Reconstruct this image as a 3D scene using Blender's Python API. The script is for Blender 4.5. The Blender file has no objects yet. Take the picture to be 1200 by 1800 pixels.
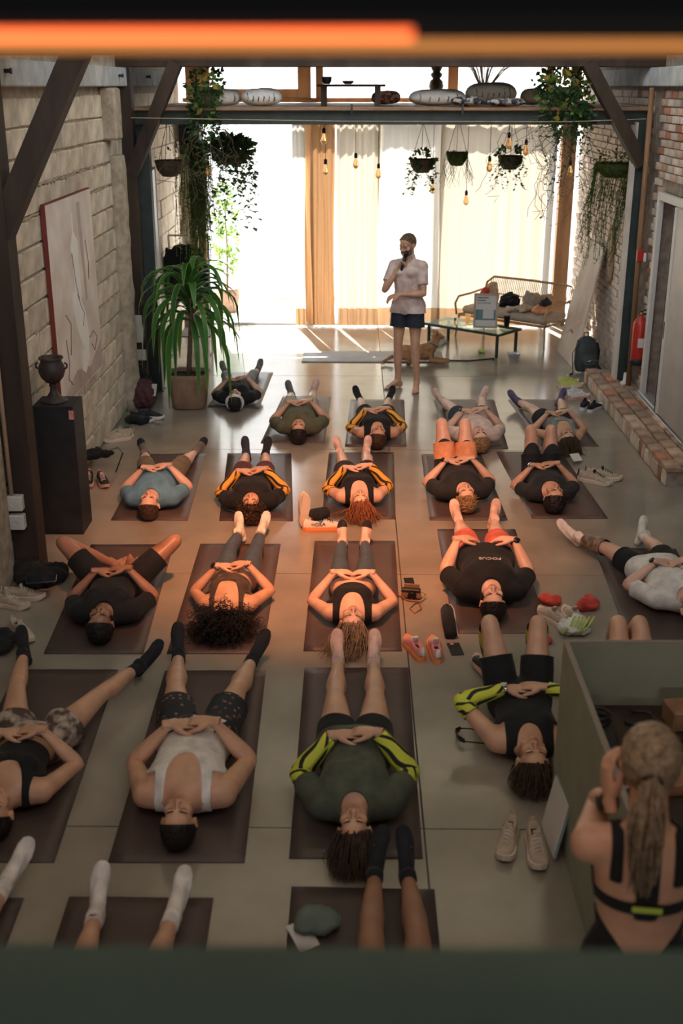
import bpy, math, random
import numpy as np
from mathutils import Vector, Matrix

SC = bpy.context.scene
COL = SC.collection
rnd = random.Random(7)
PI = math.pi
NP = lambda *a: np.array(a, float)

# ------------------------------------------------------------------ camera
FPX = 2000.0                      # focal length in pixels of the 1200 x 1800 frame
PITCH = math.atan(750 / FPX)
CAM_H = 3.28
YAW = math.atan(25 * math.cos(PITCH) / FPX)
cam_d = bpy.data.cameras.new('camera')
cam_d.sensor_fit = 'VERTICAL'
cam_d.sensor_height = 36.0
cam_d.sensor_width = 24.0
cam_d.lens = FPX / 1800 * 36.0
cam_d.clip_start = 0.05
cam_d.dof.use_dof = True
cam_d.dof.focus_distance = 9.0
cam_d.dof.aperture_fstop = 2.2
cam = bpy.data.objects.new('camera', cam_d)
COL.objects.link(cam)
cam.location = (0, 0, CAM_H)
cam.rotation_euler = (PI / 2 - PITCH, 0, YAW)
SC.camera = cam

# real positions on the floor / on known planes, measured from the photograph
_f = NP(-math.sin(YAW) * math.cos(PITCH), math.cos(YAW) * math.cos(PITCH), -math.sin(PITCH))
_r = NP(math.cos(YAW), math.sin(YAW), 0)
_u = np.cross(_r, _f)
_C = NP(0, 0, CAM_H)
def _ray(px, py): return _f + _r * (px - 600) / FPX - _u * (py - 900) / FPX
def G(px, py, z=0.0):
    d = _ray(px, py); return _C + d * ((z - CAM_H) / d[2])
def AY(px, py, Y):
    d = _ray(px, py); return _C + d * (Y / d[1])
def AX(px, py, X):
    d = _ray(px, py); return _C + d * (X / d[0])

# ------------------------------------------------------------------ world, sun, exposure
SC.view_settings.view_transform = 'Standard'
SC.view_settings.look = 'None'
SC.view_settings.exposure = 0.0
SC.view_settings.gamma = 1.0
SC.view_settings.use_curve_mapping = False
SC.cycles.max_bounces = 10
SC.cycles.diffuse_bounces = 5
SC.cycles.glossy_bounces = 4
SC.cycles.transmission_bounces = 8
SC.cycles.transparent_max_bounces = 16
SC.cycles.sample_clamp_indirect = 6.0
SC.cycles.caustics_reflective = False
SC.cycles.caustics_refractive = False

W = bpy.data.worlds.new('sky'); SC.world = W
W.use_nodes = True
nt = W.node_tree
nt.nodes.clear()
o_ = nt.nodes.new('ShaderNodeOutputWorld')
b_ = nt.nodes.new('ShaderNodeBackground')
s_ = nt.nodes.new('ShaderNodeTexSky')
s_.sky_type = 'HOSEK_WILKIE'
s_.sun_direction = (-0.25, 0.55, 0.8)
s_.turbidity = 5.0
s_.ground_albedo = 0.5
h_ = nt.nodes.new('ShaderNodeHueSaturation'); h_.inputs['Saturation'].default_value = 0.25
nt.links.new(s_.outputs[0], h_.inputs['Color'])
nt.links.new(h_.outputs[0], b_.inputs['Color'])
b_.inputs['Strength'].default_value = 34.0
nt.links.new(b_.outputs[0], o_.inputs['Surface'])

sun_d = bpy.data.lights.new('sun', 'SUN'); sun_d.energy = 34.0; sun_d.angle = math.radians(0.6)
sun_d.color = (1.0, 0.95, 0.87)
sun = bpy.data.objects.new('sun', sun_d); COL.objects.link(sun)
sun.rotation_euler = Vector((0.16, -0.62, -0.85)).to_track_quat('-Z', 'Y').to_euler()

def portal(loc, rot, sx, sy):
    l = bpy.data.lights.new('daylight_portal', 'AREA'); l.shape = 'RECTANGLE'; l.size = sx; l.size_y = sy
    l.cycles.is_portal = True
    o = bpy.data.objects.new('daylight_portal', l); COL.objects.link(o)
    o.location = loc; o.rotation_euler = rot
    return o
portal((0.3, 16.75, 1.45), (-PI / 2, 0, 0), 5.2, 2.9)     # open garden side
portal((0.3, 16.9, 3.45), (-PI / 2, 0, 0), 5.2, 0.75)     # clerestory
portal((0.2, -4.9, 2.3), (PI / 2, 0, 0), 4.4, 2.6)        # unseen opening behind the gallery, added for fill

# orange glow: an infrared heater hung under the roof, pointing down at the middle of the floor
# (its lamp is built with the heater further down)

# ------------------------------------------------------------------ materials
MATS = {}
def pm(name, c1, c2=None, scale=8.0, rough=0.6, bump=0.0, bscale=None, metal=0.0, detail=5.0, spec=0.5,
       stretch=None, trans=0.0, emit=None, estr=0.0, coat=0.0, sheen=0.0, alpha=1.0, rvar=0.0, lo=0.35, hi=0.65, sss=0.0, rand=0.0, ior=1.45):
    if name in MATS: return MATS[name]
    m = bpy.data.materials.new(name); m.use_nodes = True
    n = m.node_tree.nodes; L = m.node_tree.links
    p = n['Principled BSDF']
    def rgba(c): return (c[0], c[1], c[2], 1.0)
    p.inputs['Roughness'].default_value = rough
    p.inputs['Metallic'].default_value = metal
    p.inputs['Specular IOR Level'].default_value = spec
    p.inputs['Coat Weight'].default_value = coat
    p.inputs['Sheen Weight'].default_value = sheen
    p.inputs['Transmission Weight'].default_value = trans
    p.inputs['IOR'].default_value = ior
    p.inputs['Alpha'].default_value = alpha
    if sss:
        p.inputs['Subsurface Weight'].default_value = sss
        p.inputs['Subsurface Radius'].default_value = (0.02, 0.008, 0.004)
        p.inputs['Subsurface Scale'].default_value = 0.4
    p.inputs['Base Color'].default_value = rgba(c1)
    if emit is not None:
        p.inputs['Emission Color'].default_value = rgba(emit); p.inputs['Emission Strength'].default_value = estr
    if c2 is not None or bump or rvar:
        tc = n.new('ShaderNodeTexCoord'); mp = n.new('ShaderNodeMapping')
        L.new(tc.outputs['Object'], mp.inputs['Vector'])
        if stretch: mp.inputs['Scale'].default_value = stretch
        nz = n.new('ShaderNodeTexNoise'); nz.inputs['Scale'].default_value = scale; nz.inputs['Detail'].default_value = detail
        L.new(mp.outputs[0], nz.inputs['Vector'])
        if c2 is not None:
            r = n.new('ShaderNodeValToRGB'); r.color_ramp.elements[0].position = lo; r.color_ramp.elements[1].position = hi
            r.color_ramp.elements[0].color = rgba(c1); r.color_ramp.elements[1].color = rgba(c2)
            L.new(nz.outputs['Fac'], r.inputs['Fac'])
            col = r.outputs[0]
            if rand:
                oi = n.new('ShaderNodeObjectInfo'); hs = n.new('ShaderNodeHueSaturation')
                mr = n.new('ShaderNodeMapRange'); mr.inputs['To Min'].default_value = 1 - rand; mr.inputs['To Max'].default_value = 1 + rand
                L.new(oi.outputs['Random'], mr.inputs['Value']); L.new(mr.outputs[0], hs.inputs['Value']); L.new(col, hs.inputs['Color']); col = hs.outputs[0]
            L.new(col, p.inputs['Base Color'])
        if rvar:
            mr = n.new('ShaderNodeMapRange'); mr.inputs['To Min'].default_value = max(0.02, rough - rvar); mr.inputs['To Max'].default_value = min(1, rough + rvar)
            L.new(nz.outputs['Fac'], mr.inputs['Value']); L.new(mr.outputs[0], p.inputs['Roughness'])
        if bump:
            nb = nz
            if bscale:
                nb = n.new('ShaderNodeTexNoise'); nb.inputs['Scale'].default_value = bscale; nb.inputs['Detail'].default_value = 4
                L.new(mp.outputs[0], nb.inputs['Vector'])
            bp = n.new('ShaderNodeBump'); bp.inputs['Strength'].default_value = min(1.0, bump); bp.inputs['Distance'].default_value = 0.01
            L.new(nb.outputs['Fac'], bp.inputs['Height']); L.new(bp.outputs[0], p.inputs['Normal'])
    MATS[name] = m
    return m

def stripe_mat(name, c1, c2, freq, duty=0.55, rough=0.7, axis=2, distort=0.0, diag=(0, 0, 0)):
    """bands of two colours in the object's own UV-free coordinates, stored in the point attribute 'band'"""
    m = bpy.data.materials.new(name); m.use_nodes = True
    n = m.node_tree.nodes; L = m.node_tree.links; p = n['Principled BSDF']
    p.inputs['Roughness'].default_value = rough
    at = n.new('ShaderNodeAttribute'); at.attribute_name = 'band'
    ma = n.new('ShaderNodeMath'); ma.operation = 'MULTIPLY'; ma.inputs[1].default_value = freq
    fr = n.new('ShaderNodeMath'); fr.operation = 'FRACT'
    gt = n.new('ShaderNodeMath'); gt.operation = 'GREATER_THAN'; gt.inputs[1].default_value = duty
    mx = n.new('ShaderNodeMix'); mx.data_type = 'RGBA'
    mx.inputs['A'].default_value = (*c1, 1); mx.inputs['B'].default_value = (*c2, 1)
    L.new(at.outputs['Fac'], ma.inputs[0]); L.new(ma.outputs[0], fr.inputs[0]); L.new(fr.outputs[0], gt.inputs[0])
    L.new(gt.outputs[0], mx.inputs['Factor']); L.new(mx.outputs['Result'], p.inputs['Base Color'])
    MATS[name] = m
    return m

# ------------------------------------------------------------------ mesh helpers
def nrm(v):
    v = np.asarray(v, float); return v / max(1e-9, np.linalg.norm(v))

class MB:
    """collects shapes; build() links them as one mesh object"""
    def __init__(self): self.v = []; self.f = []; self.n = 0; self.attr = []
    def add(self, V, F, band=None):
        V = np.asarray(V, float)
        self.v.append(V); self.f += [tuple(int(i) + self.n for i in f) for f in F]; self.n += len(V)
        self.attr.append(np.zeros(len(V)) if band is None else np.asarray(band, float))
        return self
    def box(self, a, b, R=None, c=None, bev=0.0):
        (x0, y0, z0), (x1, y1, z1) = a, b
        if bev > 0:
            vs = []
            for x, sx in ((x0, 1), (x1, -1)):
                for y, sy in ((y0, 1), (y1, -1)):
                    for z, sz in ((z0, 1), (z1, -1)):
                        vs += [(x + sx * bev, y + sy * bev, z), (x + sx * bev, y, z + sz * bev), (x, y + sy * bev, z + sz * bev)]
            V = np.array(vs)
            fs = []
            def i(a, b, c, k): return (a * 4 + b * 2 + c) * 3 + k
            fs += [(i(0,0,0,2), i(0,0,1,2), i(0,1,1,2), i(0,1,0,2)), (i(1,0,0,2), i(1,1,0,2), i(1,1,1,2), i(1,0,1,2)),
                   (i(0,0,0,1), i(1,0,0,1), i(1,0,1,1), i(0,0,1,1)), (i(0,1,0,1), i(0,1,1,1), i(1,1,1,1), i(1,1,0,1)),
                   (i(0,0,0,0), i(0,1,0,0), i(1,1,0,0), i(1,0,0,0)), (i(0,0,1,0), i(1,0,1,0), i(1,1,1,0), i(0,1,1,0))]
            for p in (0, 1):
                for q in (0, 1):
                    e = [(i(p,q,0,1), i(p,q,0,2), i(p,q,1,2), i(p,q,1,1)), (i(p,0,q,0), i(p,0,q,2), i(p,1,q,2), i(p,1,q,0)), (i(0,p,q,0), i(0,p,q,1), i(1,p,q,1), i(1,p,q,0))]
                    fs += e
            for p in (0, 1):
                for q in (0, 1):
                    for r in (0, 1): fs.append((i(p,q,r,0), i(p,q,r,1), i(p,q,r,2)))
            ctr = V.mean(0); out = []
            for f in fs:
                P = V[list(f)]; nn = np.cross(P[1] - P[0], P[2] - P[0])
                out.append(f if nn @ (P.mean(0) - ctr) > 0 else f[::-1])
            fs = out
        else:
            V = NP(*[(x, y, z) for x in (x0, x1) for y in (y0, y1) for z in (z0, z1)])
            fs = [(0, 1, 3, 2), (4, 6, 7, 5), (0, 4, 5, 1), (2, 3, 7, 6), (0, 2, 6, 4), (1, 5, 7, 3)]
        if R is not None:
            cc = V.mean(0) if c is None else np.asarray(c, float)
            V = (V - cc) @ np.asarray(R, float).T + cc
        return self.add(V, fs)
    def beam(self, p, q, w, h, up=(0, 0, 1)):
        p, q = np.asarray(p, float), np.asarray(q, float); d = nrm(q - p)
        s = np.cross(d, up); s = nrm(s if np.linalg.norm(s) > 1e-4 else np.cross(d, (0, 1, 0))); t = np.cross(s, d)
        V = [e + s * a * w / 2 + t * b * h / 2 for e in (p, q) for a, b in ((-1, -1), (1, -1), (1, 1), (-1, 1))]
        return self.add(V, [(3, 2, 1, 0), (4, 5, 6, 7), (0, 1, 5, 4), (1, 2, 6, 5), (2, 3, 7, 6), (3, 0, 4, 7)])
    def tube(self, pts, rad, n=8, cap=True, flat=None, upv=None, closed=False, bandf=None):
        """round (or elliptic: flat = second radius list) tube along a polyline"""
        P = np.asarray(pts, float); m = len(P)
        ra = np.full(m, rad, float) if np.isscalar(rad) else np.asarray(rad, float)
        rb = ra if flat is None else (np.full(m, flat, float) if np.isscalar(flat) else np.asarray(flat, float))
        T = np.zeros_like(P)
        if closed:
            T = np.roll(P, -1, 0) - np.roll(P, 1, 0)
        else:
            T[1:-1] = P[2:] - P[:-2]; T[0] = P[1] - P[0]; T[-1] = P[-1] - P[-2]
        T /= np.maximum(1e-9, np.linalg.norm(T, axis=1))[:, None]
        a = nrm(np.cross(T[0], upv if upv is not None else ((0, 0, 1) if abs(T[0][2]) < 0.9 else (0, 1, 0))))
        V = []; th = np.arange(n) * 2 * PI / n
        for i in range(m):
            if upv is not None: a2 = np.cross(T[i], upv)
            else: a2 = a - T[i] * (a @ T[i])
            if np.linalg.norm(a2) > 1e-6: a = nrm(a2)
            b = np.cross(T[i], a)
            V.append(P[i] + ra[i] * np.cos(th)[:, None] * a + rb[i] * np.sin(th)[:, None] * b)
        V = np.concatenate(V); F = []
        for i in range(m if closed else m - 1):
            j = (i + 1) % m
            for k in range(n):
                l = (k + 1) % n
                F.append((i * n + k, i * n + l, j * n + l, j * n + k))
        if cap and not closed:
            F.append(tuple(range(n))[::-1]); F.append(tuple((m - 1) * n + k for k in range(n)))
        band = None
        if bandf is not None:
            band = np.concatenate([bandf(i / (m - 1), th) for i in range(m)])
        return self.add(V, F, band)
    def lathe(self, prof, n=20, c=(0, 0, 0), R=None):
        """profile of (radius, z) revolved round z"""
        th = np.arange(n) * 2 * PI / n; V = []; F = []
        for r, z in prof: V.append(np.stack([r * np.cos(th), r * np.sin(th), np.full(n, z)], 1))
        V = np.concatenate(V); m = len(prof)
        for i in range(m - 1):
            for k in range(n):
                l = (k + 1) % n; F.append((i * n + k, i * n + l, (i + 1) * n + l, (i + 1) * n + k))
        if prof[0][0] > 1e-4: F.append(tuple(range(n))[::-1])
        if prof[-1][0] > 1e-4: F.append(tuple((m - 1) * n + k for k in range(n)))
        if R is not None: V = V @ np.asarray(R, float).T
        return self.add(V + np.asarray(c, float), F)
    def ell(self, c, r, n=12, m=8, R=None):
        V = []; F = []
        for i in range(m + 1):
            ph = PI * i / m
            for k in range(n):
                t = 2 * PI * k / n; V.append((math.sin(ph) * math.cos(t), math.sin(ph) * math.sin(t), math.cos(ph)))
        V = np.array(V) * np.asarray(r, float)
        if R is not None: V = V @ np.asarray(R, float).T
        for i in range(m):
            for k in range(n):
                l = (k + 1) % n; F.append((i * n + k, (i + 1) * n + k, (i + 1) * n + l, i * n + l))
        return self.add(V + np.asarray(c, float), F)
    def quad(self, a, b, c, d): return self.add([a, b, c, d], [(0, 1, 2, 3)])
    def prism(self, poly, z0, z1, R=None, c=(0, 0, 0)):
        n = len(poly); V = NP(*[(x, y, z0) for x, y in poly], *[(x, y, z1) for x, y in poly])
        A = sum(poly[i][0] * poly[(i + 1) % n][1] - poly[(i + 1) % n][0] * poly[i][1] for i in range(n))
        F = [tuple(range(n))[::-1], tuple(range(n, 2 * n))] + [(i, (i + 1) % n, n + (i + 1) % n, n + i) for i in range(n)]
        if A < 0: F = [f[::-1] for f in F]
        if R is not None: V = V @ np.asarray(R, float).T
        return self.add(V + np.asarray(c, float), F)
    def mesh(self, name, smooth=False):
        me = bpy.data.meshes.new(name)
        V = np.concatenate(self.v) if self.v else np.zeros((0, 3))
        me.from_pydata(V.tolist(), [], self.f)
        if any(a.any() for a in self.attr):
            at = me.attributes.new('band', 'FLOAT', 'POINT'); at.data.foreach_set('value', np.concatenate(self.attr))
        if smooth: me.polygons.foreach_set('use_smooth', [True] * len(me.polygons))
        me.update()
        return me
    def build(self, name, mat, parent=None, smooth=False, **kw):
        return obj(name, self.mesh(name, smooth), mat, parent, **kw)

def tag(o, label=None, cat=None, group=None, kind=None):
    if label: o['label'] = label
    if cat: o['category'] = cat
    if group: o['group'] = group
    if kind: o['kind'] = kind
    return o
def obj(name, me, mat, parent=None, loc=None, rot=None, scale=None, label=None, cat=None, group=None, kind=None):
    if mat is not None and len(me.materials) == 0:
        for mm in (mat if isinstance(mat, (list, tuple)) else [mat]): me.materials.append(MATS[mm] if isinstance(mm, str) else mm)
    o = bpy.data.objects.new(name, me); COL.objects.link(o)
    if parent is not None: o.parent = parent
    if loc is not None: o.location = tuple(float(x) for x in loc)
    if rot is not None: o.rotation_euler = rot if not np.isscalar(rot) else (0, 0, rot)
    if scale is not None: o.scale = scale
    return tag(o, label, cat, group, kind)
def thing(name, label, cat, loc=(0, 0, 0), rotz=0.0, group=None, rot=None):
    o = bpy.data.objects.new(name, None); COL.objects.link(o); o.empty_display_size = 0.1
    o.location = tuple(float(x) for x in loc); o.rotation_euler = rot if rot is not None else (0, 0, rotz)
    return tag(o, label, cat, group)
def dup(root, loc, rotz=None, label=None, group=None, scale=None):
    r = root.copy(); COL.objects.link(r); r.location = tuple(float(x) for x in loc)
    if rotz is not None: r.rotation_euler = rotz if not np.isscalar(rotz) else (0, 0, rotz)
    if scale is not None: r.scale = scale
    if label: r['label'] = label
    if group: r['group'] = group
    for ch in list(root.children):
        c = ch.copy(); COL.objects.link(c); c.parent = r
        for g in list(ch.children):
            d = g.copy(); COL.objects.link(d); d.parent = c
    return r
def rotz(a): c, s = math.cos(a), math.sin(a); return NP((c, -s, 0), (s, c, 0), (0, 0, 1))
def rotx(a): c, s = math.cos(a), math.sin(a); return NP((1, 0, 0), (0, c, -s), (0, s, c))
def roty(a): c, s = math.cos(a), math.sin(a); return NP((c, 0, s), (0, 1, 0), (-s, 0, c))

def fast_mesh(name, V, T, mats=(), Q=None, attr=None, smooth=True):
    """mesh from numpy arrays of triangles (and quads)"""
    me = bpy.data.meshes.new(name)
    T = np.asarray(T, int).reshape(-1, 3); Q = np.zeros((0, 4), int) if Q is None else np.asarray(Q, int).reshape(-1, 4)
    nl = 3 * len(T) + 4 * len(Q); npoly = len(T) + len(Q)
    me.vertices.add(len(V)); me.vertices.foreach_set('co', np.asarray(V, np.float32).ravel())
    me.loops.add(nl); me.loops.foreach_set('vertex_index', np.concatenate([T.ravel(), Q.ravel()]).astype(np.int32))
    me.polygons.add(npoly)
    st = np.concatenate([np.arange(len(T)) * 3, 3 * len(T) + np.arange(len(Q)) * 4]).astype(np.int32)
    me.polygons.foreach_set('loop_start', st)
    me.update(calc_edges=True)
    if smooth: me.polygons.foreach_set('use_smooth', np.ones(npoly, bool))
    for k, a in (attr or {}).items():
        at = me.attributes.new(k, 'FLOAT', 'POINT'); at.data.foreach_set('value', np.asarray(a, np.float32))
    me.validate()
    return me
# ================================================================== THE PLACE
XL, XR, YB = -2.44, 3.12, 16.6        # faces of the side walls, line of the garden front
pm('concrete_floor', (.235, .208, .168), (.355, .32, .262), scale=1.6, rough=.17, spec=1.0, bump=.03, bscale=40, rvar=.07, detail=9, lo=.3, hi=.72)
pm('joint_dark', (.05, .045, .04), rough=.9)
pm('block', (.50, .43, .325), (.72, .64, .52), scale=7, rough=.92, bump=.5, bscale=45, detail=8, rand=.16)
pm('mortar', (.32, .26, .185), (.48, .41, .31), scale=12, rough=.95, bump=.8, bscale=50)
pm('mortar_dark', (.24, .19, .15), (.38, .31, .25), scale=12, rough=.95, bump=.8, bscale=50)
pm('render_grey', (.36, .38, .38), (.54, .56, .55), scale=5, rough=.9, bump=.35, bscale=40, detail=8)
pm('plaster_light', (.55, .50, .43), (.68, .63, .55), scale=4, rough=.9, bump=.3, bscale=30)
pm('brick_a', (.42, .25, .17), (.60, .46, .36), scale=9, rough=.9, bump=.6, bscale=60, rand=.28)
pm('brick_b', (.52, .42, .34), (.68, .60, .52), scale=9, rough=.9, bump=.6, bscale=60, rand=.2)
pm('brick_red', (.36, .14, .08), (.48, .24, .15), scale=9, rough=.9, bump=.6, bscale=60, rand=.25)
pm('wood_dark', (.024, .014, .009), (.055, .033, .02), scale=5, rough=.75, bump=.4, bscale=30, stretch=(1, 1, .25), detail=8)
pm('wood_warm', (.20, .105, .05), (.34, .19, .10), scale=6, rough=.6, bump=.2, bscale=40, stretch=(1, 1, .2), detail=8)
pm('wood_pale', (.42, .29, .18), (.56, .42, .28), scale=8, rough=.6, bump=.1, bscale=50, stretch=(1, 1, .2))
pm('steel_dark', (.018, .022, .022), (.035, .04, .04), scale=8, rough=.5, bump=.1, bscale=30)
pm('steel_green', (.020, .034, .030), (.035, .05, .045), scale=8, rough=.5, bump=.1, bscale=30)
pm('roof_dark', (.02, .018, .016), (.04, .036, .032), scale=4, rough=.9); pm('beam_black', (.006, .006, .006), rough=.95, spec=.1)
pm('rail_green', (.062, .125, .108), (.085, .16, .14), scale=3, rough=.6, bump=.05, bscale=60)
pm('white_frame', (.62, .60, .56), rough=.5); pm('alu_grey', (.5, .52, .54), rough=.35, metal=.6)
pm('glass', (.9, .95, .93), rough=.02, trans=1.0, spec=.5, ior=1.45)
pm('door_panel', (.36, .33, .31), (.44, .41, .39), scale=3, rough=.4)
pm('street_white', (.74, .73, .70), (.82, .81, .78), scale=2, rough=.9); pm('street_pave', (.55, .53, .50), (.66, .64, .60), scale=3, rough=.9)
def thin_glass(name, tint=(1, 1, 1), fac=.1):
    m = bpy.data.materials.new(name); m.use_nodes = True; n = m.node_tree.nodes; L = m.node_tree.links; n.clear()
    o = n.new('ShaderNodeOutputMaterial'); mx = n.new('ShaderNodeMixShader'); t = n.new('ShaderNodeBsdfTransparent'); g = n.new('ShaderNodeBsdfGlossy'); f = n.new('ShaderNodeLayerWeight')
    t.inputs[0].default_value = (*tint, 1); g.inputs['Roughness'].default_value = .02; f.inputs['Blend'].default_value = .5
    pw = n.new('ShaderNodeMath'); pw.operation = 'POWER'; pw.inputs[1].default_value = 4.0; L.new(f.outputs['Facing'], pw.inputs[0]); ad = n.new('ShaderNodeMath'); ad.operation = 'MULTIPLY_ADD'; ad.inputs[1].default_value = .5; ad.inputs[2].default_value = .05; L.new(pw.outputs[0], ad.inputs[0])
    L.new(ad.outputs[0], mx.inputs[0]); L.new(t.outputs[0], mx.inputs[1]); L.new(g.outputs[0], mx.inputs[2]); L.new(mx.outputs[0], o.inputs[0]); MATS[name] = m
thin_glass('pane'); thin_glass('pane_green', (.80, .93, .88))
def curtain_mat(name, c, c_hem=None, z_hem=.27, tr=.5):
    m = bpy.data.materials.new(name); m.use_nodes = True; n = m.node_tree.nodes; L = m.node_tree.links; n.clear()
    o = n.new('ShaderNodeOutputMaterial'); mx = n.new('ShaderNodeMixShader'); d = n.new('ShaderNodeBsdfDiffuse'); t = n.new('ShaderNodeBsdfTranslucent')
    mx.inputs[0].default_value = tr
    tc = n.new('ShaderNodeTexCoord'); nz = n.new('ShaderNodeTexNoise'); nz.inputs['Scale'].default_value = 60; mp = n.new('ShaderNodeMapping'); mp.inputs['Scale'].default_value = (1, 1, .15)
    L.new(tc.outputs['Object'], mp.inputs[0]); L.new(mp.outputs[0], nz.inputs['Vector'])
    mm = n.new('ShaderNodeMix'); mm.data_type = 'RGBA'; mm.inputs['A'].default_value = (*[x * .9 for x in c], 1); mm.inputs['B'].default_value = (*c, 1); L.new(nz.outputs['Fac'], mm.inputs['Factor'])
    col = mm.outputs['Result']
    if c_hem:
        sp = n.new('ShaderNodeSeparateXYZ'); L.new(tc.outputs['Object'], sp.inputs[0]); lt = n.new('ShaderNodeMath'); lt.operation = 'LESS_THAN'; lt.inputs[1].default_value = z_hem; L.new(sp.outputs['Z'], lt.inputs[0])
        m2 = n.new('ShaderNodeMix'); m2.data_type = 'RGBA'; L.new(col, m2.inputs['A']); m2.inputs['B'].default_value = (*c_hem, 1); L.new(lt.outputs[0], m2.inputs['Factor']); col = m2.outputs['Result']
    L.new(col, d.inputs[0]); L.new(col, t.inputs[0]); L.new(d.outputs[0], mx.inputs[1]); L.new(t.outputs[0], mx.inputs[2]); L.new(mx.outputs[0], o.inputs[0]); MATS[name] = m
curtain_mat('curtain_cream', (.80, .72, .58), (.50, .31, .17), tr=.17); curtain_mat('curtain_tan', (.52, .30, .15), None, tr=.16); curtain_mat('curtain_white', (.86, .82, .73), (.50, .31, .17), tr=.18)

# ---- floor: cast slabs with open joints
fb = MB(); fb.box((-2.8, -5.2, -.12), (3.6, 16.62, -.012)); FLOOR = fb.build('floor', 'joint_dark', kind='structure', label='polished grey concrete floor of cast slabs', )
xs = [-2.78, .335, 3.55]; ys = [-5.2, -1.45, 1.52, 4.5, 7.48, 10.45, 13.42, 16.62]
for i in range(2):
    for j in range(len(ys) - 1):
        m = MB(); m.box((xs[i] + .004, ys[j] + .004, -.06), (xs[i + 1] - .004, ys[j + 1] - .004, 0)); m.build('floor_slab', 'concrete_floor', FLOOR)

# ---- left wall: blockwork with rough mortar joints
wl = MB(); wl.box((XL - .45, -5.2, -.1), (XL - .018, YB + .2, 4.2)); WL = wl.build('wall_left', 'mortar', kind='structure', label='rough concrete block wall on the left side')
bh, bl = .212, .5
mes = []
for k in range(8):
    r = random.Random(k); m = MB()
    m.box((-.06, .006 + r.uniform(0, .01), .006 + r.uniform(0, .006)), (r.uniform(-.004, .012), bl - .006 - r.uniform(0, .012), bh - .005 - r.uniform(0, .01)), bev=.008)
    me = m.mesh('block'); me.materials.append(MATS['block']); mes.append(me)
stuff_blocks = MB()
for row in range(15):
    for c_ in range(24):
        y = 4.7 + c_ * bl + (bl / 2 if row % 2 else 0); z = .02 + row * bh
        if y > 16.1: continue
        if y < 12.3: obj('block', rnd.choice(mes), None, WL, loc=(XL, y, z))
        else: stuff_blocks.box((XL - .06, y + .006, z + .006), (XL + rnd.uniform(-.004, .01), y + bl - .008, z + bh - .006))
stuff_blocks.build('blocks_by_garden', 'block', WL, kind='stuff')
# mortar smears: ragged fillets along some bed joints
for row, y0, y1 in ((5, 5.2, 8.8), (7, 8.6, 12.0), (9, 5.0, 8.0), (11, 8.5, 11.8), (12, 9.0, 11.7), (3, 6, 9), (6, 10.6, 12)):
    m = MB(); pts = []; rr = []
    y = y0
    while y < y1: pts.append((XL - .002, y, .02 + row * bh + rnd.uniform(-.012, .012))); rr.append(rnd.uniform(.006, .022)); y += .05
    m.tube(pts, rr, 6, flat=[.35 * q + .004 for q in rr], upv=(1, 0, 0)); m.build('mortar_joint', 'mortar', WL, True)
# concrete ring beams along both side walls
for nm, x0, x1, mt in (('trim_1', XL - .04, XL + .10, 'render_grey'), ('trim_2', XR - .12, XR + .05, 'render_grey')):
    m = MB(); m.box((x0, 3.0, 3.27), (x1, YB - 1.2, 3.45), bev=.01); m.build(nm, mt, kind='structure', label='grey concrete ring beam along the top of a side wall')
for y in (6.6, 8.1, 10.2, 12.0, 13.6):
    m = MB(); m.tube([(0, 0, 0), (.05, 0, 0)], .014, 8); m.tube([(.05, 0, 0), (.06, 0, 0)], .022, 6); m.build('anchor_bolt', 'steel_dark', bpy.data.objects['trim_1'], loc=(XL + .09, y, 3.37))

# ---- right wall: old brickwork
wr_ = MB()
wr_.box((XR + .03, -5.2, -.1), (XR + .45, 10.0, 4.2)); wr_.box((XR + .03, 12.0, -.1), (XR + .45, YB + .2, 4.2)); wr_.box((XR + .03, 10.0, 2.27), (XR + .45, 12.0, 4.2)); wr_.box((XR + .03, 10.0, -.1), (XR + .45, 12.0, .15))
WR = wr_.build('wall_right', 'mortar_dark', kind='structure', label='old weathered brick wall on the right side')
bmes = []
for k in range(12):
    r = random.Random(50 + k); m = MB(); L = .235; m.box((r.uniform(-.008, .006), .004 + r.uniform(0, .008), .003), (.08, L - r.uniform(.0, .010), .073 - r.uniform(0, .005)), bev=.005)
    me = m.mesh('brick'); me.materials.append(MATS[('brick_a', 'brick_b', 'brick_b', 'brick_a', 'brick_red', 'brick_b')[k % 6]]); bmes.append(me)
cand = []
for row in range(44):
    z = .0 + row * .077
    for c_ in range(32):
        y = 9.2 + c_ * .245 + (.12 if row % 2 else 0)
        if y > 16.4 or z > 3.2: continue
        if 9.85 < y + .1 < 12.0 and z < 2.32: continue
        if 12.35 < y + .1 < 12.75: continue
        if y < 9.9 and z < 2.3: continue
        vis = (0.3 if (13.6 < y < 15.3 and z < 1.3) else 0) + (2 if y > 15.9 else 0)
        cand.append((y + vis * 10, y, z))
cand.sort()
rest = MB()
for i, (_, y, z) in enumerate(cand):
    if i < 292: obj('brick', rnd.choice(bmes), None, WR, loc=(XR, y, z))
    else: rest.box((XR + rnd.uniform(-.012, .006), y + .004, z + .004), (XR + .06, y + .235 - rnd.uniform(0, .014), z + .07))
rest.build('bricks_by_garden', 'brick_b', WR, kind='stuff')

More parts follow.
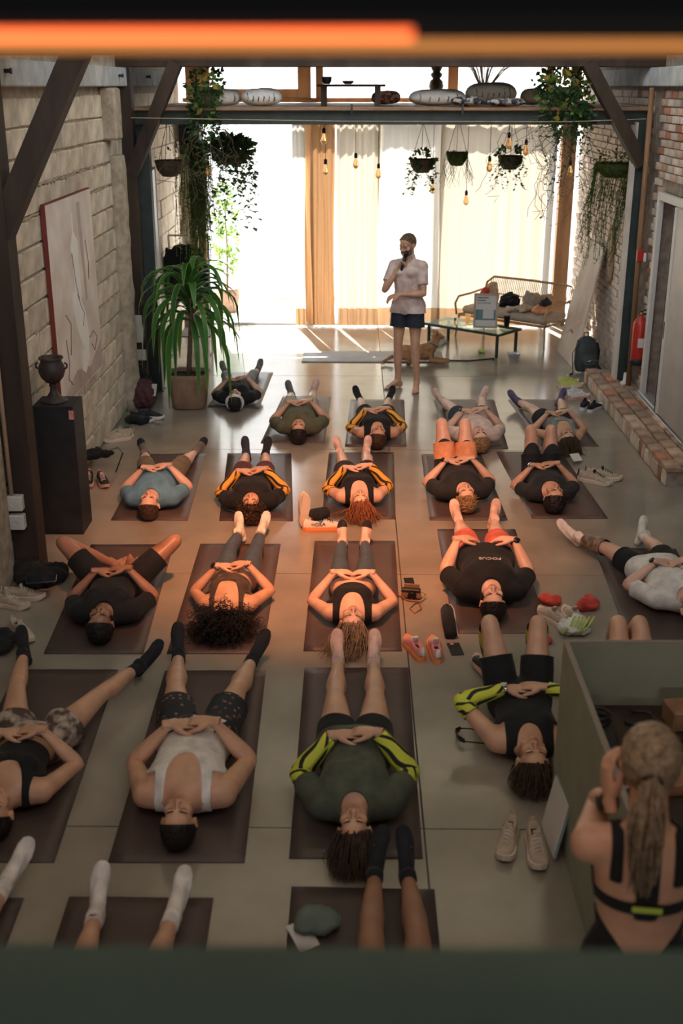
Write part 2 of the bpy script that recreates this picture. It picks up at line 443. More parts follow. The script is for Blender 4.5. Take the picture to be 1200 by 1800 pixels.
# ---- trusses: posts, tie beams, braces
def truss(Y, xl, xr, right=True, tag_=''):
    m = MB(); m.box((xl - .6, Y - .09, 3.455), (xr + .6, Y + .09, 3.75), bev=.008); m.build('tie_beam', 'wood_dark', kind='structure', label='dark timber tie beam %s' % tag_)
truss(7.57, -2.4, 3.1, tag_='over the middle of the hall'); truss(12.55, -2.4, 3.1, tag_='over the edge of the loft')
def timber(name, p, q, w, h, label, mat='wood_dark', up=(0, 1, 0)):
    m = MB(); m.beam(p, q, w, h, up); return m.build(name, mat, label=label, cat='timber post' if 'post' in name else 'timber brace', kind='structure')
timber('post', (-2.33, 7.57, 0), (-2.33, 7.57, 3.46), .17, .2, 'dark timber post beside the black pedestal')
timber('brace', (-2.36, 7.57, 2.28), (-1.71, 7.57, 3.5), .15, .17, 'dark diagonal timber brace above the black pedestal')
timber('post', (-2.38, 12.5, 0), (-2.38, 12.5, 3.46), .14, .17, 'dark timber post behind the potted dracaena')
timber('brace', (-2.36, 12.5, 2.40), (-1.84, 12.5, 3.5), .13, .19, 'dark diagonal timber brace over the hanging bowl at the block wall')
timber('brace', (3.0, 12.5, 2.50), (2.36, 12.5, 3.5), .13, .19, 'dark diagonal timber brace over the hanging bowl at the brick wall')
for x, y, z0, lb in ((-2.26, 12.72, 0, 'black steel column by the potted dracaena'), (3.015, 12.62, .17, 'black steel column by the fire extinguisher')):
    m = MB(); m.box((x - .065, y - .065, z0), (x + .065, y + .065, 2.92)); m.box((x - .075, y - .09, z0), (x + .075, y + .09, z0 + .012)); m.build('steel_column', 'steel_green', kind='structure', label=lb, cat='column')
m = MB(); m.box((2.92, 12.54, .17), (2.947, 12.72, 2.92)); m.build('column_edge_board', 'plaster_light', kind='structure', label='pale board along the edge of the black column by the extinguisher')
# pilaster with a ragged top on the block wall
m = MB(); pts = [(XL + .02, 11.95, z) for z in np.linspace(0, 2.62, 20)]; m.tube(pts, [.17 + rnd.uniform(-.012, .012) for _ in pts], 10, flat=[.10 + rnd.uniform(-.01, .01) for _ in pts], upv=(1, 0, 0))
m.build('pilaster', 'mortar', kind='structure', smooth=True, label='rough rendered pilaster on the block wall')
m = MB(); m.box((XL - .02, 11.55, 2.78), (XL + .14, 11.83, 3.26), bev=.02); bl_ = m.build('corbel_block', 'mortar', kind='structure', label='rough corbel block under the ring beam')
# near concrete pier at the picture's left edge
m = MB(); m.box((XL - .05, 6.6, 0), (XL + .045, 7.38, 3.27), bev=.015); m.build('pier', 'mortar', kind='structure', label='rendered pier before the dark timber post')

# ---- dark roof boarding; unseen sawtooth openings facing away from the garden, added for fill
pm('fill_hood_cream', (.80, .73, .57), rough=.9)  # cream tint warms the daylight bounced in by the added hoods
FILL_BAYS = ((1.9, 3.3), (4.9, 6.3), (8.0, 9.4), (10.6, 12.0))
m = MB(); y = -5.2
for y0, y1 in FILL_BAYS: m.box((-2.9, y, 4.0), (3.6, y0, 4.1)); y = y1
m.box((-2.9, y, 4.0), (3.6, 16.9, 4.1)); m.box((-2.9, 1.9, 4.0), (-2.0, 12.0, 4.1)); m.box((2.7, 1.9, 4.0), (3.6, 12.0, 4.1))
m.build('ceiling', 'roof_dark', kind='structure', label='dark roof boarding')
for y0, y1 in FILL_BAYS:
    m = MB(); m.quad((-2.1, y1, 4.05), (2.8, y1, 4.05), (2.8, y0, 5.05), (-2.1, y0, 5.05)); m.quad((-2.1, y1 + .05, 4.1), (-2.1, y0, 5.11), (2.8, y0, 5.11), (2.8, y1 + .05, 4.1))
    for x in (-2.05, 2.75): m.add([(x, y0, 4.05), (x, y1, 4.05), (x, y0, 5.05)], [(0, 1, 2)])
    m.build('fill_light_hood', 'fill_hood_cream', kind='structure', label='cream hood of an unseen roof opening added for fill daylight')
    portal((.35, y0, 4.56), (PI / 2, 0, 0), 4.8, .96)
# ---- wall behind the gallery, with an unseen window added as fill from behind
m = MB(); m.box((-2.9, -5.2, -.1), (-2.0, -5.0, 4.1)); m.box((2.4, -5.2, -.1), (3.6, -5.0, 4.1)); m.box((-2.0, -5.2, -.1), (2.4, -5.0, 1.0)); m.box((-2.0, -5.2, 3.8), (2.4, -5.0, 4.1))
m.build('wall_back', 'render_grey', kind='structure', label='rendered wall behind the gallery with a wide opening added for fill daylight')
# ---- gallery: slab and solid parapet
m = MB(); m.box((-2.6, -5.0, 1.62), (3.2, .95, 1.80)); m.build('gallery_floor', 'roof_dark', kind='structure', label='gallery floor slab')
pz = AY(600, 1658, .97)[2]
m = MB(); m.box((-2.45, .74, 1.62), (3.1, .97, pz), bev=.006); m.build('parapet', 'rail_green', kind='structure', label='dark green painted parapet of the gallery')

# ---- loft platform over the garden end
m = MB(); m.box((-2.36, 12.64, 3.0), (3.1, 16.55, 3.035)); PLAT = m.build('loft_floor', 'wood_dark', kind='structure', label='boarded loft floor over the garden end')
for k in range(26):
    y = 12.60 + k * .152; m = MB(); m.box((-2.37, y + .003, 3.036), (3.09, y + .149, 3.062 + rnd.uniform(0, .003))); m.build('floorboard', 'wood_pale' if k % 3 else 'wood_warm', PLAT)
m = MB(); m.box((-2.36, 12.58, 2.895), (3.08, 12.70, 2.905)); m.box((-2.36, 12.58, 3.022), (3.08, 12.70, 3.034)); m.box((-2.36, 12.632, 2.905), (3.08, 12.644, 3.022)); m.build('loft_beam', 'steel_green', kind='structure', label='green steel beam carrying the loft edge')
m = MB(); m.box((-2.5, 12.55, 3.036), (3.09, 12.6, 3.052)); m.build('edge_board', 'wood_warm', PLAT)
for x in (-.05, 1.1, 2.0): m = MB(); m.box((x, 12.53, 3.0), (x + .02, 12.56, 3.1)); m.build('edge_clip', 'steel_dark', PLAT)
m = MB(); m.tube([AY(230, 207, 12.3), AY(600, 213, 12.4), AY(1000, 214, 12.4), AY(1135, 209, 12.42)], .004, 5); m.build('wire', 'wood_pale', label='thin taut wire strung before the loft beam', cat='wire')

# ---- garden front: timber frame, sliding glazing, clerestory
GF = thing('window_1', 'tall timber framed garden front with open sliding leaf', 'window', (0, YB, 0)); del GF['category']; GF['kind'] = 'structure'
def gpart(name, a, b, mat='wood_warm', bev=.004): m = MB(); m.box(a, b, bev=bev); return m.build(name, mat, GF)
gpart('frame_jamb', (-2.24, -.02, 0), (-2.13, .12, 2.95)); gpart('frame_jamb', (2.86, -.04, 0), (3.06, .14, 2.95)); gpart('frame_jamb', (2.70, .02, 0), (2.80, .12, 2.95), 'alu_grey')
gpart('frame_mullion', (-.76, .02, 0), (-.66, .12, 2.95)); gpart('frame_mullion', (1.05, .04, 0), (1.13, .14, 2.95))
gpart('frame_head', (-2.3, -.02, 2.86), (3.06, .14, 3.0)); gpart('sill_rail', (-2.24, -.06, 0), (3.0, .16, .035), 'alu_grey')
for x0, x1 in ((-.66, 1.05), (1.13, 2.70)): gpart('glass_pane', (x0, .08, .05), (x1, .088, 2.86), 'pane', 0)
CL = thing('window_2', 'clerestory window above the loft', 'window', (0, 16.8, 0)); del CL['category']; CL['kind'] = 'structure'
def cpart(name, a, b, mat='wood_warm', bev=.004): m = MB(); m.box(a, b, bev=bev); return m.build(name, mat, CL)
cpart('frame_rail', (-2.4, -.06, 3.05), (3.1, .06, 3.12)); cpart('frame_head', (-2.4, -.06, 3.78), (3.1, .06, 4.0))
for x0, x1 in ((-2.35, -2.02), (-.80, -.62), (-.55, -.45), (1.27, 1.41), (2.62, 2.72), (2.95, 3.1)): cpart('frame_mullion', (x0, -.06, 3.1), (x1, .06, 3.8))
cpart('casement_rail', (-2.02, -.05, 3.12), (-.80, .05, 3.235))
for x0, x1 in ((-2.02, -.80), (-.45, 1.27), (1.41, 2.62)): cpart('glass_pane', (x0, -.004, 3.12), (x1, .004, 3.78), 'pane', 0)
# return walls of the garden end
m = MB(); m.box((XL - .05, 16.45, 0), (-2.24, 16.75, 3.0)); m.build('wall_garden', 'mortar', kind='structure', label='narrow rendered pier beside the garden opening')
# outside: pavement, low step, white house wall across
m = MB(); m.box((-9, 16.72, -.1), (10, 26, -.005)); m.build('ground_outside', 'street_pave', kind='structure', label='sunlit pavement outside')
m = MB(); m.box((-9, 21.5, -.1), (10, 22, 4.6)); m.build('wall_across', 'street_white', kind='structure', label='white sunlit wall across the street')
m = MB(); m.box((-2.1, 18.6, -.1), (-.2, 19.0, .42), bev=.02); m.box((-2.1, 19.0, -.1), (-.2, 19.3, .62), bev=.02); m.build('outdoor_step', 'street_pave', kind='structure', label='pale steps outside the opening', smooth=False)

# ---- brick ledge along the right wall
LG = MB(); LG.box((2.72, 9.4, -.02), (3.14, 13.2, .14)); LEDGE = LG.build('brick_ledge', 'mortar_dark', kind='structure', label='low brick ledge along the right wall')
hm = []
for k in range(8):
    r = random.Random(90 + k); m = MB(); m.box((-.016 - r.uniform(0, .012), .005, .004), (.05, .116 - r.uniform(0, .012), .148 - r.uniform(0, .02)), bev=.007); me = m.mesh('ledge_brick'); me.materials.append(MATS[('brick_b', 'brick_b', 'brick_red', 'brick_b', 'brick_a', 'brick_b', 'brick_b', 'brick_a')[k]]); hm.append(me)
y = 9.42
while y < 13.05: obj('ledge_brick', rnd.choice(hm), None, LEDGE, loc=(2.72, y, 0)); y += .12
tm = []
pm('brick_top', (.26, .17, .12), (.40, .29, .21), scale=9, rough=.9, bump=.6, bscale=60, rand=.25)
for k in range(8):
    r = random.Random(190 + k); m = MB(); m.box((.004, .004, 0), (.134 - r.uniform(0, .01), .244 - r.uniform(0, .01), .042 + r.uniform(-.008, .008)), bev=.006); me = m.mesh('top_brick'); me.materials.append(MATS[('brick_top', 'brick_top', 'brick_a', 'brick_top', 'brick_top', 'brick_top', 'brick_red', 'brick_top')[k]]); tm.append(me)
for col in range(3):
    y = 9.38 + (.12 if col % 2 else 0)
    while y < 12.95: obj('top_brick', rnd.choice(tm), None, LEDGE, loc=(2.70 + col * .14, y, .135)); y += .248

# ---- sliding door in the right wall
D = thing('door_1', 'sliding door with pale frame in the brick wall', 'door', (XR, 0, 0)); del D['category']; D['kind'] = 'structure'
def dpart(name, a, b, mat, bev=.004): m = MB(); m.box(a, b, bev=bev); return m.build(name, mat, D)
dpart('door_frame', (-.04, 11.94, .17), (.012, 12.03, 2.27), 'white_frame'); dpart('door_frame', (-.04, 9.85, 2.19), (.012, 11.94, 2.27), 'white_frame')
dpart('door_track', (-.10, 9.3, .165), (.06, 12.02, .185), 'alu_grey'); dpart('door_track', (-.06, 9.3, .185), (-.03, 12.02, .20), 'alu_grey')
dp = dpart('door_leaf', (-.085, 9.9, .20), (-.04, 11.05, 2.2), 'door_panel'); dpart('leaf_stile', (-.095, 11.05, .20), (-.035, 11.13, 2.2), 'white_frame'); dpart('leaf_stile', (-.10, 11.13, .2), (-.03, 11.15, 2.2), 'steel_dark')
dpart('door_pull', (-.10, 11.08, .95), (-.09, 11.10, 1.12), 'steel_dark')
m = MB(); m.box((XR + .5, 9.6, 0), (XR + .6, 12.4, 2.6)); m.build('wall_niche', 'brick_red', kind='structure', label='dim brick wall behind the sliding door')
nb_ = bpy.data.objects['wall_niche']
for row in range(24):
    for c_ in range(5): obj('brick', rnd.choice(bmes), None, nb_, loc=(XR + .48, 10.95 + c_ * .245 + (.12 if row % 2 else 0), .17 + row * .082))
D2 = thing('door_2', 'glazed door with dark frame at the end of the brick ledge', 'door', (2.93, 9.32, 0)); del D2['category']; D2['kind'] = 'structure'
for a, b, nm, mt in (((0, -.03, 0), (.06, .03, 2.1), 'door_frame', 'steel_green'), ((.03, -1.0, 0), (.08, 0, .06), 'door_frame', 'steel_green'), ((.03, -1.0, 2.04), (.08, 0, 2.1), 'door_frame', 'steel_green'), ((.03, -1.06, 0), (.08, -1.0, 2.1), 'door_frame', 'steel_green'), ((.05, -1.0, .06), (.058, -.03, 2.04), 'glass_pane', 'pane')):
    m = MB(); m.box(a, b); m.build(nm, mt, D2)
# pipes and wires on walls
m = MB(); m.tube([(3.03, 12.33, .17), (3.0, 12.33, 3.26)], .028, 10); m.build('conduit_pipe', 'wood_warm', label='brown conduit pipe rising behind the fire extinguisher', cat='pipe', smooth=True)
m = MB(); m.tube([(-2.38, 7.42, .62), (-2.38, 7.42, 1.9), (-2.385, 7.42, 2.6)], .016, 8); o = m.build('conduit_pipe', 'wood_pale', label='thin pale conduit running down to the socket box', cat='pipe', smooth=True)
s_o = thing('socket_box', 'grey double socket box on the dark timber post', 'socket', (-2.36, 7.44, 0))
for z in (.36, .50): m = MB(); m.box((-.055, -.05, z), (.055, 0.02, z + .11), bev=.008); pl = m.build('socket', 'white_frame', s_o); m = MB(); m.lathe([(.0, 0), (.026, 0), (.026, .006), (.022, .006), (.02, -.008), (0, -.008)], 14, (0, -.052, z + .055), rotx(PI / 2)); m.build('socket_ring', 'plaster_light', pl)

# ---- infrared heater bar hung close to the gallery, glowing orange
hb_z = AY(600, 96, 1.0)[2]
m = MB(); m.box((-1.6, 1.0, hb_z + .004), (1.8, 1.25, 3.9)); m.build('gallery_beam', 'beam_black', kind='structure', label='dark beam over the gallery edge')
HT = thing('heater_bar', 'glowing orange heater bar fixed to the dark beam over the gallery', 'heater', (0, .985, 0))
pm('glow_hot', (1, .3, .1), emit=(1.0, .13, .03), estr=1.6); pm('glow_amber', (.6, .25, .05), emit=(1.0, .30, .05), estr=.36); pm('heater_steel', (.008, .007, .006), rough=.7, spec=.1)
z1, z2 = AY(600, 80, .985)[2], AY(600, 53, .985)[2]
xh = AY(725, 60, .985)[0]
m = MB(); m.tube([(-1.4, 0, (z1 * .35 + z2 * .65)), (xh, 0, (z1 * .35 + z2 * .65))], .0058, 10); m.build('glow_tube', 'glow_hot', HT, True)
za, zb = AY(600, 90, .985)[2], AY(600, 71, .985)[2]
m = MB(); m.box((-1.4, -.004, za), (1.4, .004, zb)); m.build('reflector', 'glow_amber', HT)
m = MB(); m.box((-1.45, .004, za - .001), (1.45, .014, z2 + .012)); m.build('housing', 'heater_steel', HT)
# light of the heater bar falling into the hall
hl = bpy.data.lights.new('heater_bar_light', 'AREA'); hl.shape = 'RECTANGLE'; hl.size = 2.6; hl.size_y = .05; hl.energy = 11; hl.color = (1.0, .40, .13)
hlo = bpy.data.objects.new('heater_bar_light', hl); COL.objects.link(hlo); hlo.location = (-.1, 1.32, 3.42); hlo.rotation_euler = (Vector((0, 7.0, .1)) - Vector((-.1, 1.32, 3.42))).to_track_quat('-Z', 'Y').to_euler()
# its beam on the floor
hs_ = bpy.data.lights.new('heater_glow', 'SPOT'); hs_.energy = 1250; hs_.color = (1.0, .31, .09); hs_.spot_size = math.radians(58); hs_.spot_blend = 1.0; hs_.shadow_soft_size = .12
ho = bpy.data.objects.new('heater_glow', hs_); COL.objects.link(ho); ho.location = (-.2, 5.7, 3.9)
ho.rotation_euler = (Vector((-.28, 8.05, 0.1)) - Vector((-.2, 5.7, 3.9))).to_track_quat('-Z', 'Y').to_euler()

# ---- curtains
def curtain(name, x0, x1, y, mat, label, folds, amp, z0=.03, z1=2.93, seed=0):
    r = np.random.RandomState(seed); nx = max(40, int((x1 - x0) * 90)); nz = 14
    X = np.linspace(0, 1, nx); Z = np.linspace(0, 1, nz)
    ph = np.cumsum(r.uniform(.5, 1.5, nx)); ph = ph / ph[-1] * folds * 2 * PI
    off = amp * (np.sin(ph) + .35 * np.sin(ph * 2.3 + 1)) ; V = []
    for z in Z:
        for i, x in enumerate(X):
            V.append((x0 + (x1 - x0) * x + .012 * math.sin(6 * z + x * 9), y + off[i] * (.75 + .25 * math.cos(z * 2.5 + i * .05)) + .012 * math.sin(z * 5 + x * 12), z0 + (z1 - z0) * z))
    F = [(j * nx + i, j * nx + i + 1, (j + 1) * nx + i + 1, (j + 1) * nx + i) for j in range(nz - 1) for i in range(nx - 1)]
    m = MB(); m.add(V, F); o = m.build(name, mat, None, True, label=label, cat='curtain', group='curtains of the garden front')
    return o
curtain('curtain', -.86, -.70, 16.36, 'curtain_white', 'narrow white curtain edge beside the open garden door', 2, .02, seed=2)
curtain('curtain', -.69, -.29, 16.42, 'curtain_tan', 'tan brown curtain gathered beside the open garden door', 4, .035, seed=1)
curtain('curtain', -.25, .33, 16.38, 'curtain_cream', 'cream curtain in deep folds next to the tan curtain', 6, .035, seed=3)
curtain('curtain', .30, 1.22, 16.44, 'curtain_white', 'pale curtain behind the standing man', 6, .022, seed=4)
curtain('curtain', 1.18, 2.66, 16.40, 'curtain_cream', 'wide cream curtain behind the rattan sofa', 7, .016, seed=5)
m = MB(); m.tube([(-2.1, 16.42, 2.95), (2.8, 16.42, 2.95)], .012, 8); m.build('curtain_rail', 'steel_dark', label='thin curtain rail under the loft', cat='rail', smooth=True)
# ================================================================== PEOPLE
TMP = bpy.data.scenes.new('workbench')
def tri_arrays(m):
    m.calc_loop_triangles()
    V = np.empty(len(m.vertices) * 3, np.float32); m.vertices.foreach_get('co', V)
    T = np.empty(len(m.loop_triangles) * 3, np.int32); m.loop_triangles.foreach_get('vertices', T)
    return V.reshape(-1, 3).astype(float), T.reshape(-1, 3)
def remesh(mb, voxel, it=2, lam=0.5):
    """one closed skin over all shapes in mb"""
    o = bpy.data.objects.new('clay', mb.mesh('clay')); TMP.collection.objects.link(o)
    r = o.modifiers.new('r', 'REMESH'); r.mode = 'VOXEL'; r.voxel_size = voxel
    vl = TMP.view_layers[0]; vl.update()
    ev = o.evaluated_get(vl.depsgraph); m = ev.to_mesh()
    V, T = tri_arrays(m)
    ev.to_mesh_clear()
    me = o.data; bpy.data.objects.remove(o); bpy.data.meshes.remove(me)
    return smooth(V, T, it, lam), T
def edges_of(T):
    E = np.concatenate([T[:, [0, 1]], T[:, [1, 2]], T[:, [2, 0]]]); E.sort(1)
    return E
def smooth(V, T, it, lam=0.5, pin=None):
    E = np.unique(edges_of(T), axis=0); n = len(V)
    deg = np.bincount(E.ravel(), minlength=n).astype(float); deg[deg == 0] = 1
    V = V.copy()
    for _ in range(it):
        A = np.stack([np.bincount(E[:, 0], V[E[:, 1], k], n) + np.bincount(E[:, 1], V[E[:, 0], k], n) for k in range(3)], 1) / deg[:, None]
        N_ = V + lam * (A - V)
        if pin is not None: N_[pin] = V[pin]
        V = N_
    return V
def normals(V, T):
    fn = np.cross(V[T[:, 1]] - V[T[:, 0]], V[T[:, 2]] - V[T[:, 0]]); n = len(V)
    N = np.stack([sum(np.bincount(T[:, j], fn[:, k], n) for j in range(3)) for k in range(3)], 1)
    return N / np.maximum(1e-12, np.linalg.norm(N, axis=1))[:, None]
def clip(V, T, f, extra):
    """the part of a surface where f > 0, cut cleanly along f = 0; extra = per-vertex arrays to carry along"""
    n = len(V); f = np.where(np.abs(f) < 1e-7, 1e-7, f)
    E3 = np.stack([T[:, [0, 1]], T[:, [1, 2]], T[:, [2, 0]]], 1); S3 = np.sort(E3, 2)
    key = S3[..., 0].astype(np.int64) * n + S3[..., 1]
    uk, inv = np.unique(key.ravel(), return_inverse=True); inv = inv.reshape(-1, 3)
    a, b = (uk // n).astype(int), (uk % n).astype(int)
    cr = f[a] * f[b] < 0
    idx = np.full(len(uk), -1); idx[cr] = n + np.arange(cr.sum())
    w = f[a[cr]] / (f[a[cr]] - f[b[cr]])
    def lerp(X): return np.concatenate([X, X[a[cr]] + (X[b[cr]] - X[a[cr]]) * (w if X.ndim == 1 else w[:, None])])
    V2 = lerp(V); ex = [lerp(x) for x in extra]
    pos = f[T] > 0; cnt = pos.sum(1)
    out = [T[cnt == 3]]
    for k in range(3):
        q = [k, (k + 1) % 3, (k + 2) % 3]
        s = (cnt == 1) & pos[:, k]; t = T[s][:, q]; e = idx[inv[s]][:, q]
        out.append(np.stack([t[:, 0], e[:, 0], e[:, 2]], 1))
        s = (cnt == 2) & ~pos[:, k]; t = T[s][:, q]; e = idx[inv[s]][:, q]
        out.append(np.stack([e[:, 0], t[:, 1], t[:, 2]], 1)); out.append(np.stack([e[:, 0], t[:, 2], e[:, 2]], 1))
    T2 = np.concatenate(out)
    used, back = np.unique(T2.ravel(), return_inverse=True)
    return V2[used], back.reshape(-1, 3), [x[used] for x in ex]
def shell(V, T, N, t, it=3, floor=None, wrinkle=0.0, seed=0, minfrac=0.7):
    """cloth of thickness t over a piece of skin, with a hem turned back to the skin"""
    t = np.full(len(V), t) if np.isscalar(t) else t
    rs = np.random.RandomState(seed)
    if wrinkle:
        w = np.zeros(len(V))
        for k in range(5):
            d = rs.normal(size=3) * (18 + 14 * k); w += np.sin(V @ d + rs.rand() * 6 + 1.5 * np.sin(V @ (rs.normal(size=3) * 12))) / (1 + 0.5 * k)
        t = t + wrinkle * w * 0.4
    E = edges_of(T); ue, c = np.unique(E, axis=0, return_counts=True)
    be = np.concatenate([T[:, [0, 1]], T[:, [1, 2]], T[:, [2, 0]]]); bs = np.sort(be, 1)
    k1 = ue[:, 0].astype(np.int64) * len(V) + ue[:, 1]; bk = set(k1[c == 1].tolist())
    kk = bs[:, 0].astype(np.int64) * len(V) + bs[:, 1]
    B = be[np.isin(kk, np.array(list(bk), dtype=np.int64))]
    pin = np.unique(B)
    O = V + N * t[:, None]
    if it:
        O2 = smooth(O, T, it, 0.5, pin)
        d = ((O2 - V) * N).sum(1); lack = np.maximum(0, t * minfrac - d); O = O2 + N * lack[:, None]
    if floor is not None: O[:, 2] = np.maximum(O[:, 2], floor)
    m = {v: len(V) + i for i, v in enumerate(pin)}
    R = V[pin] - N[pin] * 0.002
    Q = np.array([(b, a, m[a], m[b]) for a, b in B]) if len(B) else None
    return np.concatenate([O, R]), T, Q

# ---- canonical head, hands, feet (built once) ----
def _head():
    b = MB()
    b.ell((0, -.014, .03), (.075, .097, .088), 24, 16).ell((0, .03, .045), (.064, .058, .06), 20, 12)
    b.ell((0, .028, -.04), (.06, .062, .068), 20, 12).ell((0, .062, -.09), (.03, .024, .024))
    for s in (-1, 1):
        b.ell((s * .043, .055, -.02), (.024, .024, .026)).ell((s * .031, .0735, .004), (.0155, .0125, .0105))
        b.ell((s * .045, .035, -.07), (.02, .03, .022))
        b.ell((s * .077, -.008, -.004), (.008, .019, .031), R=rotz(s * .35)).ell((s * .08, -.012, .006), (.006, .02, .02), R=rotz(s * .5))
        b.ell((s * .012, .1, -.031), (.009, .01, .008))
        b.tube([(s * .012, .084, .02), (s * .03, .083, .025), (s * .05, .07, .019)], [.011, .012, .01], 8)
    b.tube([(0, .082, .02), (0, .095, -.005), (0, .109, -.026), (0, .1, -.034)], [.009, .0095, .012, .009], 10)
    b.ell((0, .09, -.059), (.024, .0105, .006)).ell((0, .0885, -.07), (.02, .011, .0075)).ell((0, .075, -.062), (.034, .022, .03))
    return remesh(b, .005, 2, .35)
def _hand(curl=(.22, .3, .25), spread=.05, thumb=((.02, .026, -.008), (.046, .052, -.014), (.074, .064, -.02), (.095, .068, -.026))):
    b = MB()
    b.tube([(-.045, 0, 0), (-.005, 0, 0), (.02, 0, 0), (.05, -.002, 0), (.085, -.002, -.003), (.096, -.002, -.004)], [.027, .029, .037, .041, .041, .036], 14, flat=[.02, .018, .016, .0155, .0135, .011], upv=(0, 0, 1))
    for i, (y, L, r) in enumerate(((.030, .070, .0088), (.0095, .078, .0092), (-.012, .072, .0088), (-.0325, .056, .0078))):
        p = NP(.086, y, -.002); a = 0.05; pts = [p.copy()]; rr = [r * 1.08]; sp = (1.5 - i) * spread * 0.9
        for k, fr in enumerate((.46, .30, .24)):
            a += curl[k]
            d = NP(math.cos(a) * math.cos(sp), math.cos(a) * math.sin(sp), -math.sin(a))
            p = p + d * L * fr * 1.12; pts.append(p.copy()); rr.append(r * (1.0, .93, .8)[k])
        pts.append(p + d * .004); rr.append(r * .45)
        b.tube(pts, rr, 8)
    b.tube(list(thumb) + [tuple(np.array(thumb[-1]) + (np.array(thumb[-1]) - np.array(thumb[-2])) * .2)], [.017, .0125, .0105, .009, .005], 8)
    b.ell((.028, .02, -.008), (.03, .018, .014))
    return remesh(b, .0041, 1, .35)
def _foot(toes):
    b = MB()
    b.tube([(.004, 0, .06), (0, 0, .02), (0, 0, -.02)], [.034, .036, .04], 12)
    b.ell((-.028, 0, -.052), (.038, .031, .038)).tube([(-.03, 0, -.05), (.05, -.004, -.062), (.13, 0, -.072)], [.03, .034, .042], 12, flat=[.032, .026, .017], upv=(0, 0, 1))
    b.tube([(-.005, 0, -.01), (.05, .004, -.032), (.1, .006, -.055), (.14, .006, -.066)], [.036, .032, .03, .024], 12, flat=[.034, .03, .024, .016], upv=(0, 0, 1))
    if toes:
        for y, x0, L, r in ((.029, .135, .058, .0125), (.009, .138, .052, .0088), (-.008, .134, .046, .0082), (-.023, .127, .04, .0078), (-.036, .118, .033, .0075)):
            b.tube([(x0 - .02, y * .95, -.074), (x0 + L * .5, y, -.073), (x0 + L * .85, y, -.08), (x0 + L, y, -.081)], [r, r * .95, r, r * .5], 8)
    else:
        b.tube([(.12, 0, -.072), (.165, .006, -.074), (.19, .01, -.076), (.2, .012, -.077)], [.042, .038, .028, .012], 12, flat=[.018, .0155, .013, .006], upv=(0, 0, 1))
    return remesh(b, .006, 2, .4)
HEAD = _head(); HAND = _hand(); HAND_GRIP = _hand((1.15, 1.15, .5), 0.0, ((.02, .026, -.008), (.045, .045, -.03), (.06, .04, -.05), (.066, .02, -.06)))
HAND_LOOSE = _hand((.35, .45, .35), .09)
FOOT = _foot(True); SOCK = _foot(False)

def place(VT, o, X, Y, Z, sc=1.0):
    V, T = VT; R = np.stack([X, Y, Z], 1)
    V2 = (V * sc) @ R.T + o
    return V2, (T if np.linalg.det(R) > 0 else T[:, ::-1])
def segd(V, a, b):
    ab = b - a; t = np.clip(((V - a) @ ab) / (ab @ ab), 0, 1)
    return np.linalg.norm(V - (a + t[:, None] * ab), axis=1), t
def ik(a, c, l1, l2, pole):
    d = c - a; L = np.linalg.norm(d); Lm = (l1 + l2) * .995
    if L > Lm: c = a + d / L * Lm; d = c - a; L = Lm
    x = (l1 * l1 - l2 * l2 + L * L) / (2 * L); h = math.sqrt(max(0, l1 * l1 - x * x))
    n = d / L; p = pole - n * (pole @ n); return a + n * x + nrm(p) * h, c

def skin_mat(name, c):
    return pm(name, tuple(x * .88 for x in c), tuple(min(1, x * 1.1) for x in c), scale=9, rough=.40, bump=.08, bscale=90, spec=.5, sss=.08)
skin_mat('skin_fair', (.72, .45, .33)); skin_mat('skin_tan', (.60, .345, .225)); skin_mat('skin_brown', (.34, .175, .11))
pm('lip', (.42, .16, .13), rough=.4)
for nm, c1, c2 in (('hair_black', (.008, .007, .007), (.025, .02, .018)), ('hair_brown', (.03, .017, .009), (.09, .05, .028)), ('hair_blond', (.22, .13, .06), (.42, .28, .14)),
                   ('hair_red', (.16, .05, .02), (.36, .14, .06)), ('hair_ash', (.15, .105, .065), (.38, .29, .19)), ('hair_sandy', (.07, .042, .024), (.20, .13, .075))):
    pm(nm, c1, c2, scale=60, rough=.42, bump=.5, bscale=140, spec=.4)
def cloth(name, c, rough=.85, bump=.25, var=.18, scale=14, bscale=60, sheen=.04):
    return pm(name, tuple(x * (1 - var) for x in c), tuple(min(1, x * (1 + var)) for x in c), scale=scale, rough=rough, bump=bump, bscale=bscale, sheen=sheen)
BLK = (.007, .008, .009)
cloth('cloth_black', BLK); cloth('cloth_charcoal', (.018, .02, .021)); cloth('cloth_navy', (.02, .026, .04)); cloth('cloth_olive', (.10, .105, .06)); cloth('cloth_olive_dark', (.075, .085, .06))
cloth('cloth_blue', (.11, .25, .36)); cloth('cloth_white', (.72, .68, .64)); cloth('cloth_pinkish', (.66, .52, .46)); cloth('cloth_coral', (.62, .13, .09)); cloth('cloth_orange', (.75, .33, .16))
cloth('cloth_khaki', (.17, .135, .085)); cloth('cloth_grey', (.20, .20, .205)); cloth('cloth_legging', (.045, .06, .085), rough=.6); cloth('cloth_brown', (.06, .045, .035)); cloth('cloth_beige', (.45, .38, .30)); cloth('cloth_wine', (.09, .03, .035))
cloth('sock_white', (.74, .69, .64), bscale=120); cloth('sock_pink', (.70, .48, .40), bscale=120); cloth('sock_black', (.012, .013, .016), bscale=120); cloth('sock_grey', (.15, .135, .12), bscale=120); cloth('sock_purple', (.10, .08, .16), bscale=120); cloth('sock_blue', (.03, .035, .06), bscale=120)
stripe_mat('sleeve_amber', (.80, .40, .05), (.012, .012, .012), 1.0, .66)
stripe_mat('sleeve_lime', (.62, .66, .06), (.012, .012, .012), 1.0, .66)
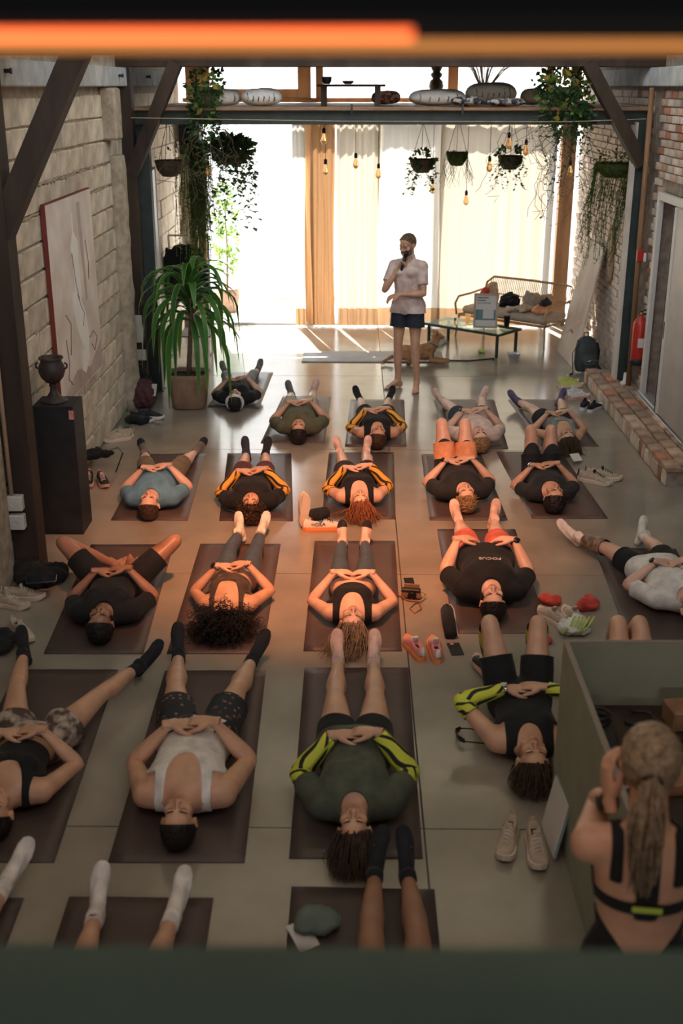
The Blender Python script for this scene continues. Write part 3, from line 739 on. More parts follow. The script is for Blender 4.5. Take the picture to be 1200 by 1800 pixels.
def print_mat(name, base, dots, scale=40, thr=.62):
    m = bpy.data.materials.new(name); m.use_nodes = True; n = m.node_tree.nodes; L = m.node_tree.links; p = n['Principled BSDF']; p.inputs['Roughness'].default_value = .8
    tc = n.new('ShaderNodeTexCoord'); v = n.new('ShaderNodeTexVoronoi'); v.inputs['Scale'].default_value = scale; L.new(tc.outputs['Object'], v.inputs['Vector'])
    r = n.new('ShaderNodeValToRGB'); r.color_ramp.interpolation = 'EASE'; L.new(v.outputs['Distance'], r.inputs['Fac'])
    r.color_ramp.elements[0].position = .12; r.color_ramp.elements[0].color = (*dots, 1); r.color_ramp.elements[1].position = .3; r.color_ramp.elements[1].color = (*base, 1)
    L.new(r.outputs[0], p.inputs['Base Color']); MATS[name] = m
print_mat('cloth_dotted', (.014, .018, .024), (.30, .14, .08), 24)
pm('cloth_camo', (.09, .06, .05), (.46, .38, .32), scale=16, rough=.85, bump=.2, bscale=60, detail=3, lo=.42, hi=.6)
pm('watch_black', (.01, .01, .011), rough=.3); pm('steel', (.6, .6, .6), rough=.25, metal=1.0); pm('bracelet', (.5, .36, .2), rough=.5)
pm('tattoo_skin', (.09, .075, .065), (.36, .22, .16), scale=26, rough=.5, detail=6, lo=.4, hi=.62)

def belt_points(c, ax, r, n=14, flat=1.0, e=None):
    ax = nrm(ax); a = nrm(np.cross(ax, e if e is not None else (0.3, .2, .9))); b = np.cross(ax, a)
    return [c + r * math.cos(t) * a + r * flat * math.sin(t) * b for t in np.arange(n) * 2 * PI / n]

class Person:
    def __init__(self, S=1.0, girth=1.0, female=False, shoulder=1.0):
        self.S = S; self.g = girth; self.fem = female; self.shw = shoulder
        self.floor = None
    # joints set by the pose functions: hipc s e w hip kn an sh el wr hand(2x frame) foot(2x frame) headc hup hfr
    def build_skin(self, voxel=.0125):
        S, g = self.S, self.g; s, e, w = self.s, self.e, self.w; hc = self.hipc; b = MB()
        fw = .93 if self.fem else 1.0; hw = 1.05 if self.fem else 1.0; ws = .9 if self.fem else 1.0
        sec = [(-.10, .085, .075, -.01), (-.05, .15 * hw, .1, -.012), (0, .168 * hw, .108, -.01), (.07, .155 * hw, .1, 0), (.15, .138 * ws, .095, .004), (.24, .143 * fw, .1, .006),
               (.33, .158 * fw, .108, .004), (.40, .162 * fw, .1, -.004), (.45, .14 * fw, .08, -.016), (.485, .095, .066, -.022), (.51, .06, .055, -.022)]
        pts = [hc + s * q[0] * S + w * q[3] * S for q in sec]
        b.tube(pts, [q[1] * S * g for q in sec], 24, flat=[q[2] * S * g for q in sec], upv=w)
        nb = hc + s * .47 * S - w * .02 * S
        hb = self.headc - self.hup * .05 - self.hfr * .022
        b.tube([nb, nb * .45 + hb * .55, hb, hb + self.hup * .03], [.066 * S, .056 * S, .053 * S, .05], 14)
        for i in (0, 1):
            sh, el = self.sh[i], self.el[i]; d = nrm(el - sh); cl = hc + s * .435 * S + (sh - hc - s * ((sh - hc) @ s)) * .45 - w * .01
            b.tube([cl, cl * .4 + sh * .6, sh], [.068 * S, .062 * S * g, .056 * S * g], 12)
            b.ell(sh, np.full(3, .059 * S * g))
            L = np.linalg.norm(el - sh)
            b.tube([sh, sh + d * L * .3, sh + d * L * .65, el, el + d * .012], [.054 * S * g, .05 * S * g, .043 * S * g, .037 * S * g, .02], 12); b.ell(el, np.full(3, .037 * S * g))
            hp, kn, an = self.hip[i], self.kn[i], self.an[i]; d1 = kn - hp; d2 = an - kn; tg = g * (1.05 if self.fem else 1)
            # the calf bulges on the back of the shin
            bk = -(w - d2 * (w @ d2) / (d2 @ d2)); bk = nrm(bk) if np.linalg.norm(bk) > .2 else nrm(np.cross(d2, e)) * 0
            b.tube([hp - d1 * .06, hp + d1 * .12, hp + d1 * .45, hp + d1 * .8, kn], [.07 * S * tg, .086 * S * tg, .075 * S * tg, .057 * S * tg, .053 * S], 14)
            b.ell(kn, np.full(3, .053 * S))
            b.tube([kn, kn + d2 * .12, kn + d2 * .3 + bk * .008, kn + d2 * .6, kn + d2 * .86, an], [.051 * S, .051 * S, .055 * S * g, .044 * S, .034 * S, .034 * S], 12)
            b.ell(kn + d2 * .27 + bk * .016 * S, np.full(3, .048 * S * g))
            b.ell(hp - s * .0 - w * .025, NP(.085, .085, .085) * S * g)
        if self.fem:
            for q in (-1, 1): b.ell(hc + s * .335 * S + e * q * .072 * S + w * .075 * S, NP(.062, .062, .05) * S)
        else:
            for q in (-1, 1): b.ell(hc + s * .37 * S + e * q * .07 * S + w * .068 * S, NP(.07, .07, .045) * S)
        V, T = remesh(b, voxel, 3, .5)
        if self.floor is not None: V[:, 2] = np.maximum(V[:, 2], self.floor)
        self.V, self.T = V, T; self.N = normals(V, T)
        rel = V - hc; self.cs = rel @ s / S; self.cu = rel @ e / S; self.cw = rel @ w / S
        D = [np.sqrt((self.cu / 1.5) ** 2 + self.cw ** 2 + np.maximum(0, np.maximum(-.02 - self.cs, self.cs - .46)) ** 2) * S - .1 * S * g]
        self.al = np.full(len(V), 9.0); self.ll = np.full(len(V), 9.0)
        A, LL = [], []
        for i in (0, 1):
            d, t = segd(V, self.sh[i], self.el[i]); D.append(d - .046 * S * g); A.append(t)
        for i in (0, 1):
            d, t = segd(V, self.hip[i], self.kn[i]); D.append(d - .074 * S * g); l1 = np.linalg.norm(self.kn[i] - self.hip[i])
            d2, t2 = segd(V, self.kn[i], self.an[i]); D.append(d2 - .045 * S * g); LL += [t * l1 / S, (l1 + t2 * np.linalg.norm(self.an[i] - self.kn[i])) / S]
        d, t = segd(V, nb, hb); D.append(d - .05 * S)
        lab = np.argmin(np.stack(D, 1), 1); self.lab = lab
        for i in (0, 1): self.al[lab == 1 + i] = A[i][lab == 1 + i]
        for k in range(4): self.ll[lab == 3 + k] = LL[k][lab == 3 + k]
        self.isarm = (lab == 1) | (lab == 2); self.isleg = (lab >= 3) & (lab <= 6); self.isneck = lab == 7; self.istor = lab == 0
    def body_parts(self, bare=(False, False)):
        """extra skin pieces joined to the body: head, forearms, hands, bare feet"""
        S, g = self.S, self.g
        Vs, Ts = [self.V], [self.T]
        self.tints = [np.zeros(len(self.V))]
        def put(VT, tint=None):
            off = sum(len(x) for x in Vs); Vs.append(VT[0]); Ts.append(VT[1] + off); self.tints.append(np.zeros(len(VT[0])) if tint is None else tint)
        hr = np.cross(self.hfr, self.hup)
        hv = HEAD[0]
        lip = np.exp(-((hv[:, 0] / .02) ** 2 + ((hv[:, 2] + .0635) / .010) ** 4)) * (hv[:, 1] > .078)
        put(place(HEAD, self.headc, hr, self.hfr, self.hup, self.hs), lip)
        for i in (0, 1):
            el, wr = self.el[i], self.wr[i]; sh = self.sh[i]; d = wr - el; du = nrm(el - sh)
            m = MB(); fl = self.hand[i][2]
            m.tube([el - nrm(d) * .03 * S, el, el + d * .12, el + d * .3, el + d * .6, el + d * .88, wr, wr + nrm(d) * .015], [.022 * S, .0365 * S * g, .041 * S * g, .0405 * S * g, .033 * S * g, .0265 * S, .0265 * S, .02 * S], 16,
                   flat=[.022 * S, .0365 * S * g, .039 * S * g, .036 * S * g, .028 * S * g, .021 * S, .02 * S, .016 * S], upv=fl)
            me = m.mesh('f'); VT = tri_arrays(me); bpy.data.meshes.remove(me); put(VT)
            H, o, (X, Y, Z) = self.hand[i][3], wr + self.hand[i][0] * .012, self.hand[i][:3]
            put(place(H, o, X, Y, Z, S * (.94 if self.fem else 1.0)))
            if bare[i]:
                X, Y, Z = self.foot[i]; put(place(FOOT, self.an[i], X, Y, Z, S))
        return np.concatenate(Vs), np.concatenate(Ts), np.concatenate(self.tints)
    def finish(self, name, skin, label, group=None, bare=(False, False), loc=None):
        V, T, tint = self.body_parts(bare)
        if self.floor is not None: V[:, 2] = np.maximum(V[:, 2], self.floor)
        self.loc = np.array([*self.hipc[:2], 0.0]) if loc is None else np.asarray(loc, float)
        me = fast_mesh(name, V - self.loc, T, attr={'lip': tint})
        self.o = obj(name, me, skin, None, loc=self.loc, label=label, cat='person', group=group)
        return self.o
    def part(self, name, VTQ, mat, label=None):
        V, T, Q = VTQ
        return obj(name, fast_mesh(name, V - self.loc, T, Q=Q), mat, self.o, label=label)
    def mb(self, name, m, mat, label=None, smooth=True):
        for k in range(len(m.v)): m.v[k] = m.v[k] - self.loc
        return m.build(name, mat, self.o, smooth, label=label)
    def wear(self, name, f, mat, t, it=4, wrinkle=.002, seed=1, label=None, minfrac=.7):
        t = np.full(len(self.V), float(t)) if np.isscalar(t) else t
        V, T, (N, tt) = clip(self.V, self.T, f, [self.N, t])
        N = N / np.maximum(1e-9, np.linalg.norm(N, axis=1))[:, None]
        return self.part(name, shell(V, T, N, tt, it, (self.floor - .001) if self.floor is not None else None, wrinkle, seed, minfrac), mat, label)
    # ---------- garments
    def tee(self, mat, hem=-.06, sleeve=.62, neck=.062, t=.014, name='t_shirt', scoop=0.0, hemflare=0.0, **k):
        d = np.sqrt((self.cu / 1.0) ** 2 + (self.cs - .50) ** 2 * .9 + (self.cw - .01 - scoop * .5) ** 2 * .7)
        f = np.minimum(self.cs - hem, d - neck - scoop * .4)
        f = np.where(self.isarm, np.minimum(.9 * (sleeve - self.al) * .28, f), f); f = np.where(self.isneck, np.minimum(f, .03 - (self.cs - .47)), f)
        tt = np.full(len(f), t) + np.where(self.isarm, .007 * np.clip(self.al / max(.1, sleeve), 0, 1), 0)
        tt = tt + np.where(self.isarm, 0, hemflare * np.clip((.16 - self.cs) / .24, 0, 1))
        return self.wear(name, f, mat, tt, wrinkle=.0035, it=6, **k)
    def vest(self, mat, hem=-.05, strap=.115, scoop=.11, neckw=.07, t=.009, name='vest', top=.5, **k):
        hole = strap + np.clip((.40 - self.cs) * .9, 0, .2) - np.abs(self.cu)
        front = self.cw > -.02
        ell = np.sqrt((self.cu / neckw) ** 2 + ((self.cs - .50) / np.where(front, scoop, .05)) ** 2) - 1
        f = np.minimum(np.minimum(self.cs - hem, hole), ell * .07)
        f = np.minimum(f, top - self.cs)
        f = np.where(self.isneck, np.minimum(f, .49 - self.cs), f); f = np.where(self.isarm, np.minimum(f, (.3 - self.al) * .28), f)
        return self.wear(name, f, mat, t, wrinkle=.001, it=2, **k)
    def shorts(self, mat, waist=.09, hem=.22, t=.009, flare=.014, name='shorts', **k):
        f = np.where(self.isleg, np.minimum(hem - self.ll, waist - self.cs), waist - self.cs)
        f = np.where(self.isarm | self.isneck, -1, f)
        tt = t + np.where(self.isleg, flare * np.clip(self.ll / hem, 0, 1) ** 1.5, 0)
        return self.wear(name, f, mat, tt, wrinkle=.003 if flare > .005 else .0008, it=4 if flare > .005 else 1, **k)
    def sock(self, i, mat, cuff=.05, toe=None, name='sock'):
        X, Y, Z = self.foot[i]; S = self.S
        V, T = place(SOCK, self.an[i], X, Y, Z, S * 1.04)
        m = MB(); d = nrm(self.kn[i] - self.an[i])
        m.tube([self.an[i] - d * .01, self.an[i] + d * cuff * .5, self.an[i] + d * cuff, self.an[i] + d * (cuff + .004)], [.039 * S, .0385 * S, .039 * S, .034 * S], 14)
        me = m.mesh('c'); v, t = tri_arrays(me); bpy.data.meshes.remove(me)
        if self.floor is not None: V[:, 2] = np.maximum(V[:, 2], self.floor); v[:, 2] = np.maximum(v[:, 2], self.floor)
        o = self.part(name, (np.concatenate([V, v]), np.concatenate([T, t + len(V)]), None), mat)
        if toe:
            x = SOCK[0][:, 0]; N = normals(V, T)
            for f, nm in ((x - .135, 'toe_patch'), (-.02 - x + .6 * np.minimum(0, SOCK[0][:, 2] + .045), 'heel_patch')):
                V2, T2, (N2,) = clip(V, T, f, [N]); sub = shell(V2, T2, N2, .0015, 0, self.floor)
                q = fast_mesh(nm, sub[0] - self.loc, sub[1], Q=sub[2]); obj(nm, q, toe, o)
        return o
    def sleeve(self, i, mat, a0=.5, a1=.93, name='arm_sleeve'):
        S, g = self.S, self.g; sh, el, wr = self.sh[i], self.el[i], self.wr[i]
        P = [sh + (el - sh) * q for q in np.linspace(a0, .88, 5)] + [el + nrm(el - sh) * .004 - nrm(wr - el) * .004] + [el + (wr - el) * q for q in np.linspace(.14, a1, 9)]
        r = list(np.interp(np.linspace(a0, .88, 5), [0, .3, .65, 1], [.056, .053, .047, .042])) + [.0425] + list(np.interp(np.linspace(.14, a1, 9), [0, .12, .3, .6, .88, 1], [.041, .0455, .045, .0375, .031, .0295]))
        r = [x * S * g + .003 for x in r]; r2 = [r[0] * .9] + r + [r[-1] * .85]
        m = MB(); n1 = 5; bf = lambda q, th: 4 * th / (2 * PI) + 1.6 * q + .25 * np.sin(7 * q)
        A_ = P[:n1] + [el]; ra = r[:n1] + [.041 * S * g + .003]; m.tube([A_[0] - (A_[1] - A_[0]) * .03] + A_, [ra[0] * .9] + ra, 24, cap=False, bandf=bf)
        B_ = [el] + P[n1 + 1:]; rb = [.041 * S * g + .003] + r[n1 + 1:]; m.tube(B_ + [B_[-1] + (B_[-1] - B_[-2]) * .03], rb + [rb[-1] * .85], 24, cap=False, bandf=bf)
        m.ell(el, np.full(3, .041 * S * g + .0028), 16, 10)
        return self.mb(name, m, mat)
    def tube_on_leg(self, i, mat, a, b, name='calf_sleeve'):
        kn, an = self.kn[i], self.an[i]; S, g = self.S, self.g; q = np.linspace(a, b, 8)
        r = np.interp(q, [0, .3, .6, .86, 1], [.054, .06, .049, .038, .037]) * S * g + .003
        m = MB(); m.tube([kn + (an - kn) * x for x in q], r, 18, cap=False, bandf=lambda z, th: 3 * th / (2 * PI) + 1.2 * z)
        return self.mb(name, m, mat)
    def watch(self, i, mat='watch_black', frac=.93, face=True, r=.0285, name='wrist_watch'):
        el, wr = self.el[i], self.wr[i]; d = nrm(wr - el); c = el + (wr - el) * frac; up = self.hand[i][2]; up = nrm(up - d * (up @ d)); sd = np.cross(d, up)
        r *= self.S
        pts = [c + (r + .002) * math.cos(t) * sd + (r - .003) * math.sin(t) * up for t in np.arange(16) * 2 * PI / 16]
        m = MB(); m.tube(pts, .008 if face else .004, 6, closed=True, flat=.0025 if face else .004, upv=None)
        if face:
            R = np.stack([sd, d, up], 1); m.lathe([(.0, -.004), (.021, -.004), (.021, .005), (.018, .007), (0, .007)], 18, c + up * (r + .001), R)
        return self.mb(name, m, mat)
    # ---------- hair
    def head_frame(self): return np.cross(self.hfr, self.hup), self.hfr, self.hup
    def hair(self, mat, style='short', t=.012, line=0.0, seed=3, n=300, length=.3, spread=.5, dirn=None, amp=.012, name='hair', ground=.018, sub=None):
        hv, ht = HEAD; rs = np.random.RandomState(seed)
        f = -.70 * (hv[:, 1] - .062 - line) + .71 * (hv[:, 2] - .074)
        f = np.minimum(f, hv[:, 2] + .075 - .4 * np.clip(hv[:, 1], -.1, 0) - .02)
        f = np.where((np.abs(hv[:, 0]) > .069) & (hv[:, 2] < .03) & (hv[:, 1] > -.034), -1, f)
        X, Y, Z = self.head_frame(); N0 = normals(hv, ht)
        V, T, (N,) = clip(hv, ht, f, [N0])
        V = smooth(V, T, 2, .5); N /= np.linalg.norm(N, axis=1)[:, None]
        bm_ = np.zeros(len(V))
        for k in range(6):
            d = rs.normal(size=3) * (60 + 40 * k) * (1.0 if style != 'curly' else 1.3); bm_ += np.sin(V @ d + rs.rand() * 6)
        tt = t * (1 + (.16 if style in ('short', 'long') else .35) * bm_ / 2.4)
        sv, st, sq = shell(V, T, N, tt, 1)
        sq = None if sq is None else sq
        P = (sv * self.hs) @ np.stack([X, Y, Z], 1).T + self.headc
        T2, Q2 = st, sq
        if np.linalg.det(np.stack([X, Y, Z], 1)) < 0: T2 = st[:, ::-1]; Q2 = None if sq is None else sq[:, ::-1]
        if ground is not None: P[:, 2] = np.maximum(P[:, 2], ground)
        o = self.part(name, (P, T2, Q2), mat)
        m = MB()
        if style in ('curly', 'long'):
            root = V[rs.choice(len(V), n)] if len(V) else V
            root = root[(root[:, 2] > -.02)] if style == 'long' else root
            for q in root:
                nq = nrm(q - NP(0, -.01, .03)); p0 = (q + nq * t * .5)
                p0w = p0 * self.hs @ np.stack([X, Y, Z], 1).T + self.headc; nw = nq @ np.stack([X, Y, Z], 1).T
                k = 20 if style == 'curly' and length > .06 else (9 if style == 'curly' else 8); tt_ = np.linspace(0, 1, k); L = length * (.6 + .5 * rs.rand())
                if style == 'curly':
                    dv = nrm(nw * 1.0 + rs.normal(size=3) * spread + (np.asarray(dirn) if dirn is not None else 0))
                    pts = p0w + dv * L * tt_[:, None]; a = nrm(np.cross(dv, rs.normal(size=3))); bb = np.cross(dv, a); ph = rs.rand() * 6; fr = L / .055 * 2 * PI
                    pts = pts + amp * (np.cos(ph + fr * tt_)[:, None] * a + np.sin(ph + fr * tt_)[:, None] * bb)
                    if ground is not None: pts[:, 2] -= .5 * np.maximum(0, L - .1) * tt_ ** 2
                else:
                    dv = np.asarray(dirn, float) + rs.normal(size=3) * spread * .35; dv = nrm(dv)
                    pts = p0w + (nw * .05 * tt_[:, None] * (1 - tt_[:, None]) * 4 * .6) + dv * L * (tt_[:, None] ** 1.2)
                    if ground is not None: pts[:, 2] = pts[:, 2] * (1 - .95 * tt_ ** .8) + ground
                    else: pts[:, 2] -= .1 * L * tt_ ** 2
                    a = rs.normal(size=3); a[2] *= .2; pts = pts + amp * np.sin(tt_ * 7 + rs.rand() * 6)[:, None] * nrm(a) * tt_[:, None]
                if ground is not None: pts[:, 2] = np.maximum(pts[:, 2], ground * (1 + .6 * rs.rand()))
                r0 = .0045 if style == 'curly' else .0042
                m.tube(pts, np.linspace(r0, r0 * .35, k), 3, cap=False)
            self.mb('hair_strands', m, sub or mat)['kind'] = 'stuff'
        # brows and closed lashes
        A = np.stack([X, Y, Z], 1); bmat = mat if 'blond' not in mat else 'hair_brown'
        for s in (-1, 1):
            m = MB(); b = NP((s * .014, .0955, .0265), (s * .03, .095, .0315), (s * .05, .0805, .026)); m.tube((b * self.hs) @ A.T + self.headc, [.003, .0038, .0018], 5); self.mb('eyebrow', m, bmat)
            m = MB(); b = NP((s * .018, .0795, -.0005), (s * .031, .0865, -.004), (s * .044, .0775, -.0005)); m.tube((b * self.hs) @ A.T + self.headc, [.0012, .0018, .0012], 4); self.mb('eyelash', m, 'hair_black')
        return o
    def beard(self, mat, t=.005):
        hv, ht = HEAD; N0 = normals(hv, ht)
        f = np.minimum(-.03 - hv[:, 2] - .35 * (hv[:, 1] - .05) - .0, hv[:, 1] - .012)
        mouth = np.sqrt((hv[:, 0] / .026) ** 2 + ((hv[:, 2] + .0645) / .011) ** 2) - 1
        f = np.minimum(f, mouth * .02)
        V, T, (N,) = clip(hv, ht, f, [N0]); X, Y, Z = self.head_frame(); A = np.stack([X, Y, Z], 1)
        sv, st, sq = shell(V, T, N, t, 1, wrinkle=.001)
        if np.linalg.det(A) < 0: st = st[:, ::-1]; sq = sq[:, ::-1]
        return self.part('beard', ((sv * self.hs) @ A.T + self.headc, st, sq), mat)

def skin_lip(m):
    n = m.node_tree.nodes; L = m.node_tree.links; p = n['Principled BSDF']
    src = p.inputs['Base Color'].links[0].from_socket
    at = n.new('ShaderNodeAttribute'); at.attribute_name = 'lip'; mx = n.new('ShaderNodeMix'); mx.data_type = 'RGBA'
    mm = n.new('ShaderNodeMix'); mm.data_type = 'RGBA'; mm.blend_type = 'MULTIPLY'; mm.inputs['Factor'].default_value = 1; mm.inputs['B'].default_value = (.75, .5, .48, 1)
    L.new(src, mm.inputs['A']); L.new(at.outputs['Fac'], mx.inputs['Factor']); L.new(src, mx.inputs['A']); L.new(mm.outputs['Result'], mx.inputs['B']); L.new(mx.outputs['Result'], p.inputs['Base Color'])
for nm in ('skin_fair', 'skin_tan', 'skin_brown'): skin_lip(MATS[nm])

def lying(crown, ankles, S=1.0, girth=1.0, female=False, turn=0.0, hands=(.62, .62), handu=(.075, .075), legs='flat', splay=(.45, .45), point=(.6, .6), nod=-.2, roll=0.0, yaw=0.0,
          zfloor=.014, anz=.09, knees=None, handw=(0.0, .018), shoulder=1.0, elbow=(0.0, 0.0), hand_dir=(0.25, 0.25)):
    """a person on their back, crown of the head and ankles at measured floor points (x, y)"""
    p = Person(S, girth, female, shoulder); p.floor = zfloor; p.hs = .98 if not female else .94
    c = NP(*crown, 0); a = [NP(*q, 0) for q in ankles]; m = (a[0] + a[1]) / 2
    s = nrm(c - m) @ rotz(turn).T; w = NP(0, 0, 1); e = np.cross(s, w) * -1     # e points to the picture's right when the head is towards the camera
    p.s, p.w, p.e = s, w, e
    p.hipc = c - s * (.635 * S + .118 * p.hs) + w * (.118 * S * girth)
    hz = .118 * p.hs + .004
    p.headc = c - s * .118 * p.hs + w * hz
    up = nrm(s * math.cos(nod) + w * math.sin(nod)); fr = nrm(w * math.cos(nod) - s * math.sin(nod))
    lat = np.cross(fr, up)
    cr, sr = math.cos(yaw), math.sin(yaw); fr2 = fr * cr + lat * sr
    cr, sr = math.cos(roll), math.sin(roll); lat2 = np.cross(fr2, up); up2 = up * cr + lat2 * sr
    p.hup, p.hfr = nrm(up2), nrm(fr2)
    p.sh, p.el, p.wr, p.hand, p.hip, p.kn, p.an, p.foot = [], [], [], [], [], [], [], []
    sw = (.165 if not female else .15) * S * shoulder
    for i, q in enumerate((-1, 1)):
        sh = p.hipc + s * .425 * S + e * q * sw + w * (-.02 * S); p.sh.append(sh)
        hs_ = (.635 * S + .118 * p.hs) - hands[i] * S * 1.02
        wr = p.hipc + s * hs_ + e * q * (handu[i] + .03) * S + w * (.128 * S * girth + .012 + handw[i])
        el, wr = ik(sh, wr, .285 * S, .255 * S, e * q * 1.0 + w * (-.95 - elbow[i]) - s * .12)
        el[2] = max(el[2], zfloor + .042 * S * girth)
        p.el.append(el); p.wr.append(wr)
        X = nrm(nrm(-e * q * 1.0 - s * hand_dir[i]) + nrm(wr - el) * .55); X = nrm(NP(X[0], X[1], -.10)); Y = nrm(s - X * (s @ X)); Z = np.cross(X, Y); Z = Z if Z[2] > 0 else -Z
        p.hand.append((X, Y, Z, HAND))
        hip = p.hipc + e * q * .088 * S - w * .012; an = a[i] + w * (anz + (.012 if legs == 'up' else 0))
        p.hip.append(hip)
        L = np.linalg.norm(an - hip) / S
        if legs == 'up': kn, an = ik(hip, an, .43 * S, .42 * S, w * 1.0 + e * q * splay[i] * .3)
        elif legs == 'butterfly': kn, an = ik(hip, an, .43 * S, .42 * S, e * q * 1.0 + w * .75)
        else:
            kn = hip + (an - hip) * .505 + w * (.02 + max(0, .02)) ; kn = kn + e * q * .012
            if L > .9 or L < .78: print('leg length', crown, i, round(L, 3))
        p.kn.append(kn); p.an.append(an)
        l = nrm(an - kn)
        if legs == 'up':
            fx = nrm(NP(an[0] - hip[0], an[1] - hip[1], 0)) ; fx = nrm(fx + e * q * splay[i] * .4); zz = NP(0, 0, 1)
        elif legs == 'butterfly':
            fx = nrm(-s * .85 + w * .12 + e * q * .1); zz = e * q * .75 + w * .65
        else:
            upv = nrm(w * math.cos(splay[i]) + e * q * math.sin(splay[i])); fx = nrm(upv * math.cos(point[i]) + l * math.sin(point[i])); zz = None
        z_ = -l if zz is None else zz; z_ = nrm(z_ - fx * (z_ @ fx)); y_ = np.cross(z_, fx)
        if y_ @ (-e * q) < 0 and legs != 'butterfly': y_ = -y_
        p.foot.append((fx, y_, z_))
    return p
# ================================================================== THINGS
pm('black_matte', (.010, .011, .012), (.018, .019, .02), scale=8, rough=.55, bump=.1, bscale=60); pm('black_gloss', (.008, .008, .009), rough=.18); pm('white_plastic', (.7, .69, .66), rough=.4)
pm('mat_plum', (.066, .045, .040), (.100, .071, .063), scale=3, rough=.42, bump=.15, bscale=160, rand=.18, rvar=.08); pm('mat_grey', (.30, .29, .29), (.38, .37, .37), scale=4, rough=.6, bump=.15, bscale=160)
pm('terracotta', (.26, .155, .10), (.37, .235, .165), scale=7, rough=.8, bump=.25, bscale=50); pm('soil', (.04, .028, .02), rough=1, bump=1, bscale=60)
pm('leaf_green', (.025, .12, .028), (.07, .24, .05), scale=10, rough=.38, spec=.5); pm('leaf_dark', (.03, .09, .03), (.08, .17, .06), scale=10, rough=.45); pm('leaf_light', (.10, .20, .03), (.20, .30, .06), scale=10, rough=.45)
pm('leaf_edge', (.30, .34, .06), rough=.5); pm('leaf_yellow', (.40, .30, .05), rough=.5); pm('moss', (.10, .16, .04), (.22, .28, .09), scale=30, rough=.9); pm('stem', (.12, .085, .05), (.2, .15, .09), scale=20, rough=.8); pm('leaf_autumn', (.35, .14, .05), (.2, .2, .05), scale=12, rough=.6)
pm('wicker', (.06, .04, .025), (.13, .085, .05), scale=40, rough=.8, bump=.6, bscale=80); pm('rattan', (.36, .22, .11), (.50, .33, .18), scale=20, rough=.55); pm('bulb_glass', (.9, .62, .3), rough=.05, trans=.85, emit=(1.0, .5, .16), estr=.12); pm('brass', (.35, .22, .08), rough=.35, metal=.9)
pm('linen', (.42, .34, .26), (.52, .43, .34), scale=20, rough=.9, bump=.3, bscale=80); pm('linen_white', (.72, .68, .62), (.80, .76, .70), scale=20, rough=.9, bump=.4, bscale=70); pm('kilim', (.35, .06, .05), (.6, .5, .42), scale=26, rough=.9, detail=2, lo=.45, hi=.55); pm('kilim_dark', (.03, .03, .04), (.45, .40, .34), scale=22, rough=.9, detail=2, lo=.45, hi=.55)
pm('red_paint', (.45, .03, .02), rough=.3); pm('red_cloth', (.50, .05, .04), (.62, .09, .06), scale=14, rough=.8, bump=.3, bscale=60); pm('lime', (.45, .60, .08), rough=.7); pm('paper', (.66, .63, .58), rough=.7); pm('paper_blue', (.25, .36, .40), rough=.6)
pm('shoe_beige', (.42, .34, .25), (.52, .43, .33), scale=30, rough=.8, bump=.3, bscale=120); pm('shoe_white', (.66, .63, .58), (.74, .71, .66), scale=30, rough=.7, bump=.2, bscale=120); pm('shoe_pink', (.55, .20, .19), (.64, .30, .27), scale=20, rough=.7); pm('shoe_black', (.012, .012, .014), (.03, .03, .032), scale=30, rough=.7); pm('sole_orange', (.80, .27, .08), rough=.6); pm('sole_cream', (.68, .58, .46), rough=.7); pm('sole_white', (.72, .70, .66), rough=.6); pm('sole_pink', (.62, .38, .30), rough=.6); pm('shoe_lime', (.48, .52, .12), (.6, .62, .2), scale=20, rough=.7); pm('shoe_orange', (.75, .34, .20), (.85, .45, .28), scale=20, rough=.6); pm('lining_dark', (.03, .025, .022), rough=.95)
pm('canvas', (.66, .58, .51), (.88, .82, .75), scale=3, rough=.8, bump=.1, bscale=80, detail=8, lo=.3, hi=.7); pm('paint_pale', (.90, .88, .82), (.94, .92, .87), scale=6, rough=.8); pm('paint_mauve', (.44, .34, .31), (.58, .48, .44), scale=5, rough=.8); pm('paint_line', (.22, .14, .12), rough=.8); pm('canvas_red', (.20, .035, .025), rough=.7)
pm('desk_board', (.25, .255, .18), (.31, .315, .23), scale=3, rough=.65, bump=.06, bscale=90); pm('desk_edge', (.23, .20, .16), rough=.6); pm('cable', (.012, .012, .013), rough=.5); pm('cable_pale', (.4, .38, .33), rough=.5); pm('tan_leather', (.22, .10, .05), (.30, .15, .08), scale=10, rough=.5); pm('fur_tan', (.36, .17, .07), (.52, .30, .15), scale=14, rough=.9, bump=.6, bscale=120); pm('bag_grey', (.035, .045, .045), (.06, .07, .07), scale=10, rough=.7, bump=.25, bscale=60); pm('panel_paint', (.42, .33, .27), (.62, .56, .48), scale=1.6, rough=.6, detail=6); pm('slice_wood', (.42, .30, .19), (.58, .44, .30), scale=9, rough=.7, bump=.3, bscale=30); pm('cloth_sage', (.10, .14, .115), (.15, .19, .16), scale=9, rough=.8, bump=.3, bscale=50); pm('screen', (.02, .025, .03), rough=.1); pm('terracotta_dark', (.03, .022, .02), (.06, .04, .035), scale=10, rough=.5, bump=.4, bscale=30); pm('sign_teal', (.03, .10, .10), (.16, .28, .27), scale=5, rough=.4); pm('ink', (.05, .04, .04), rough=.7)

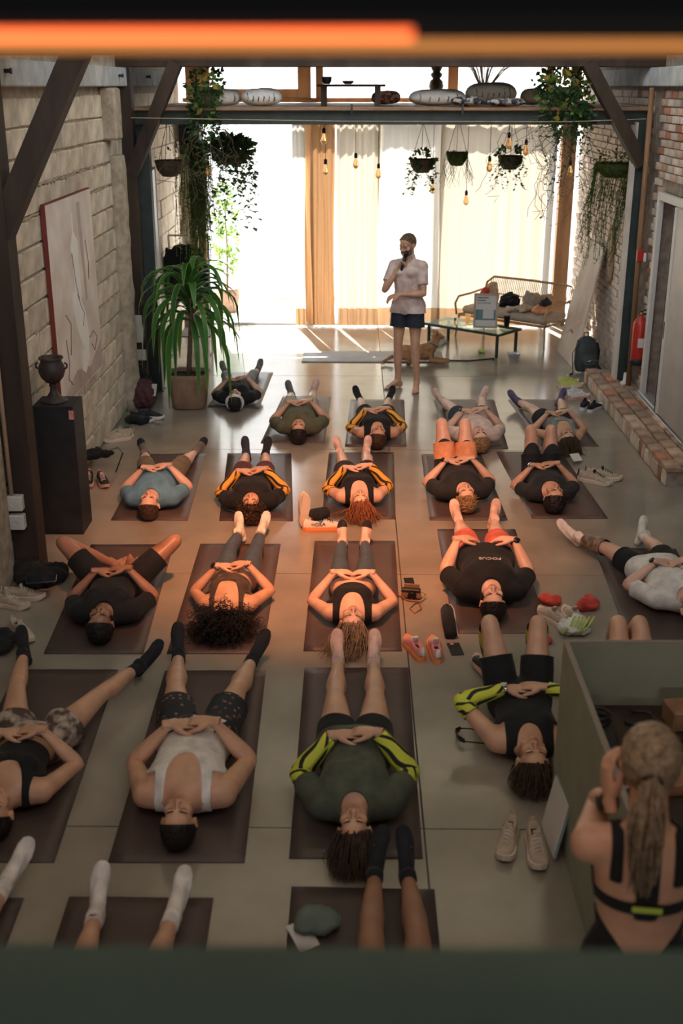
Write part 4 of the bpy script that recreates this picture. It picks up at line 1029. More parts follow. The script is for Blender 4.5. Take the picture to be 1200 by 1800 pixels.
def leafy(name, fac=.4):
    m = MATS[name]; n = m.node_tree.nodes; L = m.node_tree.links; p = n['Principled BSDF']; o = [x for x in n if x.type == 'OUTPUT_MATERIAL'][0]
    t = n.new('ShaderNodeBsdfTranslucent'); mx = n.new('ShaderNodeMixShader'); mx.inputs[0].default_value = fac
    if p.inputs['Base Color'].links: L.new(p.inputs['Base Color'].links[0].from_socket, t.inputs[0])
    else: t.inputs[0].default_value = p.inputs['Base Color'].default_value
    L.new(p.outputs[0], mx.inputs[1]); L.new(t.outputs[0], mx.inputs[2]); L.new(mx.outputs[0], o.inputs[0])
for nm in ('leaf_green', 'leaf_dark', 'leaf_light', 'leaf_yellow', 'moss'): leafy(nm, .5)
def heap(name, c, size, mat, label, cat, seed=0, n=9, voxel=.012, parent=None, flat=.5, rz=0.0, group=None):
    """a soft lumpy thing: bag, crumpled jacket, cloth"""
    r = random.Random(seed); b = MB(); sx, sy, sz = size
    for k in range(n):
        a = r.uniform(0, 2 * PI); q = r.uniform(0, .62)
        b.ell((math.cos(a) * q * sx / 2, math.sin(a) * q * sy / 2, sz * r.uniform(.25, .55)), (sx * r.uniform(.22, .34), sy * r.uniform(.2, .34), sz * r.uniform(.25, .45)), 10, 6, rotz(r.uniform(0, 3)) @ rotx(r.uniform(-.4, .4)))
    V, T = remesh(b, voxel, 1)
    w = np.zeros(len(V)); rs = np.random.RandomState(seed)
    for k in range(5): w += np.sin(V @ (rs.normal(size=3) * (30 + 16 * k)) + rs.rand() * 6) / (1 + .4 * k)
    V = V + normals(V, T) * (w * min(.008, sz * .05))[:, None]; V[:, 2] = np.maximum(V[:, 2], 0)
    return obj(name, fast_mesh(name, V, T), mat, parent, loc=c, rot=rz, label=label, cat=cat, group=group)

def text(name, body, size, mat, parent, align='LEFT'):
    tx = bpy.data.curves.new('lettering', 'FONT'); tx.body = body; tx.size = size; tx.extrude = .0008; tx.align_x = align
    o = bpy.data.objects.new('lettering', tx); TMP.collection.objects.link(o); vl = TMP.view_layers[0]; vl.update()
    me = bpy.data.meshes.new_from_object(o.evaluated_get(vl.depsgraph)); bpy.data.objects.remove(o); me.materials.clear()
    return obj(name, me, mat, parent)
# ---- shoes
def _shoe():
    nx = 22; out_l = []; xs_ = np.linspace(-.135, .15, nx); V = []; K = 13
    for i, x in enumerate(xs_):
        q = (x + .135) / .285
        wd = np.interp(q, [0, .06, .2, .4, .62, .82, .95, 1], [.018, .031, .036, .034, .043, .043, .026, .01])
        h = np.interp(q, [0, .05, .18, .32, .45, .6, .8, .95, 1], [.05, .088, .085, .08, .095, .075, .052, .042, .03])
        off = np.interp(q, [0, .5, 1], [0, .0, .006]); dip = 1 if .10 < q < .43 else 0
        for k in range(K):
            a = PI * k / (K - 1); cx, sx = math.cos(a), math.sin(a)
            y = off + wd * (abs(cx) ** .75) * (1 if cx > 0 else -1); z = .026 + (h - .026) * sx ** .7
            if dip and 4 <= k <= 8: z = .05 if 5 <= k <= 7 else h * .95; y = off + (k - 6) * -.011 if 5 <= k <= 7 else y
            V.append((x, y, z))
    F = [(i * K + k, i * K + k + 1, (i + 1) * K + k + 1, (i + 1) * K + k) for i in range(nx - 1) for k in range(K - 1)]
    F += [tuple(k for k in range(K)), tuple((nx - 1) * K + k for k in range(K))[::-1], ] ; F = [f[::-1] for f in F]
    up = MB().add(V, F)
    so = MB(); pl, pr = [], []
    for q in np.linspace(0, 1, 16):
        x = -.142 + .30 * q; wd = np.interp(q, [0, .04, .2, .4, .62, .82, .95, 1], [.012, .028, .041, .037, .047, .047, .028, .006]); pl.append((x, wd)); pr.append((x, -wd))
    poly = pl + pr[::-1]; V = []; n = len(poly)
    for z, s in ((0, .94), (.006, 1), (.028, 1.0), (.034, .93)): V += [(x, y * s, z + (.018 * max(0, (x - .09) / .06) ** 2 if z < .02 else .012 * max(0, (x - .1) / .05) ** 2)) for x, y in poly]
    F = [(j * n + i, j * n + (i + 1) % n, (j + 1) * n + (i + 1) % n, (j + 1) * n + i) for j in range(3) for i in range(n)] + [tuple(range(n)), tuple(3 * n + i for i in range(n))[::-1]]
    so.add(V, [f[::-1] for f in F])
    li = MB(); li.lathe([(.0, .0), (.9, .0), (1, .004)], 16); li.v[0] = li.v[0] * NP(.046, .02, 1) + NP(-.058, 0, .053)
    la = MB()
    for k in range(5):
        x = .0 + k * .018; z = np.interp((x + .135) / .285, [.45, .6, .8], [.097, .079, .055]); la.tube([(x, -.026, z - .016), (x + .004, -.012, z + .001), (x, 0, z + .004), (x - .004, .012, z + .001), (x, .026, z - .016)], .0028, 5)
    tg = MB(); tg.box((-.012, -.017, .075), (.004, .017, .112), roty(-.35), bev=.004)
    hc = MB(); hc.tube([(-.138, -.012, .035), (-.142, 0, .05), (-.138, 0, .095)], [.006, .018, .01], 8, flat=.004, upv=(1, 0, 0))
    return up.mesh('upper', True), so.mesh('sole', False), li.mesh('lining', True), la.mesh('laces', True), tg.mesh('tongue', False), hc.mesh('heel_tab', True)
SHOE = _shoe()
_shoe_cache = {}
def shoe_mesh(k, mat):
    if (k, mat) not in _shoe_cache:
        me = SHOE[k].copy(); me.materials.clear(); me.materials.append(MATS[mat]); _shoe_cache[(k, mat)] = me
    return _shoe_cache[(k, mat)]
def shoe(loc, rz, upper, sole, lace, label, group, flip=False, sc=1.0, rot=None, accent=None):
    t = thing('running_shoe', label, 'shoe', loc, rz, group, rot=rot); t.scale = (sc, -sc if flip else sc, sc)
    for k, (nm, mt) in enumerate((('upper', upper), ('sole', sole), ('lining', 'lining_dark'), ('laces', lace), ('tongue', accent or upper), ('heel_tab', accent or upper))): obj(nm, shoe_mesh(k, mt), None, t)
    return t
def pair(px, py, ang, upper, sole, lace, label, gap=.115, sc=1.0, accent=None, skew=.12, z=0.0):
    c = G(px, py, z + .04)[:2]; a = math.radians(ang); side = NP(-math.sin(a), math.cos(a)) * gap / 2
    g = label.split(' beside')[0][:60]
    for s in (-1, 1): shoe((*(c + s * side + NP(math.cos(a), math.sin(a)) * s * .02), z), a + s * skew, upper, sole, lace, ('left ' if s > 0 else 'right ') + label, 'pairs of shoes set down on the floor', flip=s < 0, sc=sc, accent=accent)
pair(208, 765, 200, 'shoe_beige', 'sole_cream', 'shoe_white', 'beige knit running shoe by the block wall under the red bag')
pair(257, 731, -20, 'shoe_black', 'sole_white', 'shoe_black', 'black sneaker with thick white sole next to the red bag')
pair(168, 843, -75, 'shoe_black', 'sole_pink', 'shoe_white', 'black sneaker with pink front under the waist bag by the pedestal', accent='shoe_pink')
pair(28, 1050, -8, 'shoe_beige', 'sole_cream', 'shoe_white', 'beige running shoe before the timber post', gap=.13)
c = G(38, 1118); shoe((*c[:2], 0), -.9, 'shoe_beige', 'sole_cream', 'shoe_white', 'single beige shoe beside the black socked feet of the woman in patterned shorts', None)
c = G(536, 930); shoe((c[0], c[1], .145), 0, 'shoe_orange', 'sole_cream', 'shoe_orange', 'pale orange running shoe standing on its heel beside its partner', None, rot=(0, -PI / 2 + .12, -1.2))
c = G(566, 931); hk = shoe((*c[:2], .0), .12, 'shoe_white', 'sole_orange', 'shoe_black', 'white running shoe with orange sole lying with a black cloth on it', None, accent='shoe_orange', sc=1.1)
heap('cloth', (c[0] - .02, c[1] + .02, .085), (.26, .16, .10), 'cloth_black', 'crumpled black cloth lying on the white and orange shoe', 'cloth', 21)
to = text('shoe_lettering', 'HOKA', .035, 'ink', hk, 'CENTER'); to.scale = (1, -1 if hk.scale[1] < 0 else 1, 1); to.location = (-.03, -.0405, .045); to.rotation_euler = (PI / 2 - .12, 0, 0)
pair(747, 1137, 100, 'shoe_pink', 'sole_orange', 'shoe_white', 'pink and white running shoe with orange sole near the camera strap', gap=.12, accent='shoe_white')
pair(990, 1082, 110, 'shoe_beige', 'sole_cream', 'shoe_white', 'tan running shoe standing between two red cloths', gap=.13)
pair(1052, 838, -25, 'shoe_beige', 'sole_cream', 'shoe_black', 'chunky beige trail shoe with black laces beside the grey topped sleeper', gap=.13, sc=1.1, accent='shoe_black')
pair(1000, 672, 20, 'shoe_lime', 'sole_cream', 'leaf_edge', 'lime yellow running shoe by the grey backpack', gap=.14)
pair(1012, 692, 35, 'shoe_white', 'sole_pink', 'shoe_white', 'cream running shoe with pink sole before the brick ledge', gap=.13)
pair(1036, 712, 60, 'shoe_black', 'sole_white', 'shoe_white', 'black and white shoe touching the foot of the brick ledge', gap=.12)
pair(917, 1478, -98, 'shoe_beige', 'sole_cream', 'shoe_white', 'cream running shoe beside the desk with a leaning magazine', gap=.125)
pair(768, 597, 75, 'shoe_white', 'sole_white', 'shoe_lime', 'white shoe with lime lining under the glass table', gap=.13, accent='shoe_lime')

# ---- yoga mats
def mat_obj(pts, label, mat='mat_plum', th=.006, curl=0.0):
    """pts: far-left, far-right, near-right, near-left corners on the floor (x, y)"""
    P = np.array([[q[0], q[1]] for q in pts], float); nu, nv = 8, 22; V = []
    for j in range(nv + 1):
        for i in range(nu + 1):
            a, b = i / nu, j / nv; p = (P[0] * (1 - a) + P[1] * a) * (1 - b) + (P[3] * (1 - a) + P[2] * a) * b
            z = th + .001 * math.sin(7 * a + 11 * b + len(label)) + curl * max(0, b - .94) ** 2 * 40 * .3; V.append((p[0], p[1], z))
    n = len(V); W_ = nu + 1
    V2 = V + [(x, y, max(.0005, z - th)) for x, y, z in V]
    F = [(j * W_ + i, (j + 1) * W_ + i, (j + 1) * W_ + i + 1, j * W_ + i + 1) for j in range(nv) for i in range(nu)]
    F += [tuple(n + k for k in f[::-1]) for f in F]
    B = [i for i in range(nu)] ; ring = [i for i in range(W_)] + [j * W_ + nu for j in range(1, nv + 1)] + [nv * W_ + i for i in range(nu - 1, -1, -1)] + [j * W_ for j in range(nv - 1, 0, -1)]
    F += [(ring[k], ring[(k + 1) % len(ring)], n + ring[(k + 1) % len(ring)], n + ring[k]) for k in range(len(ring))]
    c = P.mean(0); m = MB(); m.add(np.array(V2) - NP(c[0], c[1], 0), F)
    return m.build('yoga_mat', mat, None, True, loc=(c[0], c[1], 0), label=label, cat='yoga mat', group='yoga mats on the floor')
def matpx(nl, nr, fr, fl, label, **k):
    mat_obj([G(*fl), G(*fr), G(*nr), G(*nl)], label, **k)
matpx((365, 716), (455, 719), (480, 655), (402, 655), 'plum yoga mat under the capped sleeper behind the potted dracaena')
matpx((458, 779), (570, 779), (582, 697), (497, 697), 'plum yoga mat under the sleeper in the plain olive T-shirt')
matpx((606, 785), (714, 785), (710, 703), (616, 703), 'plum yoga mat under the first amber sleeved sleeper at the standing man\'s feet')
matpx((788, 789), (893, 789), (868, 703), (762, 703), 'plum yoga mat under the sleeper in the pale pink shirt')
matpx((952, 785), (1052, 785), (985, 703), (893, 703), 'plum yoga mat under the woman in the grey crop top')
matpx((195, 915), (330, 915), (362, 798), (255, 799), 'plum yoga mat under the man in the blue T-shirt')
matpx((385, 916), (515, 916), (512, 798), (400, 798), 'plum yoga mat under the curly haired sleeper with amber sleeves')
matpx((565, 913), (695, 913), (692, 796), (578, 796), 'plum yoga mat under the red haired woman with amber sleeves')
matpx((755, 915), (892, 915), (845, 799), (740, 799), 'plum yoga mat under the man in pale orange shorts')
matpx((935, 912), (1068, 912), (985, 795), (872, 795), 'plum yoga mat under the sleeper with bent knees near the brick ledge')
matpx((77, 1150), (252, 1150), (305, 958), (160, 958), 'plum yoga mat under the man with soles together')
matpx((293, 1150), (462, 1150), (493, 957), (352, 957), 'plum yoga mat under the woman with wide curly hair')
matpx((533, 1145), (706, 1145), (694, 952), (553, 952), 'plum yoga mat under the woman in leggings and black bra top')
matpx((797, 1114), (965, 1114), (905, 931), (768, 931), 'plum yoga mat under the man in the printed black T-shirt')
c0 = G(1052, 985); c1 = G(1098, 1108); dv = nrm((c1 - c0)[:2]); sd = NP(-dv[1], dv[0]); c0 = c0[:2] - dv * .25
mat_obj([c0, c0 + sd * .61, c0 + sd * .61 + dv * 1.78, c0 + dv * 1.78], 'plum yoga mat under the man in the white T-shirt and black watch')
matpx((-135, 1517), (95, 1517), (207, 1178), (30, 1178), 'plum yoga mat under the woman in patterned shorts')
matpx((190, 1517), (430, 1517), (467, 1180), (290, 1180), 'plum yoga mat under the man in the white tank top')
matpx((508, 1510), (743, 1510), (717, 1175), (535, 1175), 'plum yoga mat under the woman with lime sleeves and olive T-shirt')
def matnear(fl, fr, label, dy=1.79, dx=0.0):
    a, b = G(*fl), G(*fr); mat_obj([a, b, (b[0] + dx, b[1] - dy), (a[0] + dx, a[1] - dy)], label)
matnear((-205, 1580), (42, 1580), 'plum yoga mat under the one white sock at the room\'s block wall side', dx=.04)
matnear((122, 1578), (375, 1580), 'plum yoga mat under the two white socks with ankle marks', dx=.03)
matnear((512, 1560), (763, 1565), 'plum yoga mat under the black sneaker socks and green cap')
a = G(530, 637); m_ = mat_obj([(a[0] + .01, a[1] + .61), (a[0] + 1.8, a[1] + .61), (a[0] + 1.8, a[1]), a], 'pale grey yoga mat behind the standing man', 'mat_grey', .012)

# ---- pedestal with urn
P0 = G(76, 940); ped = thing('pedestal', 'tall square black pedestal against the block wall', 'pedestal', (P0[0] + .16, P0[1] + .16, 0))
m = MB(); m.box((-.155, -.155, 0), (.155, .155, 1.03), bev=.004); m.build('column', 'black_matte', ped); m = MB(); m.box((.120, -.1565, .93), (.157, -.1545, 1.0)); m.build('price_tag', 'shoe_pink', ped, label='small pink tag on the pedestal corner')
urn = thing('urn', 'dark bronze goblet urn standing on the black pedestal', 'urn', (P0[0] + .14, P0[1] + .16, 1.03))
m = MB(); m.lathe([(0, 0), (.10, 0), (.10, .012), (.075, .022), (.05, .045), (.03, .075), (.024, .11), (.032, .125), (.024, .14)], 24); m.build('foot', 'terracotta_dark', urn, True)
m = MB(); m.lathe([(.02, .138), (.05, .15), (.085, .19), (.1, .235), (.096, .275), (.078, .31), (.08, .322), (.093, .332), (.09, .342), (.07, .336), (.07, .3), (0, .28)], 24); m.build('bowl', 'terracotta_dark', urn, True)
for s in (-1, 1): m = MB(); m.tube([(s * .095, 0, .25), (s * .115, 0, .262), (s * .118, 0, .285), (s * .1, 0, .3)], .008, 8); m.build('handle', 'terracotta_dark', urn, True)

# ---- painting on the block wall
PT = thing('painting', 'tall pale canvas of an abstract standing figure on the block wall', 'painting', (XL + .035, 9.8, 1.6))
PT.rotation_euler = (0, 0, 0)
m = MB(); m.box((-.02, -.79, -.81), (.015, .79, .81)); m.build('canvas', 'canvas', PT)
m = MB(); m.box((-.022, -.80, -.81), (.013, -.79, .81)); m.box((-.022, -.80, .81), (.013, .80, .818)); m.build('canvas_edge', 'canvas_red', PT)
def paintpoly(name, poly, mat, x): m = MB(); m.prism([(p[0], p[1]) for p in poly], 0, .0012, NP((0, 0, 1), (1, 0, 0), (0, 1, 0)), (x, 0, 0)); m.build(name, mat, PT)
paintpoly('painted_bottle', [(-.02, .68), (.03, .68), (.04, .52), (.17, .42), (.15, .30), (.17, -.05), (.06, -.12), (-.05, -.1), (-.06, .3), (-.1, .4), (0, .52)], 'paint_pale', .0155)
paintpoly('painted_fruit', [(-.18, -.02), (-.1, .04), (.1, -.05), (.26, -.2), (.32, -.4), (.2, -.55), (.02, -.42), (-.1, -.26)], 'paint_pale', .0158)
paintpoly('painted_drape', [(.32, -.4), (.26, -.62), (.1, -.72), (-.02, -.66), (.05, -.5), (.2, -.5)], 'paint_pale', .016)
paintpoly('painted_shade', [(.22, .74), (.34, .74), (.38, -.1), (.3, -.12), (.26, .3)], 'paint_mauve', .0155)
paintpoly('painted_shade', [(-.78, -.8), (.78, -.8), (.78, -.55), (.3, -.7), (-.2, -.62), (-.6, -.72)], 'paint_mauve', .0153)
for pts in ([(-.5, -.3), (-.46, -.5), (-.52, -.62), (-.4, -.7)], [(.34, -.45), (.5, -.42), (.62, -.5), (.5, -.6), (.4, -.52)], [(-.08, .35), (-.02, .1), (.06, -.05)], [(.44, .4), (.5, .2), (.47, .05)], [(-.45, -.1), (-.3, -.2), (-.38, -.45)], [(.0, .0), (.1, -.12), (.2, -.2), (.12, -.3)]):
    m = MB(); m.tube([(.017, p[0], p[1]) for p in pts], .004, 5); m.build('painted_line', 'paint_line', PT, True)

# ---- dracaena in a terracotta pot
PC = G(330, 722); pot = thing('potted_dracaena', 'tall dracaena with long arching leaves in a terracotta pot', 'potted plant', (PC[0], PC[1] + .18, 0))
m = MB()
def sq(r, z, k=5): return [(r * np.sign(math.cos(t)) * abs(math.cos(t)) ** (2 / k), r * np.sign(math.sin(t)) * abs(math.sin(t)) ** (2 / k), z) for t in np.arange(32) * 2 * PI / 32]
rings = [sq(.155, 0), sq(.175, .02), sq(.215, .34, 4.2), sq(.222, .385, 4), sq(.2, .385, 4), sq(.195, .34, 4)]
V = [p for r in rings for p in r]; F = [(j * 32 + i, j * 32 + (i + 1) % 32, (j + 1) * 32 + (i + 1) % 32, (j + 1) * 32 + i) for j in range(5) for i in range(32)] + [tuple(range(32))[::-1]]
m.add(V, F); m.build('pot', 'terracotta', pot, True); m = MB(); m.add([(x, y, .345) for x, y, _ in sq(.2, 0, 4)], [tuple(range(32))]); m.build('soil', 'soil', pot)
stem_top = NP(.05, .06, 1.22)
m = MB(); m.tube([(.0, 0, .33), (.02, .03, .6), (.05, .05, .95), stem_top], [.03, .026, .024, .022], 10); m.build('trunk', 'stem', pot, True)
lr = random.Random(5)
def blade(base, az, el, L, w, droop, n=11):
    pts = []; p = np.array(base, float); a = el
    for k in range(n):
        pts.append(p.copy()); p = p + NP(math.cos(a) * math.cos(az), math.cos(a) * math.sin(az), math.sin(a)) * L / (n - 1); a = max(-1.5, a - droop / (n - 1) * (1.2 + .5 * k / n))
    sd = NP(-math.sin(az), math.cos(az), 0); V = []; 
    for k, q in enumerate(pts):
        t = k / (n - 1); ww = w * min(1, .35 + 2.4 * t) * (1 - t ** 3.2) + .001
        V += [q - sd * ww, q - sd * ww * .72 + NP(0, 0, -ww * .12), q + NP(0, 0, -ww * .38), q + sd * ww * .72 + NP(0, 0, -ww * .12), q + sd * ww]
    F = []
    for k in range(n - 1): F += [(k * 5 + j, k * 5 + j + 1, k * 5 + j + 6, k * 5 + j + 5) for j in range(4)]
    return V, F, np.tile([1., .25, .0, .25, 1.], n) + .6 * np.repeat(np.linspace(0, 1, n) ** 6, 5)
def dracaena_mat(name, base):
    m = bpy.data.materials.new(name); m.use_nodes = True; n = m.node_tree.nodes; L = m.node_tree.links; p = n['Principled BSDF']; p.inputs['Roughness'].default_value = .35
    at = n.new('ShaderNodeAttribute'); at.attribute_name = 'band'; r = n.new('ShaderNodeValToRGB'); r.color_ramp.elements[0].position = .35; r.color_ramp.elements[0].color = (*base, 1); r.color_ramp.elements[1].position = .95; r.color_ramp.elements[1].color = (.34, .42, .10, 1)
    L.new(at.outputs['Fac'], r.inputs['Fac']); L.new(r.outputs[0], p.inputs['Base Color']); MATS[name] = m; leafy(name, .4)
dracaena_mat('dracaena_a', (.03, .14, .03)); dracaena_mat('dracaena_b', (.06, .22, .045)); dracaena_mat('dracaena_c', (.12, .27, .05))
for k in range(58):
    t = k / 58; z = .80 + .34 * t; az = k * 2.399 + lr.uniform(-.2, .2); el = 1.45 * t ** 1.3 + lr.uniform(-.1, .25) + .15; L = lr.uniform(.85, 1.3) * (1 - .25 * t)
    V, F, bd = blade(stem_top + NP(0, 0, z - 1.10), az, el, L, lr.uniform(.028, .046), lr.uniform(1.9, 2.9)); m = MB(); m.add(V, F, bd)
    m.build('leaf', 'dracaena_c' if (k < 12 and k % 3 == 0) else ('dracaena_b' if k % 3 else 'dracaena_a'), pot, True)

# ---- trailing plants
def trail(m, p, L, rs, lean=(0, 0), nleaf=10, size=.03, r=.0022, wob=.05, leafm=None):
    k = max(4, int(L / .07)); t = np.linspace(0, 1, k); ph = rs.rand(4) * 6
    pts = np.stack([p[0] + lean[0] * t + wob * np.sin(ph[0] + 5 * t) * t, p[1] + lean[1] * t + wob * np.sin(ph[1] + 4 * t) * t, p[2] + .05 * np.sin(PI * np.minimum(1, t * 3)) * (t < .34) - L * t], 1)
    m.tube(pts, r, 3, cap=False); lm = leafm or m
    for q in np.linspace(.05, 1, nleaf):
        c = NP(*[np.interp(q, t, pts[:, j]) for j in range(3)]); a = rs.rand() * 2 * PI; s = size * (.6 + .7 * rs.rand()); d = NP(math.cos(a), math.sin(a), -.9 + .9 * rs.rand()); d = nrm(d); sd = nrm(np.cross(d, (0, 0, 1)) + 1e-6); up = np.cross(sd, d)
        lm.add([c, c + d * s * .5 + sd * s * .42 + up * s * .1, c + d * s * 1.15, c + d * s * .5 - sd * s * .42 + up * s * .1], [(0, 1, 2, 3)])
def bush(m, c, R, n, rs, size=.04):
    for _ in range(n):
        d = nrm(rs.normal(size=3)); p = c + d * R * (.55 + .5 * rs.rand()); a = nrm(d + rs.normal(size=3) * .6); sd = nrm(np.cross(a, rs.normal(size=3))); s = size * (.6 + .8 * rs.rand()); up = np.cross(sd, a)
        m.add([p, p + a * s * .5 + sd * s * .4 + up * s * .1, p + a * s * 1.1, p + a * s * .5 - sd * s * .4 + up * s * .1], [(0, 1, 2, 3)])
def basket(name, c, R, label, seed, trails, size=.034, leaf='leaf_dark', body='wicker', depth=.16, cords=True, lean=None, bushn=60, extra=None, bushm=None, ztop=3.0, lens=(.25, .6)):
    rs = np.random.RandomState(seed); t = thing(name, label, 'hanging plant', c)
    m = MB(); m.lathe([(0, -depth), (R * .5, -depth * .95), (R * .85, -depth * .55), (R, 0), (R * .94, .005), (R * .8, -depth * .45), (0, -depth * .6)], 20); m.build('basket', body, t, True)
    if cords:
        for k in range(3): a = k * 2.1 + .4; m = MB(); m.tube([(R * .95 * math.cos(a), R * .95 * math.sin(a), 0), (0, 0, min(.42, ztop - c[2] - .02)), (0, 0, ztop - c[2])], .003, 4); m.build('cord', 'stem', t)
    m = MB(); bush(m, NP(0, 0, .02), NP(R, R, R * .55), bushn, rs, size * 1.2)
    for k in range(trails):
        a = rs.rand() * 2 * PI; trail(m, (R * .9 * math.cos(a), R * .9 * math.sin(a), .02), rs.uniform(*lens), rs, (lean[0] if lean else .06 * math.cos(a), lean[1] if lean else .06 * math.sin(a)), rs.randint(8, 16), size)
    o = m.build('foliage', leaf, t, False, kind='stuff')
    return t
def LP(px, py, Y): return AY(px, py, Y)
basket('hanging_basket', LP(742, 280, 14.2), .155, 'hanging basket of leafy vines to the left of the mossy hanging pot', 1, 16, .05, lens=(.15, .42))
basket('hanging_basket', LP(803, 268, 14.4), .135, 'hanging mossy pot with thin straight strands', 2, 44, .006, body='moss', lens=(.25, .45), bushn=40)
basket('hanging_basket', LP(897, 274, 14.0), .15, 'hanging basket of small leaved vines near the tall cream curtain\'s edge', 3, 14, .045, lens=(.15, .42), bushn=90)
basket('hanging_basket', LP(405, 265, 13.8), .24, 'hanging basket of ivy in front of the open garden door', 4, 34, .07, lens=(.2, 1.0), bushn=420)
bw = basket('hanging_bowl', LP(297, 282, 13.3), .165, 'dark hanging bowl by the black column with nothing trailing', 5, 1, .03, depth=.18, bushn=6)
bw = basket('hanging_bowl', LP(1080, 287, 13.4), .215, 'hanging bowl of moss trailing down the brick wall', 6, 120, .026, leaf='moss', body='moss', depth=.16, lean=(-.1, .1), lens=(.35, 1.2), bushn=160)
# curtain of thin green strands under the speaker
rs = np.random.RandomState(11); t = thing('hanging_moss', 'thick hanging moss plant below the loudspeaker', 'hanging plant', LP(345, 270, 14.2)); m = MB()
for k in range(230): trail(m, (rs.normal() * .085, rs.normal() * .07, .12), rs.uniform(.5, 1.55), rs, (rs.normal() * .03, 0), 22, .03, .003, .025)
m.build('strands', 'moss', t, kind='stuff'); m = MB(); m.tube([(0, 0, .1), (0, 0, 3.0 - LP(345, 270, 14.2)[2])], .004, 5); m.build('cord', 'stem', t)
# big planters on the loft edge
def loft_plant(c, R, label, seed, n, trails, lens, autumn):
    rs = np.random.RandomState(seed); t = thing('loft_planter', label, 'potted plant', (c[0], c[1], 3.066)); m = MB(); m.lathe([(0, 0), (.11, 0), (.15, .2), (.14, .2), (.12, .17), (0, .16)], 18); m.build('pot', 'wicker', t, True)
    m = MB(); bush(m, NP(0, -.05, .22), NP(R, R * .8, .22), int(n * 1.5), rs, .05); bush(m, NP(0, -.42, -.05), NP(R * .9, .10, .30), int(n * 1.5), rs, .048)
    for k in range(trails): trail(m, (rs.normal() * R * .5, -.42 + rs.normal() * .04, .05), rs.uniform(*lens), rs, (rs.normal() * .1, 0), 14, .05, .003, .07)
    m.build('foliage', 'leaf_dark', t, kind='stuff'); m = MB(); bush(m, NP(0, -.36, .08), NP(R, .2, .3), n // 3, rs, .07); m.build('young_leaves', 'leaf_light', t, kind='stuff'); m = MB(); bush(m, NP(0, -.38, .08), NP(R, .2, .3), autumn, rs, .075); m.build('yellow_leaves', 'leaf_yellow', t, kind='stuff')
    m = MB()
    for k in range(26 if R > .27 else 14):
        p = NP(rs.normal() * R * .4 - .1 * (R > .27), -.42, -.2); pts = [p.copy()]
        for j in range(14): p = p + NP(rs.normal() * .06, rs.normal() * .02, -.05 + rs.normal() * .05); pts.append(p.copy())
        m.tube(pts, .0028, 4, cap=False)
    m.build('aerial_roots', 'stem', t, kind='stuff')
    return t
loft_plant(AY(985, 180, 12.95), .3, 'big tangled plant with yellow leaves spilling over the loft edge by the brick wall', 31, 260, 16, (.3, 1.2), 40)
loft_plant(AY(365, 180, 12.95), .2, 'trailing plant spilling over the loft edge by the block wall', 32, 130, 14, (.25, .8), 12)

# ---- pendant bulbs
pb = thing('pendant_bulb', 'clear pendant bulb on a long black cord under the loft', 'pendant lamp', (0, 0, 0), group='pendant bulbs hanging under the loft')
m = MB(); m.lathe([(0, -.075), (.014, -.072), (.031, -.05), (.035, -.025), (.026, .01), (.015, .04), (.014, .05)], 14); m.build('bulb', 'bulb_glass', pb, True)
m = MB(); m.lathe([(.016, .045), (.018, .05), (.018, .09), (.008, .105), (0, .106)], 12); m.build('socket', 'black_matte', pb, True)
m = MB(); m.tube([(0, 0, .1), (0, 0, 1)], .0035, 5); m.build('cord', 'cable', pb)
for k, (px, py, Y) in enumerate(((569, 242, 13.3), (572, 296, 13.6), (625, 285, 13.9), (665, 303, 14.3), (860, 291, 13.6), (894, 250, 13.2), (924, 262, 13.4), (819, 350, 14.6), (1001, 298, 13.7), (366, 298, 14.1), (760, 330, 14.9))):
    c = AY(px, py, Y); o = pb if k == 0 else dup(pb, c); o.location = tuple(c)
    o['label'] = ('upper pendant bulb of two before the tan curtain', 'lower pendant bulb of two before the tan curtain', 'pendant bulb before the deeply folded cream curtain', 'pendant bulb hung closest above the standing man', 'pendant bulb between the mossy pot and the small leaved vine basket', 'pendant bulb right above the basket of small leaved vines', 'pendant bulb between the small leaved vine basket and the big loft plant', 'lowest pendant bulb under the loft on the longest cord', 'pendant bulb beside the timber jamb near the brick wall', 'pendant bulb half hidden between ivy basket and hanging moss', 'pendant bulb among the vines below the leafy hanging basket')[k]
    for ch in o.children:
        if ch.name.startswith('cord'):
            m = MB(); m.tube([(0, 0, .1), (0, 0, 3.0 - c[2])], .0035, 5); ch.data = m.mesh('cord'); ch.data.materials.append(MATS['cable'])

